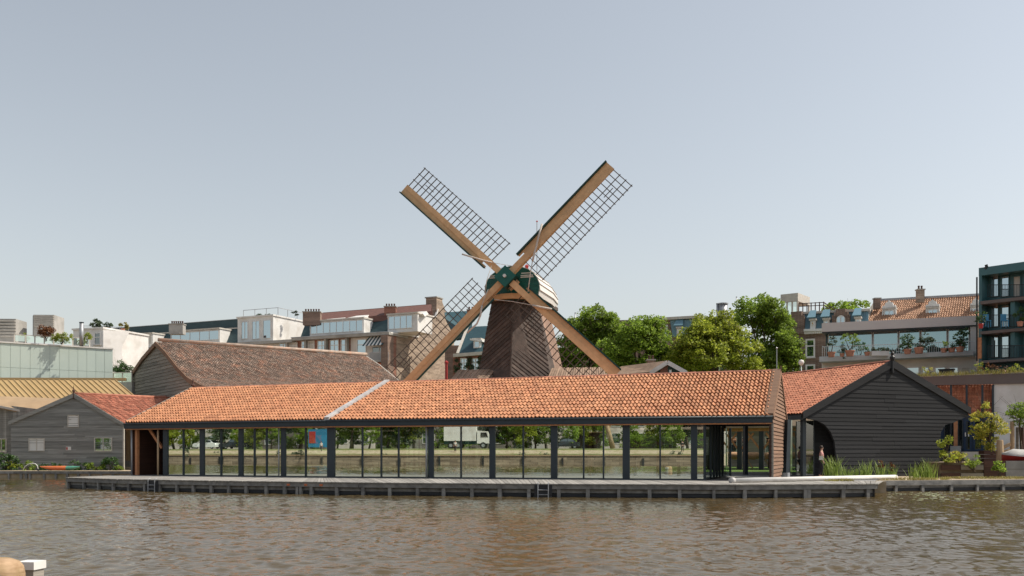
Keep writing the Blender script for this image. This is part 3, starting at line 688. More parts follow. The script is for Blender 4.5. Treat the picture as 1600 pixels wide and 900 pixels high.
# lead flashing over the bend
up = V(0, 0, .17)
for i in range(7):
    a, b = rS.lerp(e1, i / 7 + .0), rS.lerp(e1, (i + 1.06) / 7)
    w = RD.to_3d() * .14; lift = up + V(0, 0, .010 * (i % 2) + .012)
    MB().hexa([a - w, a + w, b + w, b - w] + [a - w + lift, a + w + lift, b + w + lift, b - w + lift]).build('lead_flashing', M['lead'], pav)
# fascia, soffit strip
fn = [(e1 - e0).normalized(), (e2 - e1).normalized()]
RV = (e2 - e1).normalized(); out1 = Frame(e0, e1 - e0); out2 = Frame(e1, e2 - e1)
L1, L2 = (e1 - e0).length, (e2 - e1).length
for fr, L, a0 in ((out1, L1, -.12), (out2, L2 + .12, 0)):
    MB().fbox(fr, a0, L - .004, -.275, -.03, -.10, .05).build('fascia', M['slate_steel'], pav)
    MB().tube([fr.w(a0, -.025, .07), fr.w(L - .004, -.025, .07)], .05, 8).build('gutter', M['slate_steel'], pav, smooth=True)
    MB().fbox(fr, a0, L - .004, -.33, -.28, -.16, -.02).build('soffit_board', M['wood_new'], pav)
# glazed front, two planes set back under the eaves
inset = .35
g1 = Frame(k3(E0, DZ) - out1.n * inset, e1 - e0); g2 = Frame(k3(E1, DZ) - out2.n * inset, e2 - e1)
HT = ZE - .33 - DZ
def on(px):  return (g1, g1.hit(px, 700)[0]) if px < 517 else (g2, g2.hit(px, 700)[0])
uE1 = g1.hit(512, 700)[0]
POSTS = [(255.8, 262.6), (313, 319.5), (373.5, 380), (440, 446.5), (512, 523), (670, 677.8), (765, 774), (861, 871), (973, 984), (1079.6, 1089.5)]
MULL = [287, 346, 398, 417, 478, 566.5, 596, 623, 720.5, 817.7, 912, 943, 1031.5, 1101]
for x0, x1 in POSTS:
    f, ua = on(x0); ub = f.hit(x1, 700)[0]
    MB().fbox(f, ua, ub, -.02, HT + .06, -.05, .06).build('post', M['slate_steel'], pav)
for x in MULL:
    f, u = on(x)
    MB().fbox(f, u - .032, u + .032, .002, HT + .05, -.05, .055).build('mullion', M['slate_steel'], pav)
edges = sorted([(x0 + x1) / 2 for x0, x1 in POSTS] + MULL)
for x0, x1 in zip(edges[:-1], edges[1:]):
    f, ua = on(x0); f2, ub = on(x1)
    if f is not f2: continue
    if abs(x0 - 517.5) < 1: ua = .05
    t = rng.uniform(-.004, .004)
    q = [f.w(ua, .06, 0), f.w(ub, .06, t), f.w(ub, HT + .03, t), f.w(ua, HT + .03, 0)]
    MB().quad(*q).build('glass_pane', M['pav_glass'], pav, recalc=False)
x0, x1 = 478, 517.5
ua, ub = g1.hit(478, 700)[0], L1 - .08
MB().quad(g1.w(ua, .06), g1.w(ub, .06), g1.w(ub, HT + .03), g1.w(ua, HT + .03)).build('glass_pane', M['pav_glass'], pav, recalc=False)
uA, uB = g1.hit(259, 700)[0], g2.hit(1101, 700)[0]
MB().fbox(g1, uA, L1 - .02, 0, .055, -.05, .05).build('bottom_rail', M['slate_steel'], pav)
MB().fbox(g2, 0, uB, 0, .055, -.05, .05).build('bottom_rail', M['slate_steel'], pav)
# slim downpipes and a post at the left end of the glass, coloured pale as if sunlit
for px, r_, m_ in ((249.5, .05, 'wood_pale'), (208.5, .045, 'zinc'), (667.5, .04, 'zinc'), (438, .03, 'zinc')):
    f, u = on(px); MB().tube([f.w(u, -.02, .12), f.w(u, HT + .02, .12)], r_, 8).build('downpipe', M[m_], pav, smooth=True)
f, u = on(213); MB().fbox(f, u - .08, u + .08, 0, HT + .02, -.14, .02).build('timber_post', M['wood_new'], pav)
MB().beam(g1.w(g1.hit(223, 671)[0], g1.hit(223, 671)[1] + .25, -.3), g1.w(g1.hit(247, 700)[0], g1.hit(247, 700)[1], -.3), .13, .13).build('brace', M['wood_new'], pav)
# folding glass doors running back from the right corner
back = -RN.to_3d()
gs = Frame(g2.w(uB, 0, 0), back)
for px in (1101, 1110.5, 1115.5, 1120, 1124.5, 1129, 1141):
    u = gs.hit(px, 700)[0]
    MB().fbox(gs, u - .05, u + .05, .002, HT + .05, -.05, .05).build('door_stile', M['slate_steel'], pav)
for a, b in ((1101, 1110.5), (1110.5, 1129), (1129, 1141)):
    ua, ub = gs.hit(a, 700)[0], gs.hit(b, 700)[0]
    MB().quad(gs.w(ua + .05, .05), gs.w(ub - .05, .05), gs.w(ub - .05, HT), gs.w(ua + .05, HT)).build('glass_door', M['pav_glass'], pav, recalc=False)
MB().fbox(gs, 0, gs.hit(1141, 700)[0], 0, .05, -.05, .05).build('bottom_rail', M['slate_steel'], pav)
# left end wall of dark brown boards seen from inside, and outside
lw = Frame(k3(E0, DZ) - out1.n * .3 + out1.ex * .12, back)
boards(lw, [(0, 0), (6.5, 0), (6.5, HT + .3), (0, HT + .3)], M['wood_dark_brown'], pav, .21, 0, .03, name='wall_board', off=.02)
MB().prism([lw.w(0, 0, .015), lw.w(9.5, 0, .015), lw.w(9.5, HT + .1, .015), lw.w(5.2, ZR - DZ - .25, .015), lw.w(0, HT + .1, .015)], lw.n * -.12).build('end_wall', M['wood_dark_brown'], pav)
# inner rear wall of the open left bay
MB().fbox(g1, g1.hit(196, 700)[0], g1.hit(252, 700)[0], 0, HT, -5.6, -5.5).build('bay_wall', M['wood_dark_brown'], pav)
# verges: left rake board and right gable
def rake(a, b, h0, h1, o, m, name, thick=.05, along=RD.to_3d()):
    mb = MB(); q = [a + V(0, 0, h1), b + V(0, 0, h1), b + V(0, 0, h0), a + V(0, 0, h0)]
    return mb.prism(q, along * thick).build(name, M[m], pav)
rake(e0 - V(0, 0, 0), rL, -.16, .16, 0, 'wood_taupe', 'verge_board', -.06)
rake(rL, bL, -.16, .16, 0, 'wood_taupe', 'verge_board', -.06)
fin = rL + V(0, 0, .1) - RD.to_3d() * .03
MB().lathe(fin, [(.05, -.3), (.05, .0), (.13, .06), (.13, .13), (.05, .2), (.03, .42), (.005, .5)], 8).build('finial', M['wood_dark_brown'], pav)
gw = Frame(e2 + RD.to_3d() * .02 + V(0, 0, DZ - ZE), back)     # right gable, u runs away from the water
D2 = (rR - e2); uR = D2.dot(gw.ex)
uBk = uR * 2.05
slope = (ZR - ZE) / uR
zs = ZE - DZ
poly = [(.05, 0), (uR * 1.05, 0), (uR * 1.35, .45), (uR * 1.9, zs), (uR, zs + (ZR - ZE) - .12), (.05, zs - .05)]
boards(gw, poly, M['wood_brown'], pav, .165, 0, .05, .8, name='gable_board', off=.06)
MB().prism([gw.w(u, v, .055) for u, v in poly], gw.n * -.1).build('gable_wall', M['wood_dark_brown'], pav)
rd3 = RD.to_3d()
for a, b, sx in ((e2, rR, 1), (bR, rR, 1)):
    up_ = V(0, 0, .13); w_ = rd3 * .30
    q = [a - w_ * .75, a + w_ * .45, b + w_ * .45, b - w_ * .75]
    MB().hexa([x + up_ * .2 for x in q] + [x + up_ for x in q]).build('verge_board', M['wood_brown'], pav)
    q = [a + w_ * .45, b + w_ * .45, b + w_ * .45 - V(0, 0, .16), a + w_ * .45 - V(0, 0, .16)]
    MB().prism([x + up_ * .15 + rd3 * .002 for x in q], rd3 * .04).build('barge_board', M['wood_brown'], pav)
MB().beam(gw.w(uR, zs + ZR - ZE + .0, .12), gw.w(uR, zs + ZR - ZE + .26, .12), .05, .05, (0, 1, 0)).build('finial', M['wood_brown'], pav)
MB().fbox(gw, -.03, .03, 0, zs - .3, .05, .13).build('corner_post', M['wood_taupe'], pav)
# open right bay: rafters, plate, braces; interior posts and rear glazing
for k in range(26):
    s = .04 + k / 26
    top_, bot = rS.lerp(rR, min(1, s)) - V(0, 0, .16), e1.lerp(e2, min(1, s)) - V(0, 0, .16)
    MB().beam(top_, bot, .09, .12).build('rafter', M['wood_new'], pav)
for k, s in enumerate(np.linspace(.05, .98, 12)[:9]):
    base = Vector(rS.lerp(rR, s)); base.z = DZ
    MB().fbox(Frame(base, RD.to_3d()), -.09, .09, 0, 3.0, -.09, .09).build('timber_post', M['wood_new'], pav)
    for sg in (-1, 1):
        MB().beam(base + RD.to_3d() * .08 * sg + V(0, 0, 2.0), base + RD.to_3d() * .95 * sg + V(0, 0, 2.9), .11, .11).build('brace', M['wood_new'], pav)
ub = Frame(k3(RL - RN * 4.6, DZ), RD.to_3d()); LB = (rR - rL).length
MB().fbox(Frame(Vector((rL.x, rL.y, DZ)), RD.to_3d()), .3, LB - .1, 2.92, 3.12, -.09, .09).build('tie_beam', M['wood_new'], pav)
for k in range(15):
    u = .4 + k * (LB - 1) / 14
    MB().fbox(ub, u - .08, u + .08, 0, HT + .2, -.1, .1).build('rear_post', M['slate_steel'], pav)
    if k < 11:
        MB().quad(ub.w(u + .1, .05), ub.w(u + (LB - 1) / 14 - .1, .05), ub.w(u + (LB - 1) / 14 - .1, HT + .1), ub.w(u + .1, HT + .1)).build('glass_pane', M['pav_glass'], pav, recalc=False)
MB().fbox(ub, 0, LB, HT + .1, HT + .4, -.1, .1).build('rear_beam', M['slate_steel'], pav)

# picnic tables and a round log slice seen through the glass
def picnic(x, y, rz, label):
    r = thing('picnic_table', label, 'table', Kp(x, y, DZ), 'picnic tables inside the glass boathouse'); r.rotation_euler.z = rz
    c = Vector(r.location); R = Matrix.Rotation(0, 3, 'Z')
    def bx(nm, x0, x1, y0, y1, z0, z1): MB().box(c.x + x0, c.x + x1, c.y + y0, c.y + y1, c.z + z0, c.z + z1).build(nm, M['wood_pale'], r)
    for k in range(4): bx('table_plank', -1, 1, -.38 + k * .2, -.2 + k * .2, .72, .76)
    for s in (-.75, .57): bx('bench', -1, 1, s, s + .18, .42, .46)
    for s in (-.75, .68):
        for q in (-1, 1):
            MB().beam(c + V(s, q * .6, 0), c + V(s, q * .2, .72), .07, .09).build('leg', M['wood_pale'], r)
    return r
for i, (px, d, lb) in enumerate(((560, 69.5, 'pale picnic table behind the fourth pane right of the bend'), (640, 68.5, 'pale picnic table behind the glass by the round timber post'), (735, 67.2, 'pale picnic table behind the glass in the middle bay'), (830, 66, 'pale picnic table behind the glass in the bay above the ladder'))):
    g = G(px, d); picnic(g.x / U, g.y / U, -.2 + .1 * i, lb)
g = P(493, 718, 66.6); g.z = 0
r = thing('log_slice', 'pale round slice of tree trunk standing on a block behind the glass', 'log slice', (g.x, g.y, DZ))
MB().box(g.x - .16, g.x + .16, g.y - .1, g.y + .1, DZ, DZ + .55).build('block', M['wood_taupe'], r)
MB().tube([(g.x, g.y - .04, DZ + .83), (g.x, g.y + .05, DZ + .83)], .29, 20).build('disc', M['log_end'], r)

# open timber gallery on the far side of the courtyard, seen through the open bay
gf = VF(1125, 99, 1310, 93, DZ)
gal = thing('timber_gallery', 'open timber gallery with dark posts and orange braces across the courtyard lawn', 'gallery', gf.w(2, 0, 0))
LG = gf.hit(1310, 700)[0]
for px in (1130, 1155.8, 1190, 1219, 1247, 1261, 1296):
    u = gf.hit(px, 700)[0]; wd = .17 if px in (1155.8, 1190, 1247) else .12
    MB().fbox(gf, u - wd, u + wd, 0, 2.75, -.1, .1).build('post', M['slate_steel'], gal)
    for s in (-1, 1): MB().beam(gf.w(u + .15 * s, 1.5, -.02), gf.w(u + 1.0 * s, 2.62, -.02), .12, .12).build('brace', M['wood_new'], gal)
MB().fbox(gf, 0, LG, 2.75, 3.0, -.12, .12).build('beam', M['wood_new'], gal)
MB().prism([gf.w(-.3, 2.98, .5), gf.w(-.3, 3.1, .5), gf.w(-.3, 4.3, -2), gf.w(-.3, 3.1, -4.5), gf.w(-.3, 2.98, -4.5)], gf.ex * (LG + .6)).build('roof', M['roof_wood'], gal)
# logs on trestles on the lawn
for k, (px, d, lab) in enumerate(((1148, 108, 'pale sawn log on trestles seen left of the dark gallery post'), (1176, 110, 'long barked log on trestles seen between the gallery posts'), (1238, 108, 'pale log lying on the lawn seen under the gallery brace'))):
    c = G(px, d, DZ)
    r = thing('log', lab, 'log', c, 'logs on the courtyard lawn')
    MB().tube([c + V(-1.5, .3 * k, .95), c + V(0, 0, 1.0), c + V(1.6, -.2, .92)], [.30, .28, .26], 12).build('stem', M['log_end'], r, smooth=True)
    for s in (-.9, .9):
        for q in (-1, 1): MB().beam(c + V(s + .45 * q, -.3, 0), c + V(s - .1 * q, -.3, .85), .1, .1).build('trestle_leg', M['wood_pale'], r)
wf = VF(470, 138, 1330, 116, DZ)
wk = thing('workshop', 'long dark timber workshop with white framed windows on the far side of the courtyard', 'workshop', wf.w(15, 0, 0))
LW = wf.hit(1330, 700)[0]
boards(wf, [(0, 0), (LW, 0), (LW, 3.4), (0, 3.4)], M['wood_taupe'], wk, .3, name='wall_board', off=.02)
MB().fbox(wf, 0, LW, 0, 3.4, -5, 0).build('wall', M['wood_dark_brown'], wk)
MB().prism([wf.w(-.3, 3.3, .4), wf.w(-.3, 4.6, -2.5), wf.w(-.3, 3.3, -5.4)], wf.ex * (LW + .6)).build('roof', M['tile_old'], wk)
for k in range(int(LW / 3.2)): win_uv(wk, wf, 1 + k * 3.2, 2.5 + k * 3.2, 1.0, 2.6, nx=2, ny=2, off=.06, sill=False)
# white roll of tarpaulin along the deck
a, b = P(1145, 748, 53.6), P(1400, 744.5, 61.6)
a.z = b.z = DZ + .10
r = thing('pipe', 'long white plastic pipe lying on the deck edge below the brown gable', 'pipe', a.lerp(b, .5) - V(0, 0, .10))
MB().tube([a, b], .095, 14).build('tube', M['white_paint'], r, smooth=True)
MB().tube([a - (b - a).normalized() * .12, a + (b - a).normalized() * .05], .118, 14).build('collar', M['lead'], r, smooth=True)

# ------------------------------------------------------------------ black boathouse on the right
C0 = Kp(28, 70.0); a22 = math.radians(22)
bf = Frame(V(C0.x, C0.y, DZ), (math.cos(a22), math.sin(a22), 0))
bb = -bf.n
blk = thing('black_boathouse', 'black tarred boathouse with wide gable and red pantile roof by the reeds', 'boathouse', bf.w(0, 0, 0))
uA_, vA = bf.hit(1392, 571); uLe, vLe = bf.hit(1259, 648); uRe, vRe = bf.hit(1512, 643)
uLw, _ = bf.hit(1305, 720); uRw, _ = bf.hit(1467, 700)
arch = [bf.hit(*p) for p in ((1306, 742), (1305.5, 715), (1303, 690), (1297, 675), (1288, 664), (1277, 657.5), (1262, 654.5), (1258, 652))]
rarch = [bf.hit(*p) for p in ((1511, 650), (1490, 660), (1476, 664), (1469, 676), (1467, 700))]
poly = [(uRw, 0), (uA_ * 0 + bf.hit(1392, 571)[0], 0)]
full = [(arch[0][0], 0)] + arch[1:] + [(uLe - .1, vLe + .02), (uA_, vA - .05), (uRe, vRe)] + rarch + [(uRw, 0)]
# boards: split the wall at the apex so that each strip stays one piece
boards(bf, full, M['wood_black'], blk, .205, 0, .022, .8, name='gable_board', off=.03, jitter=.14, split=6)
MB().prism([bf.w(u, v, .02) for u, v in full], bf.n * -.08).build('gable_wall', M['wood_black'], blk)
sl = (vA - vLe) / (uA_ - uLe); sr = (vA - vRe) / (uRe - uA_)
for (u, v), s_ in (((uLe - .25, vLe - .25 * sl), 1), ((uRe + .12, vRe - .12 * sr), -1)):
    q = [bf.w(u, v + .26, .05), bf.w(uA_, vA + .30, .05), bf.w(uA_, vA - .10, .05), bf.w(u, v - .10, .05)]
    MB().prism(q, bf.n * .07).build('verge_board', M['wood_black'], blk)
ap = bf.w(uA_, vA + .12, .10)
MB().lathe(ap, [(.09, -.5), (.07, .1), (.13, .2), (.14, .3), (.06, .4), (.10, .5), (.03, .62), (.005, .8)], 8).build('finial', M['black_iron'], blk)
LEN = 11.5
rf, rb = bf.w(uA_, vA + .18, .08), bf.w(uA_, vA + .18, -LEN)
lf, lb = bf.w(uLe - .25, vLe - .25 * sl + .18, .08), bf.w(uLe - .25, vLe - .25 * sl + .18, -LEN)
qf, qb = bf.w(uRe + .12, vRe - .12 * sr + .18, .08), bf.w(uRe + .12, vRe - .12 * sr + .18, -LEN)
tiles(blk, rb, rf, lb, lf, 54, 20, M['tile_red'], indiv=0, h=.05, lip=.03)
tiles(blk, rf, rb, qf, qb, 54, 20, M['tile_red'], h=.05, lip=.03)
mb = MB()
for a, b, c, d in ((rb, rf, lf, lb), (rf, rb, qb, qf)):
    mb.hexa([x - V(0, 0, .12) for x in (a, b, c, d)] + [x - V(0, 0, .02) for x in (a, b, c, d)])
mb.build('roof_deck', M['wood_black'], blk)
for i in range(30):
    p, q = rb.lerp(rf, i / 30), rb.lerp(rf, (i + 1.05) / 30)
    t = (q - p).normalized(); sd = t.cross(V(0, 0, 1)).normalized(); vs = []
    for pp, rr in ((p, .11), (q, .125)):
        for k in range(6):
            an = math.pi * k / 5; vs.append(pp + sd * rr * math.cos(an) + V(0, 0, .02 + rr * .7 * math.sin(an)))
    MB().add(vs, [(k, k + 1, k + 7, k + 6) for k in range(5)] + [tuple(range(5, -1, -1)), tuple(range(6, 12))]).build('ridge_tile', M['tile_rose'], blk)
# left eave, posts and recessed black wall behind the arch
eo = Frame(bf.w(uLe - .22, 0, -LEN), bf.n)
zE = vLe - .25 * sl
MB().fbox(eo, 0, LEN - .02, zE - .12, zE + .1, -.06, .06).build('gutter', M['slate_steel'], blk)
ws = Frame(bf.w(uLe + .25, 0, -LEN), bf.n)
for uu in (3.5, 6.2, 8.6, 11.0):
    MB().fbox(ws, uu - .1, uu + .1, 0, zE, -.1, .1).build('post', M['slate_steel'], blk)
rwf = Frame(bf.w(arch[0][0] - 1.55, 0, -1.6), (bf.ex * .9 - bf.n * -.45))
boards(rwf, [(1.2, 0), (2.2, 0), (2.2, 2.95), (1.2, 2.95)], M['wood_black'], blk, .22, 0, .02, name='recess_board')
for ua_, ub_ in ((.03, .62), (.68, 1.17)): MB().quad(rwf.w(ua_, .05), rwf.w(ub_, .05), rwf.w(ub_, 2.9), rwf.w(ua_, 2.9)).build('glass_pane', M['side_glass'], blk, recalc=False)
for ua_ in (.62, 1.17): MB().fbox(rwf, ua_, ua_ + .05, 0, 2.95, -.04, .04).build('mullion', M['slate_steel'], blk)
MB().fbox(rwf, -.1, 2.2, 2.95, 3.3, -.05, .03).build('lintel', M['wood_black'], blk)
MB().fbox(rwf, -.12, 0, 0, 3, -.06, .08).build('post', M['slate_steel'], blk)
sf = Frame(bf.w(uRw, 0, 0), bb)      # right side wall
MB().fbox(sf, 0, LEN, 0, vRe - .2, -.1, 0).build('side_wall', M['wood_black'], blk)
sf2 = Frame(bf.w(uRw + .02, 0, -3), bb)
a, b = P(1307, 693, 69.6), P(1307, 741, 69.6)
MB().tube([b, a], .035, 8).build('downpipe', M['zinc'], blk, smooth=True)
dpost = thing('square_post', 'dark square timber post between the brown gable and the black boathouse', 'post', G(1231, 64, DZ))
MB().tube([G(1228, 64.5, DZ - .1), G(1231, 64.5, 3.3)], .16, 4).build('shaft', M['slate_steel'], dpost)
MB().tube([G(1228, 64.5, DZ - .02), G(1228, 64.5, DZ + .25)], .19, 6).build('shoe', M['zinc'], dpost)

# ------------------------------------------------------------------ grey gabled shed on the left
sfz = VF(18, 96, 194, 94.5, DZ)
shed = thing('grey_shed', 'weathered grey weatherboarded shed with three small windows and red pantile roof', 'shed', sfz.w(4, 0, 0))
g_ = lambda x, y: sfz.hit(x, y)
sp = [(g_(18, 725)[0], 0), (g_(194, 725)[0], 0), g_(194, 664), g_(117, 620), g_(18, 662)]
boards(sfz, sp, M['wood_grey'], shed, .135, 0, .035, .8, name='wall_board', off=.02, jitter=.12, split=5)
MB().prism([sfz.w(u, v, .015) for u, v in sp], sfz.n * -.1).build('wall', M['wood_grey'], shed)
MB().fbox(sfz, sp[1][0] - .06, sp[1][0] + .03, 0, sp[2][1], 0, .08).build('corner_board', M['stone_trim'], shed)
apx = sfz.w(*g_(117, 618)); rl = sfz.w(*g_(15, 661)); rr = sfz.w(*g_(197, 665))
for e in (rl, rr):
    q = [e + V(0, 0, .10) + sfz.n * .12, apx + V(0, 0, .16) + sfz.n * .12, apx - V(0, 0, .14) + sfz.n * .12, e - V(0, 0, .14) + sfz.n * .12]
    MB().prism(q, sfz.n * .06).build('verge_board', M['wood_grey'], shed)
MB().lathe(apx + sfz.n * .15, [(.06, -.25), (.05, .2), (.10, .26), (.10, .36), (.03, .44), (.02, .6), (.004, .75)], 8).build('finial', M['wood_dark_brown'], shed)
rdir = (P(272, 617.5, 103) - apx); rdir.z = 0
rbk = P(272, 617.5, 103); rbk.z = apx.z
rrb = rr + rdir; rlb = rl + rdir
tiles(shed, apx + V(0, 0, .1), rbk + V(0, 0, .1), rr + V(0, 0, .06), rrb + V(0, 0, .06), 54, 15, M['tile_rose'], h=.05, lip=.03)
tiles(shed, rbk + V(0, 0, .1), apx + V(0, 0, .1), rlb + V(0, 0, .06), rl + V(0, 0, .06), 40, 15, M['tile_rose'], h=.05, lip=.03)
mb = MB()
for a, b, c, d in ((apx, rbk, rrb, rr), (rbk, apx, rl, rlb)): mb.hexa([x - V(0, 0, .08) for x in (a, b, c, d)] + [x + V(0, 0, .05) for x in (a, b, c, d)])
mb.build('roof_deck', M['wood_grey'], shed)
MB().tube([apx + V(0, 0, .14), rbk + V(0, 0, .14)], .1, 8).build('ridge', M['tile_rose'], shed, smooth=True)
win(shed, sfz, 106, 648, 123.5, 667.5, 'stone_trim', 'white_paint', 1, 1, .05, .05, sill=False)  # white panes here and in the next window stand for bright reflections
win(shed, sfz, 45, 684.5, 70, 705, 'stone_trim', 'white_paint', 2, 1, .05, .06, sill=False)
win(shed, sfz, 147.5, 683.5, 175.5, 705.5, 'stone_trim', 'win_glass', 2, 1, .05, .06, sill=False)
sg = thing('notice_sign', 'small white notice with a red patch on the grey shed wall', 'sign', sfz.w(g_(108, 701)[0], g_(108, 701)[1], .06))
u0, u1, v0, v1 = sfz.rect(104, 698, 112, 703.5)
MB().fbox(sfz, u0, u1, v0, v1, .055, .08).build('plate', M['white_paint'], sg)
MB().fbox(sfz, u0 + .02, u0 + .14, v0 + .03, v1 - .03, .08, .084).build('red_patch', M['red_paint'], sg)
# second roof in shadow behind it
q0, q1 = P(216, 618.5, 104), P(275, 618.5, 106); q2, q3 = P(262, 640, 101), P(244, 634, 101)
rs = thing('lean_to_roof', 'small dark purple tiled roof between the grey shed and the big old barn', 'roof', G(245, 103, DZ))
tiles(rs, q0, q1, q3, q2, 22, 7, M['tile_rose'], h=.05)
MB().hexa([x - V(0, 0, .3) for x in (q0, q1, q2, q3)] + [x - V(0, 0, .02) for x in (q0, q1, q2, q3)]).build('roof_deck', M['wood_grey'], rs)
MB().prism([P(214, 640, 105), P(285, 640, 107), P(285, 616, 107), P(214, 620, 105)], (0, 3, 0)).build('wall', M['wood_grey'], rs)

# dark shed at the far left and the gold and tan roofs behind
ds = VF(-40, 100, 62, 97, DZ)
s2 = thing('dark_shed', 'dark vertical boarded shed with tan felt roof at the edge of the canal', 'shed', ds.w(2, 0, 0))
h2 = lambda x, y: ds.hit(x, y)
u1, ze = h2(58, 640)
uu = h2(-40, 640)[0]
boards(ds, [(uu, 0), (u1, 0), (u1, ze + .05), h2(0, 632), (uu, h2(0, 632)[1] + .3)], M['wood_grey'], s2, .16, math.pi / 2, .02, .2, name='wall_board')
MB().prism([ds.w(uu, 0, -.02), ds.w(u1, 0, -.02), ds.w(u1, ze, -.02), ds.w(*h2(0, 632), -.02), ds.w(uu, h2(0, 632)[1] + .3, -.02)], ds.n * -6).build('wall', M['wood_grey'], s2)
a, b, c, d = P(-40, 621, 97), P(0, 634, 97), P(48, 643, 97.5), P(58, 640, 97.5)
roof_front = [P(-40, 625, 98), P(0, 634, 98), P(50, 644, 98)]
roof_back = [P(-40, 618, 100.6), P(30, 620, 100.6), P(104, 623, 100.8)]
mb = MB()
for i in range(2):
    a, b, c, d = roof_front[i], roof_front[i + 1], roof_back[i + 1], roof_back[i]
    mb.hexa([x - V(0, 0, .22) for x in (a, b, c, d)] + [a, b, c, d])
mb.build('roof', M['tan_felt'], s2)
for i in range(2): MB().beam(roof_front[i] + V(0, -.06, -.06), roof_front[i + 1] + V(0, -.06, -.06), .08, .16).build('eaves_board', M['stone_trim'], s2)
win(s2, ds, -6, 685, 11, 706.5, 'stone_trim', 'win_glass', 2, 1, .02, .06, sill=False)

gd = thing('seamed_roof_hall', 'hall with golden standing seam metal roof behind the grey shed', 'hall', G(100, 104, DZ))
ga, gb, gc, gdv = P(-60, 594, 105.2), P(197, 594.5, 107.5), P(197, 624, 101.5), P(-60, 624, 101)
gslope = Frame(gdv, gc - gdv, ga - gdv)
W = (gc - gdv).length; Hh = (ga - gdv).length
npan = int(W / .42)
sh = .28 * 0
for i in range(npan):
    x0, x1 = W * i / npan, W * (i + 1) / npan
    q = [gslope.w(x0 + .02 + .9, 0), gslope.w(x1 - .02 + .9, 0), gslope.w(x1 - .02 - .3, Hh), gslope.w(x0 + .02 - .3, Hh)]
    MB().prism(q, gslope.n * -.06).build('roof_panel', M['gold_metal'], gd)
    q2 = [gslope.w(x1 - .035 + .9, 0, .0), gslope.w(x1 + .035 + .9, 0, .0), gslope.w(x1 + .035 - .3, Hh, .0), gslope.w(x1 - .035 - .3, Hh, .0)]
    MB().prism(q2, gslope.n * .06).build('roof_seam', M['gold_metal'], gd)
MB().beam(ga + V(0, 0, .08), gb + V(0, 0, .08), .35, .22).build('ridge_cap', M['gold_metal'], gd)
MB().prism([P(-60, 626, 102), P(197, 626, 102), P(197, 720, 102), P(-60, 720, 102)], (0, 1.6, 0)).build('wall', M['tan_felt'], gd)

# ------------------------------------------------------------------ big old barn
ra, rb2 = P(247, 535, 108), P(573, 556.5, 124)
rb2.z = ra.z
bdir = rb2 - ra; bdir.z = 0; bdir.normalize()
gdir = V(bdir.y, -bdir.x, 0)                    # along the gable, to the near right
of = Frame(V(ra.x, ra.y, DZ), V(-bdir.y, bdir.x, 0) * -1)
oldb = thing('old_barn', 'big grey barn with mossy old brown pantile roof and flared eaves', 'barn', of.w(0, 0, 0))
prof = [of.hit(*p) for p in ((247, 538), (262, 553), (281, 577), (297, 594), (318, 606), (345, 616))]
proL = [of.hit(*p) for p in ((247, 538), (225, 563), (208, 588), (196, 603), (183, 613))]
bot = of.hit(247, 655)[1]
poly = [(prof[-1][0], bot), (prof[-1][0], prof[-1][1])] + prof[-2::-1] + proL[1:] + [(proL[-1][0], bot)]
boards(of, poly, M['wood_taupe'], oldb, .26, 0, .05, .8, name='gable_board', off=.03, jitter=.15, split=6)
MB().prism([of.w(u, v, .02) for u, v in poly] , of.n * -.15).build('gable_wall', M['wood_taupe'], oldb)
LB2 = (rb2 - ra).length
pts = [of.w(u, v, .15) for u, v in prof]
for i in range(len(pts) - 1):
    a, b = pts[i], pts[i + 1]
    ns = 4 if i < 4 else 3
    tiles(oldb, b * 0 + a + V(0, 0, .12), a + bdir * LB2 + V(0, 0, .12), b + V(0, 0, .12), b + bdir * (LB2 - .0) + V(0, 0, .12), 96, max(3, int((a - b).length / .30)), M['tile_old'], h=.10, lip=.07)
    MB().hexa([a - V(0, 0, .1), a + bdir * LB2 - V(0, 0, .1), b + bdir * LB2 - V(0, 0, .1), b - V(0, 0, .1), a + V(0, 0, .08), a + bdir * LB2 + V(0, 0, .08), b + bdir * LB2 + V(0, 0, .08), b + V(0, 0, .08)]).build('roof_deck', M['wood_taupe'], oldb)
    q = [a + V(0, 0, .22) + of.n * .03, b + V(0, 0, .22) + of.n * .03, b - V(0, 0, .14) + of.n * .03, a - V(0, 0, .14) + of.n * .03]
    MB().prism(q, of.n * .07).build('verge_board', M['wood_brown'], oldb)
    e = bdir * (LB2 + .05)
    MB().prism([x + e - of.n * .05 for x in q], of.n * -.07).build('verge_board', M['stone_trim'], oldb)
ptl = [of.w(u, v, .15) for u, v in proL]
for i in range(len(ptl) - 1):
    a, b = ptl[i], ptl[i + 1]
    MB().hexa([a - V(0, 0, .1), a + bdir * LB2 - V(0, 0, .1), b + bdir * LB2 - V(0, 0, .1), b - V(0, 0, .1), a + V(0, 0, .14), a + bdir * LB2 + V(0, 0, .14), b + bdir * LB2 + V(0, 0, .14), b + V(0, 0, .14)]).build('roof_slope', M['tile_old'], oldb)
    q = [a + V(0, 0, .2) + of.n * .03, b + V(0, 0, .2) + of.n * .03, b - V(0, 0, .14) + of.n * .03, a - V(0, 0, .14) + of.n * .03]
    MB().prism(q, of.n * .07).build('verge_board', M['wood_brown'], oldb)
MB().tube([ra + V(0, 0, .22), rb2 + V(0, 0, .22)], .15, 8).build('ridge', M['tile_old'], oldb, smooth=True)
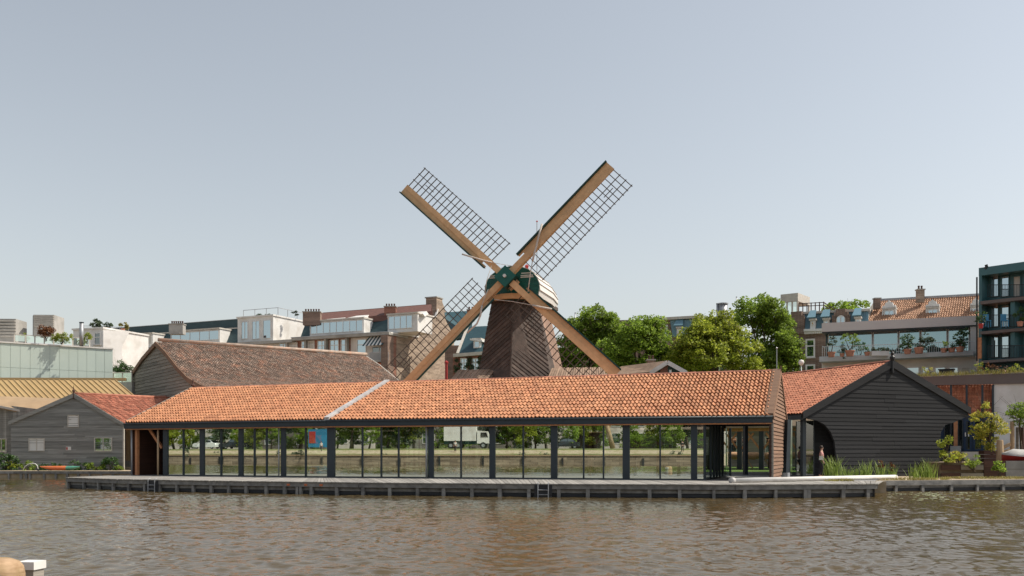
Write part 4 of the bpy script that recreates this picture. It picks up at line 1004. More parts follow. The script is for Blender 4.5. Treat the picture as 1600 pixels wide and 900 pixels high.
# ------------------------------------------------------------------ the windmill
yw, tl = math.radians(14), math.radians(7)
sn = V(-math.sin(yw) * math.cos(tl), -math.cos(yw) * math.cos(tl), math.sin(tl))
sex = V(math.cos(yw), -math.sin(yw), 0)
HUB = P(791, 434, 79.6)
sm = Frame(HUB, sex, sn.cross(sex))
mill = thing('windmill', 'dark timber sawmill windmill with green cap and four lattice sails behind the boathouse', 'windmill', G(800, 83, DZ))
def sail(tip, flip):
    u, v = sm.hit(*tip)
    R = math.hypot(u, v); e = Vector((u / R, v / R)) * (-1 if flip else 1); c = Vector((e.y, -e.x))
    T = lambda r, q, o: sm.w(e.x * r + c.x * q, e.y * r + c.y * q, o)
    def bar(mb, r0, r1, q0, q1, o0, o1):
        return mb.hexa([T(r0, q0, o0), T(r0, q1, o0), T(r1, q1, o0), T(r1, q0, o0), T(r0, q0, o1), T(r0, q1, o1), T(r1, q1, o1), T(r1, q0, o1)])
    mb = MB()
    mb.hexa([T(.3, -.19, -.2), T(.3, .19, -.2), T(R, .20, -.05), T(R, -.06, -.05), T(.3, -.19, .16), T(.3, .19, .16), T(R, .20, .07), T(R, -.06, .07)])
    s = mb.build('sail', M['wood_sail'], mill)
    b = MB(); b.hexa([T(1.75, -.40, .02), T(1.75, -.16, .02), T(R, -.06, .0), T(R, -.42, .0), T(1.75, -.40, .09), T(1.75, -.16, .09), T(R, -.06, .06), T(R, -.42, .06)])
    b.build('leading_board', M['wood_sail'], s)
    bar(MB(), 1.42, 1.75, -.40, -.30, .02, .09).build('leading_board', M['wood_sail'], s)
    b = MB(); b.hexa([T(1.38, -.43, .0), T(1.38, -.395, .0), T(R + .02, -.415, -.02), T(R + .02, -.45, -.02), T(1.38, -.50, .26), T(1.38, -.40, .26), T(R + .02, -.42, .2), T(R + .02, -.50, .2)])
    b.build('edge_board', M['green_dark'], s)
    n = int((R - 1.4) / .352); hw = .021
    tw = lambda r, q: -.05 - q * .16 * (1 - .75 * r / R)
    for i in range(n + 1):
        r = 1.45 + (R - 1.5) * i / n
        q1 = 1.70
        MB().hexa([T(r - hw, .1, tw(r, .1) - .03), T(r + hw, .1, tw(r, .1) - .03), T(r + hw, q1, tw(r, q1) - .03), T(r - hw, q1, tw(r, q1) - .03),
                   T(r - hw, .1, tw(r, .1) + .02), T(r + hw, .1, tw(r, .1) + .02), T(r + hw, q1, tw(r, q1) + .02), T(r - hw, q1, tw(r, q1) + .02)]).build('cross_bar', M['lattice_wood'], s)
    for q in (.68, 1.16, 1.64):
        mb = MB(); r0, r1 = 1.35 + .1 * (q < 1), R + .02
        mb.hexa([T(r0, q - hw, tw(r0, q) + .021), T(r0, q + hw, tw(r0, q) + .021), T(r1, q + hw, tw(r1, q) + .021), T(r1, q - hw, tw(r1, q) + .021),
                 T(r0, q - hw, tw(r0, q) + .06), T(r0, q + hw, tw(r0, q) + .06), T(r1, q + hw, tw(r1, q) + .06), T(r1, q - hw, tw(r1, q) + .06)])
        mb.build('long_bar', M['lattice_wood'], s)
    r = R - 1.25; mb = MB()
    bar(mb, r - .33, r + .4, .9, .935, tw(r, .9), tw(r, .9) + .05).build('long_bar', M['lattice_wood'], s)
    return s, T, R
sails = [sail((956, 261), False), sail((634, 293), False), sail((956, 261), True), sail((634, 293), True)]
ropes = [(0, [(847, 350), (842, 368), (838, 385), (834, 400), (832, 408)], .06), (0, [(832, 408), (829, 425), (825, 456)], .03),
         (1, [(722, 397), (742, 403), (755, 407), (768, 410)], .05), (1, [(768, 410), (785, 413), (803, 416)], .014), (1, [(768, 415), (760, 440), (758, 465)], .018),
         (2, [(753, 478), (751, 492), (745, 506), (735, 515), (730, 520)], .055), (2, [(763, 452), (757, 465), (753, 478)], .03),
         (3, [(772, 468), (800, 471), (832, 477)], .02), (3, [(832, 477), (845, 480), (862, 483)], .06)]
for k, pts, r in ropes:
    MB().tube([sm.w(*sm.hit(*p, .3), .3) for p in pts], r, 7).build('rope', M['rope'], sails[k][0], smooth=True)
# hub: the crossing poll end with its bands and bolt
ang = math.atan2(sm.hit(956, 261)[1], sm.hit(956, 261)[0])
hx = (sm.ex * math.cos(ang) + sm.ey * math.sin(ang)); hf = Frame(HUB, hx, sn.cross(hx))
MB().fbox(hf, -.47, .47, -.47, .47, -.6, .34).build('hub', M['green_paint'], mill)
MB().tube([HUB + sn * .33, HUB + sn * .46], .10, 12).build('hub_bolt', M['white_paint'], mill)
for o in (-.30, -.38):
    MB().fbox(hf, -.49, .49, -.50, -.474, o, o + .3 if o < -.35 else .3).build('hub_band', M['green_dark'], mill)
for q in (-.62, -.74): MB().fbox(hf, -.36, .36, q, q + .05, -.2, .05).build('hub_wedge', M['wood_pale'], mill)
# cap
nh = V(sn.x, sn.y, 0).normalized(); cex = V(-nh.y, nh.x, 0)
cap0 = HUB - nh * 1.0
nh = V(-math.sin(math.radians(18)), -math.cos(math.radians(18)), 0); cex = V(-nh.y, nh.x, 0); cf = Frame(cap0, cex)
cu, cv = cf.hit(800, 451); rx, ry = cf.hit(842.8, 451)[0] - cu, cf.hit(800, 416)[1] - cv
zb = cf.hit(800, 467)[1]
def sect(k, s=1.0, dz=0.0):
    out = []
    for i in range(k + 1):
        a = math.radians(-22 + (224) * i / k)
        out.append((cu + rx * s * math.cos(a), cv + dz + ry * s * math.sin(a)))
    return out
fp = sect(18)
boards(cf, fp, M['green_paint'], mill, .30, 0, .03, .5, name='cap_front_board', off=.02)
for py, x0, x1 in ((421, 786, 797), (424, 784, 795), (431.5, 766, 779), (434.5, 765, 776), (427, 815, 829), (430.5, 814, 833), (433, 814, 834)):
    u0, u1, v0, v1 = cf.rect(x0, py - .8, x1, py + .8); MB().fbox(cf, u0, u1, v0, v1, .05, .085).build('cap_trim', M['white_paint'], mill)
LC = 5.0
front = [cf.w(u, v, .0) for u, v in sect(15)]; midd = [cf.w(u, v, -LC * .6) for u, v in sect(15, 1.0, -.05)]; rear = [cf.w(u, v, -LC) for u, v in sect(15, .86, -.12)]
cc_ = cf.w(cu, cv, 0)
for i in range(15):
    for A, B in ((front, midd), (midd, rear)):
        k = cf.w(cu, cv, 0); ax = nh
        def outw(p, s=1.035):
            q = p - cc_; par = ax * q.dot(ax); return cc_ + par + (q - par) * s
        lo = 0 if i < 7 else 1        # lap: the lower edge stands proud
        a, b, c, d = A[i], A[i + 1], B[i + 1], B[i]
        e1_, e2_ = (1.045, 1.012) if i < 7 else (1.012, 1.045)
        if i == 7: e1_, e2_ = 1.03, 1.03
        MB().hexa([a, b, c, d, outw(a, e1_), outw(b, e2_), outw(c, e2_), outw(d, e1_)]).build('cap_board', M['white_board'], mill)
MB().prism(rear, -nh * .05).build('cap_rear', M['white_board'], mill)
bm_pts = [cf.w(*cf.hit(x, y, .35), .35) for x, y in ((772, 466), (785, 463.5), (800, 462.5), (815, 463), (838, 464))]
for i in range(4): MB().beam(bm_pts[i], bm_pts[i + 1], .3, .30).build('front_beam', M['wood_sail'], mill)
bm2 = [cf.w(*cf.hit(x, y, .1), .1) for x, y in ((758, 467), (842, 466))]
MB().beam(bm2[0], bm2[1], .3, .22).build('cap_sill', M['green_dark'], mill)
MB().fbox(cf, cu - rx * .92, cu + rx * .9, zb - .12, zb + .1, -LC * .97, -.05).build('cap_floor', M['wood_tower'], mill)
for px, py in ((802, 417), (823, 415)):
    MB().lathe(P(px, py, 81.2) - V(0, 0, .1), [(.05, -.2), (.10, 0), (.13, .08), (.05, .16)], 8).build('cap_knob', M['red_paint'], mill)
pl = P(839, 428, 84)
MB().tube([pl, P(839, 346, 84)], .028, 6).build('lightning_rod', M['zinc'], mill)
MB().lathe(P(839, 346, 84), [(.01, -.06), (.07, 0), (.01, .06)], 8).build('rod_ball', M['red_paint'], mill)
# tower: two tarred faces meeting in the middle, a side face on the right coloured as sunlit
def ext(a, b, z):
    t = (z - a.z) / (b.z - a.z); return a.lerp(b, t)
TC = [(P(772, 470, 82.3), P(749, 588, 82.3)), (P(802, 466, 80.6), P(797, 590, 80.2)), (P(837, 464, 82.3), P(858, 588, 82.3)), (P(846, 470, 85.2), P(877, 588, 85.6))]
TC = [(t, ext(t, b, DZ)) for t, b in TC]
def face(L, R, m, width, ang, nm, tt=.045, lap=.8):
    (tl_, bl_), (tr_, br_) = L, R
    ex = (br_ - bl_).normalized(); up_ = ((tl_ + tr_) - (bl_ + br_)) * .5; ey = (up_ - ex * up_.dot(ex)).normalized()
    fr = Frame(bl_, ex, ey)
    uv = [((p - bl_).dot(ex), (p - bl_).dot(ey)) for p in (bl_, br_, tr_, tl_)]
    boards(fr, uv, m, mill, width, ang, tt, lap, nm, off=.02, jitter=.1)
    MB().prism([fr.w(u, v, .01) for u, v in uv], fr.n * -.1).build('tower_wall', m, mill)
    return fr, uv
face(TC[0], TC[1], M['wood_tower'], .215, math.radians(35), 'tower_board', .045)
face(TC[1], TC[2], M['wood_tower'], .215, math.radians(-34), 'tower_board', .045)
face(TC[2], TC[3], M['wood_tower_lit'], .27, math.radians(93), 'tower_board', .03, .2)
bk = [P(800, 470, 88), ext(P(800, 470, 88), P(800, 588, 88.4), DZ)]
mb = MB(); ring = TC + [bk]; ctr = sum((x[1] for x in ring), Vector()) / 5
mb.add([x[0].lerp(sum((y[0] for y in ring), Vector()) / 5, .05) for x in ring] + [x[1].lerp(ctr, .05) for x in ring], [(0, 1, 2, 3, 4), (9, 8, 7, 6, 5)] + [(i, (i + 1) % 5, (i + 1) % 5 + 5, i + 5) for i in range(5)])
mb.build('tower_core', M['wood_tower'], mill)
MB().beam(TC[1][0] + V(0, -.05, 0), TC[1][1] + V(0, -.07, 0), .07, .05, (0, 1, 0)).build('corner_board', M['wood_tower'], mill)
# flared skirt at the foot of the tower on the left
sk = [P(752, 572, 82.4), P(736, 592, 81.5), P(797, 592, 80), P(797, 572, 80.4)]
MB().prism([sk[0], sk[1], sk[2], sk[3]], (0, .1, 0)).build('skirt', M['wood_tower'], mill)
# plank roofs of the saw floor
def plank_roof(name, label, bl_, br_, tr_, tl_, n, m='roof_wood'):
    r = thing(name, label, 'shed', V((bl_.x + br_.x) / 2, (bl_.y + br_.y) / 2, DZ))
    nn = (br_ - bl_).cross(tl_ - bl_).normalized()
    for i in range(n):
        a, b = i / n + .004, (i + 1) / n - .004
        o = nn * (.02 * (i % 2) + rng.uniform(0, .01))
        q = [bl_.lerp(br_, a) + o, bl_.lerp(br_, b) + o, tl_.lerp(tr_, b) + o, tl_.lerp(tr_, a) + o]
        MB().prism(q, nn * .04).build('roof_plank', M[m], r)
    dz = V(0, 0, bl_.z - DZ)
    MB().hexa([bl_ - dz, br_ - dz, br_ - dz + V(0, 4, 0), bl_ - dz + V(0, 4, 0), bl_ - nn * .1, br_ - nn * .1, tr_ - nn * .1 , tl_ - nn * .1]).build('wall', M['wood_taupe'], r)
plank_roof('plank_shed', 'low shed roofed with pale bare planks left of the mill tower', P(690, 612, 78), P(745, 612, 78), P(775, 578, 81.5), P(716, 579, 81.5), 14)
plank_roof('plank_shed', 'low shed roofed with pale pinkish planks right of the mill tower', P(846, 612, 78), P(950, 612, 78), P(945, 575, 83), P(862, 576, 83), 24)

# ------------------------------------------------------------------ terrace row on the left behind the barn
DA = 1.3
A0 = G(612, 105 * DA, DZ); aA = math.radians(24.5)
fa = Frame(A0, (math.cos(aA), -math.sin(aA), 0))
sa = Frame(A0 + fa.ex * .02, -fa.n)
cA = lambda x, y: (350 + x / 4.324, 440 + y / 4.324)
cB = lambda x, y: (150 + x / 4.5, 440 + y / 4.5)
vC = fa.hit(612, 521)[1]; uE = fa.hit(176, 560)[0]; uM = fa.hit(372, 500)[0]
row = thing('terrace_building', 'long brick terrace with slate mansard, white dormers and grey brick side gable', 'building', fa.w(-8, 0, 0))
MB().fbox(fa, fa.hit(462, 520)[0], 0, 0, vC - .2, -11, 0).build('wall', M['brick_red'], row)
uS = fa.hit(462, 520)[0]
MB().fbox(fa, uS, .15, vC - .2, vC + .06, -3, .75).build('cornice', M['concrete'], row)
MB().fbox(fa, uS - .02, .12, vC + .061, vC + .13, -3, .8).build('gutter', M['zinc'], row)
row2 = thing('terrace_building', 'pale terrace with dark slate mansard and glazed dormers left of the white penthouse box', 'building', fa.w(-25, 0, 0))
MB().fbox(fa, uE - 12, uS - .03, 0, vC - .35, -11, 0).build('wall', M['cream_wall'], row2)
MB().fbox(fa, uE - 12, uS - .03, vC - .35, vC - .05, -3, .6).build('cornice', M['concrete'], row2)
# mansard behind the cornice
fm = Frame(fa.w(0, 0, -1.6), fa.ex)
def mans(parent, x0, x1, ytop0, ytop1, m, back=1.3):
    u0, u1 = fm.hit(x0, ytop0)[0], fm.hit(x1, ytop1)[0]; v0, v1 = fm.hit(x0, ytop0)[1], fm.hit(x1, ytop1)[1]
    v = (v0 + v1) / 2
    MB().hexa([fm.w(u0, vC - .3, 0), fm.w(u1, vC - .3, 0), fm.w(u1, vC - .3, -4), fm.w(u0, vC - .3, -4), fm.w(u0, v, -back), fm.w(u1, v, -back), fm.w(u1, v, -4), fm.w(u0, v, -4)]).build('mansard', M[m], parent)
    MB().fbox(fm, u0, u1, v, v + .12, -back - .4, -back + .1).build('roof_edge', M['stone_trim'], parent)
    return v
vm = mans(row, *(cA(500, 0)[0], 614), cA(545, 268)[1], cA(1105, 232)[1], 'slate_dark')
mans(row2, 170, 372, cB(240, 368)[1], cB(985, 330)[1], 'slate_dark')
# upper dark fascia set further back on the left half
fu = Frame(fa.w(0, 0, -4.2), fa.ex)
u0, v0 = fu.hit(*cB(240, 322)); u1, v1 = fu.hit(*cB(985, 265)); _, vb = fu.hit(*cB(600, 380))
MB().fbox(fu, u0 - 3, u1 + 1, vb - 1.5, (v0 + v1) / 2, -6, 0).build('roof_storey', M['slate_dark'], row2)
MB().fbox(fu, u0 - 3, u1 + 1, (v0 + v1) / 2, (v0 + v1) / 2 + .06, -6, .06).build('roof_edge', M['zinc'], row2)
def dormer(parent, pl_, pr_, ptop, pbot, fr, depth, nx, m='white_paint', mg='win_glass', ny=1, sidew=0):
    u0, u1, v0, v1 = fr.rect(pl_, ptop, pr_, pbot)
    d = MB().fbox(fr, u0, u1, v0 - .25, v1, -depth, 0).build('dormer', M[m], parent)
    MB().fbox(fr, u0 - .08, u1 + .08, v1, v1 + .16, -depth, .14).build('dormer_roof', M['stone_trim'], d)
    win_uv(parent, fr, u0 + .08, u1 - .08 - sidew, v0 + .1, v1 - .1, m, mg, nx, ny, .02, .07, sill=False)
    return d
fd = Frame(fa.w(0, 0, -.9), fa.ex)
def dr(parent, c, x0, y0, x1, y1, nx, depth=3, mg='win_glass', fr=fd, **k):
    a, b = c(x0, y0), c(x1, y1); return dormer(parent, a[0], b[0], a[1], b[1], fr, depth, nx, mg=mg, **k)
dr(row, cA, 580, 262, 945, 352, 8, 3.5)
dr(row, cA, 1106, 222, 1308, 325, 4, 3.0, sidew=.5)
dr(row2, cB, 525, 345, 870, 425, 5, 3.2)
dr(row2, cB, 245, 372, 400, 450, 4, 3.0, mg='curtain')
# glass skylight hoods
fk = Frame(fa.w(0, 0, -1.2), fa.ex)
for x0, x1, yt, yb in ((665, 800, 228, 255), (812, 948, 214, 245), (1195, 1345, 188, 222)):
    a, b = cA(x0, yb), cA(x1, yb); u0, u1, v0, v1 = fk.rect(a[0], cA(0, yt)[1], b[0], a[1])
    MB().prism([fk.w(u0, v0, 0), fk.w(u1, v0, 0), fk.w(u1 - .5, v1, -1.6), fk.w(u0 + .5, v1, -1.6)], -fa.n * .4 - V(0, 0, .25)).build('skylight', M['white_paint'], row)
# white penthouse box with glass railing
fw = Frame(fa.w(0, 0, -.35), fa.ex)
u0, u1, v0, v1 = fw.rect(cA(92, 0)[0], cA(0, 240)[1], cA(332, 0)[0], cA(0, 402)[1])
pb = thing('penthouse', 'white penthouse box with french windows and a railed roof terrace on the terrace row', 'building', fa.w(u0, 0, 0))
MB().hexa([fw.w(u0, vC - .1, 0), fw.w(u1, vC - .1, 0), fw.w(u1, vC - .1, -4.2), fw.w(u0, vC - .1, -4.2), fw.w(u0, v1, 0), fw.w(u1, v1, 0), fw.w(u1, v1, -6.4), fw.w(u0, v1, -6.4)]).build('wall', M['white_paint'], pb)
MB().fbox(fw, u0 - .1, u1 + .1, v1, v1 + .16, -6.5, .12).build('roof_edge', M['white_paint'], pb)
for x0, x1, y0, y1, n in ((118, 163, 270, 388, 2), (190, 242, 265, 390, 2), (264, 318, 258, 385, 1)):
    a, b = cA(x0, y0), cA(x1, y1); win(pb, fw, a[0], a[1], b[0], b[1], nx=n, off=.02, sill=False)
fr2 = Frame(fw.w(0, 0, -.5), fa.ex)
a0, a1 = cA(132, 0)[0], cA(497, 0)[0]
ua, ub = fr2.hit(a0, 485)[0], fr2.hit(cA(365, 0)[0], 485)[0]; zt = fr2.hit(*cA(240, 186))[1]
MB().beam(fr2.w(ua, zt), fr2.w(ub, zt), .05, .05).build('rail', M['zinc'], pb)
MB().beam(fr2.w(ub, zt), fr2.w(ub, zt, -5), .05, .05).build('rail', M['zinc'], pb)
for k in range(4): MB().beam(fr2.w(ua + (ub - ua) * k / 3, v1 + .16), fr2.w(ua + (ub - ua) * k / 3, zt), .05, .05, fa.n).build('rail_post', M['zinc'], pb)
for k in (1, 2, 3): MB().beam(fr2.w(ub, v1 + .16, -5 * k / 3), fr2.w(ub, zt, -5 * k / 3), .05, .05, fa.n).build('rail_post', M['zinc'], pb)
for k, (px, lab) in enumerate(((391, 'small green shrub at the left end of the railed roof terrace'), (404, 'small pale shrub in the middle of the railed roof terrace'), (448, 'small potted plant at the right end of the railed roof terrace'))):
    p = fr2.w(fr2.hit(px, 490)[0], v1 + .18, -1.5)
    shrub('terrace_plant', lab, [(tuple(p + V(0, 0, .28)), .35, .3, .28)], p, M['leaf_olive'], 120, 24, .07, .13, group='plants on the railed roof terrace')
# brick facade windows under the cornice
for x0, y0, x1, y1, nx, mg in ((372, 415, 430, 452, 2, 'win_glass'), (440, 410, 497, 470, 2, 'curtain'), (523, 402, 562, 475, 1, 'win_glass'), (568, 400, 612, 470, 1, 'curtain'), (632, 398, 692, 490, 2, 'win_glass'), (716, 393, 776, 490, 2, 'win_glass'), (790, 390, 832, 490, 1, 'win_glass')):
    a, b = cA(x0, y0), cA(x1, y1); win(row, fa, a[0], a[1], b[0], b[1], 'white_paint', mg, nx, 2, .02, .08, sill=False)
for x in (437, 563, 700, 840): MB().fbox(fa, fa.hit(cA(x, 0)[0], 530)[0] - .12, fa.hit(cA(x, 0)[0], 530)[0] + .12, 2, vC - .2, 0, .45).build('pier', M['concrete'], row)
# loggia bay with awning, balcony and orange panel at the right end
u0, u1, v0, v1 = fa.rect(cA(858, 0)[0], cA(0, 375)[1], cA(1110, 0)[0], cA(0, 640)[1])
MB().fbox(fa, u0, u1, v0, v1, .02, .05).build('loggia_back', M['cream_wall'], row)
a, b = cA(898, 388), cA(962, 490); win(row, fa, a[0], a[1], b[0], b[1], 'white_paint', 'win_glass', 1, 2, .06, .09, name='door', sill=False)
a, b = cA(1000, 435), cA(1100, 480); win(row, fa, a[0], a[1], b[0], b[1], 'white_paint', 'win_dark', 2, 1, .06, .09, sill=False)
aw0, aw1 = fa.hit(*cA(985, 372)), fa.hit(*cA(1108, 365)); ab = fa.hit(*cA(970, 440)), fa.hit(*cA(1108, 440))
for i in range(11):
    s0, s1 = i / 11, (i + 1) / 11
    t0 = (aw0[0] + (aw1[0] - aw0[0]) * s0, aw0[1]); t1 = (aw0[0] + (aw1[0] - aw0[0]) * s1, aw0[1])
    b0 = ab[0][0] + (ab[1][0] - ab[0][0]) * s0; b1 = ab[0][0] + (ab[1][0] - ab[0][0]) * s1
    MB().prism([fa.w(t0[0], t0[1], .1), fa.w(t1[0], t1[1], .1), fa.w(b1, ab[0][1], 1.0), fa.w(b0, ab[0][1], 1.0)], V(0, 0, -.04)).build('awning_stripe', M['white_paint' if i % 2 else 'slate_dark'], row)
rail(row, fa, cA(985, 0)[0], (cA(0, 480)[1], cA(0, 478)[1]), cA(1110, 0)[0], (cA(0, 535)[1], cA(0, 533)[1]), 'zinc', .75, 20, .02)
u0, u1, v0, v1 = fa.rect(cA(985, 0)[0], cA(0, 533)[1], cA(1110, 0)[0], cA(0, 548)[1]); MB().fbox(fa, u0, u1, v0, v1, .05, .8).build('balcony_slab', M['concrete'], row)
u0, u1, v0, v1 = fa.rect(cA(1040, 0)[0], cA(0, 550)[1], cA(1108, 0)[0], cA(0, 640)[1]); MB().fbox(fa, u0, u1, v0, v1, .06, .4).build('orange_panel', M['orange_plastic'], row)
MB().fbox(fa, -.75, .04, 0, vC - .22, -.3, .82).build('end_pier', M['brick_brown'], row)
# red-brown ridge roof and chimneys
r0, r1 = P(*cA(640, 262), 111 * DA), P(*cA(1400, 200), 107.5 * DA)
t0, t1 = P(*cA(640, 214), 114.5 * DA), P(*cA(1400, 154), 111 * DA)
MB().hexa([r0 - V(0, 0, .6), r1 - V(0, 0, .6), t1 - V(0, -.5, 1.5), t0 - V(0, -.5, 1.5), r0, r1, t1, t0]).build('ridge_roof', M['red_roof'], row)
MB().hexa([t0 + V(0, 5, -2), t1 + V(0, 5, -2), t1 + V(0, .05, -.1), t0 + V(0, .05, -.1), t0 + V(0, 5, -1.8), t1 + V(0, 5, -1.8), t1 + V(0, .1, .06), t0 + V(0, .1, .06)]).build('ridge_roof', M['red_roof'], row)
def chim(parent, c, x0, y0, x1, y1, d, m, npots, dep=.9):
    a, b = c(x0, y0), c(x1, y1); d *= DA if parent in (row, row2) else 1
    p0, p1 = P(a[0], b[1], d), P(b[0], a[1], d)
    ch = MB().box(p0.x, p1.x, p0.y, p0.y + dep, p0.z - .35, p1.z).build('chimney', M[m], parent)
    MB().box(p0.x - .06, p1.x + .06, p0.y - .06, p0.y + dep + .06, p1.z, p1.z + .09).build('chimney_cap', M['concrete'], ch)
    if npots:
        mb = MB(); w = (p1.x - p0.x) / npots
        pots(mb, ((p0.x + p1.x) / 2, p0.y + dep / 2, p1.z + .09), w * .9, .3, npots).build('chimney_pots', M['wood_dark_brown'], ch)
    return ch
chim(row, cA, 532, 206, 650, 270, 110, 'brick_brown', 6)
chim(row, cA, 1082, 170, 1160, 228, 109, 'brick_red', 4)
chim(row2, cB, 512, 300, 610, 345, 108, 'concrete', 6)
# grey brick side gable
sg_ = [cA(1165, 362), cA(1310, 376), cA(1310, 216), cA(1425, 240), cA(1442, 186), cA(1442, 118), cA(1468, 118), cA(1502, 212), cA(1545, 330), cA(1555, 420), cA(1556, 700), cA(1165, 700)]
slab_px(row, sa, sg_, -.5, 0.0, 'brick_tan', 'side_gable')
for p, q in ((cA(1120, 345), cA(1310, 374)), (cA(1310, 374), cA(1310, 214)), (cA(1310, 214), cA(1425, 240)), (cA(1425, 240), cA(1442, 186))):
    a, b = sa.hit(*p), sa.hit(*q); MB().beam(sa.w(*a, .04), sa.w(*b, .04), .12, .2, sa.n).build('gable_trim', M['white_paint'], row)
a, b = sa.hit(*cA(1434, 200)), sa.hit(*cA(1470, 118))
MB().fbox(sa, a[0], b[0] + .1, a[1] - 1, b[1], -1.3, .04).build('chimney', M['brick_tan'], row)
MB().fbox(sa, a[0] - .1, b[0] + .2, b[1], b[1] + .12, -1.4, .12).build('chimney_cap', M['concrete'], row)
p = P(691, 560, 100)
pole = thing('vent_pipe', 'thin red pipe standing above the plank roof left of the mill', 'pipe', G(697.5, 92, DZ))
MB().tube([G(697.5, 92, DZ), P(697.5, 568, 92)], .09, 8).build('shaft', M['red_paint'], pole); MB().lathe(P(697.5, 568, 92), [(.13, 0), (.13, .12), (.02, .2)], 8).build('cap', M['red_paint'], pole)

# ------------------------------------------------------------------ white house and green glass building, far left
fh = VF(108, 127, 163, 125, DZ)
cG = lambda x, y: (x / 6.427, 480 + y / 6.427)
wh = thing('white_house', 'white plastered house with roof terrace and plants above the green glass building', 'house', fh.w(0, 0, 0))
u0, v1 = fh.hit(*cG(735, 232)); u1, _ = fh.hit(*cG(1035, 230))
MB().fbox(fh, u0, u1, 0, v1, -6, 0).build('wall', M['white_paint'], wh)
MB().fbox(fh, u0 - .1, u1 + .1, v1, v1 + .15, -6, .1).build('roof_edge', M['white_paint'], wh)
shf = Frame(fh.w(u1 + .02, 0, 0), (math.cos(.75), math.sin(.75), 0))
slab_px(wh, shf, [cG(1037, 232), cG(1305, 240), cG(1225, 400), cG(1225, 700), cG(1037, 700)], -.4, 0, 'white_paint', 'side_wall')
a, b = cG(948, 255), cG(1012, 378); win(wh, fh, a[0], a[1], b[0], b[1], 'white_paint', 'win_dark', 1, 2, .02, .08)
zt = fh.hit(*cG(950, 160))[1]
tw_ = Frame(fh.w(0, 0, -.6), (math.cos(.35), math.sin(.35), 0))
ua, ub = tw_.hit(cG(840, 0)[0], 505)[0], tw_.hit(cG(1290, 0)[0], 505)[0]
MB().beam(tw_.w(ua, zt), tw_.w(ub, zt), .05, .05).build('rail', M['zinc'], wh)
for k in range(6): MB().beam(tw_.w(ua + (ub - ua) * k / 5, v1 + .1), tw_.w(ua + (ub - ua) * k / 5, zt), .05, .05, fh.n).build('rail_post', M['zinc'], wh)
for px, r, lab in ((cG(955, 0)[0], .55, 'bushy green potted plant on the roof of the white house'), (cG(1015, 0)[0], .35, 'small olive potted plant on the roof of the white house'), (cG(1095, 0)[0], .38, 'upright green potted plant on the roof of the white house'), (cG(1235, 0)[0], .4, 'straw coloured plant in a wide pot on the roof of the white house')):
    p = tw_.w(tw_.hit(px, 505)[0], v1 + .12, .1)
    q = thing('potted_plant', lab, 'plant', p, 'plants on the white house roof')
    MB().lathe(p, [(.16, 0), (.22, .3), (.2, .3)], 10).build('pot', M['terracotta'], q)
    np_mesh('foliage', blob_leaves([(tuple(p + V(0, 0, .3 + r * .7)), r, r * .8, r * .75)], 90, 30, .075, .14), 4, M['grass_dry' if px > 190 else 'leaf_olive'], q)
fg = VF(-30, 106, 176.5, 113, DZ)
gb = thing('green_glass_building', 'long building clad in pale green glass panels above the golden roof', 'building', fg.w(5, 0, 0))
uA0, uB0 = fg.hit(-30, 560)[0], fg.hit(176, 560)[0]
vt = fg.hit(100, 541)[1]; vj = fg.hit(100, 580.5)[1]
MB().fbox(fg, uA0, uB0, 0, vt, -6, -.03).build('wall', M['green_panel'], gb)
pj = [-30] + [cG(x, 0)[0] for x in (-93, 8, 105, 203, 303, 402, 500, 597, 692, 782, 872, 962, 1050, 1133)]
def vline(px, y0, y1): return y0 + (y1 - y0) * px / 176
for a, b in zip(pj[1:-1], pj[2:]):
    ua, ub = fg.hit(a, 560)[0] + .012, fg.hit(b, 560)[0] - .012
    va, vb = fg.hit(a, vline(a, 535, 545.8))[1], fg.hit(b, vline(b, 535, 545.8))[1]
    ja, jb = fg.hit(a, vline(a, 573.5, 582))[1], fg.hit(b, vline(b, 573.5, 582))[1]
    o = rng.uniform(0, .004)
    MB().prism([fg.w(ua, ja + .015, o), fg.w(ub, jb + .015, o), fg.w(ub, vb, o), fg.w(ua, va, o)], fg.n * -.04).build('glass_panel', M['green_panel'], gb)
    MB().prism([fg.w(ua, 3, o), fg.w(ub, 3, o), fg.w(ub, jb - .015, o), fg.w(ua, ja - .015, o)], fg.n * -.04).build('glass_panel', M['green_panel'], gb)
MB().hexa([fg.w(*fg.hit(-30, 533.5), .08), fg.w(*fg.hit(177, 546), .08), fg.w(*fg.hit(177, 546), -6), fg.w(*fg.hit(-30, 533.5), -6),
           fg.w(*fg.hit(-30, 531.5), .08), fg.w(*fg.hit(177, 544), .08), fg.w(*fg.hit(177, 544), -6), fg.w(*fg.hit(-30, 531.5), -6)]).build('parapet', M['white_paint'], gb)
fo = Frame(fg.w(0, 0, -.5), fg.ex)
for i, x in enumerate((145, 257, 350, 445, 540, 632, 730, 830, 900)):
    p, q = cG(x, 275 + (x - 145) * .05), cG(x, 352 + (x - 145) * .06)
    a, b = fo.hit(*p), fo.hit(*q); MB().beam(fo.w(*b), fo.w(*a), .09, .09, fo.n).build('rail_post', M['stone_trim'], gb)
    if i:
        ua, ub = fo.hit(prev[0], 525)[0] + .06, a[0] - .06
        MB().quad(fo.w(ua, b[1] + .1), fo.w(ub, b[1] + .1), fo.w(ub, a[1] - .05), fo.w(ua, a[1] - .05)).build('rail_glass', M['pav_glass'], gb, recalc=False)
        MB().beam(fo.w(ua, a[1]), fo.w(ub, a[1]), .05, .05).build('rail', M['stone_trim'], gb)
    prev = p
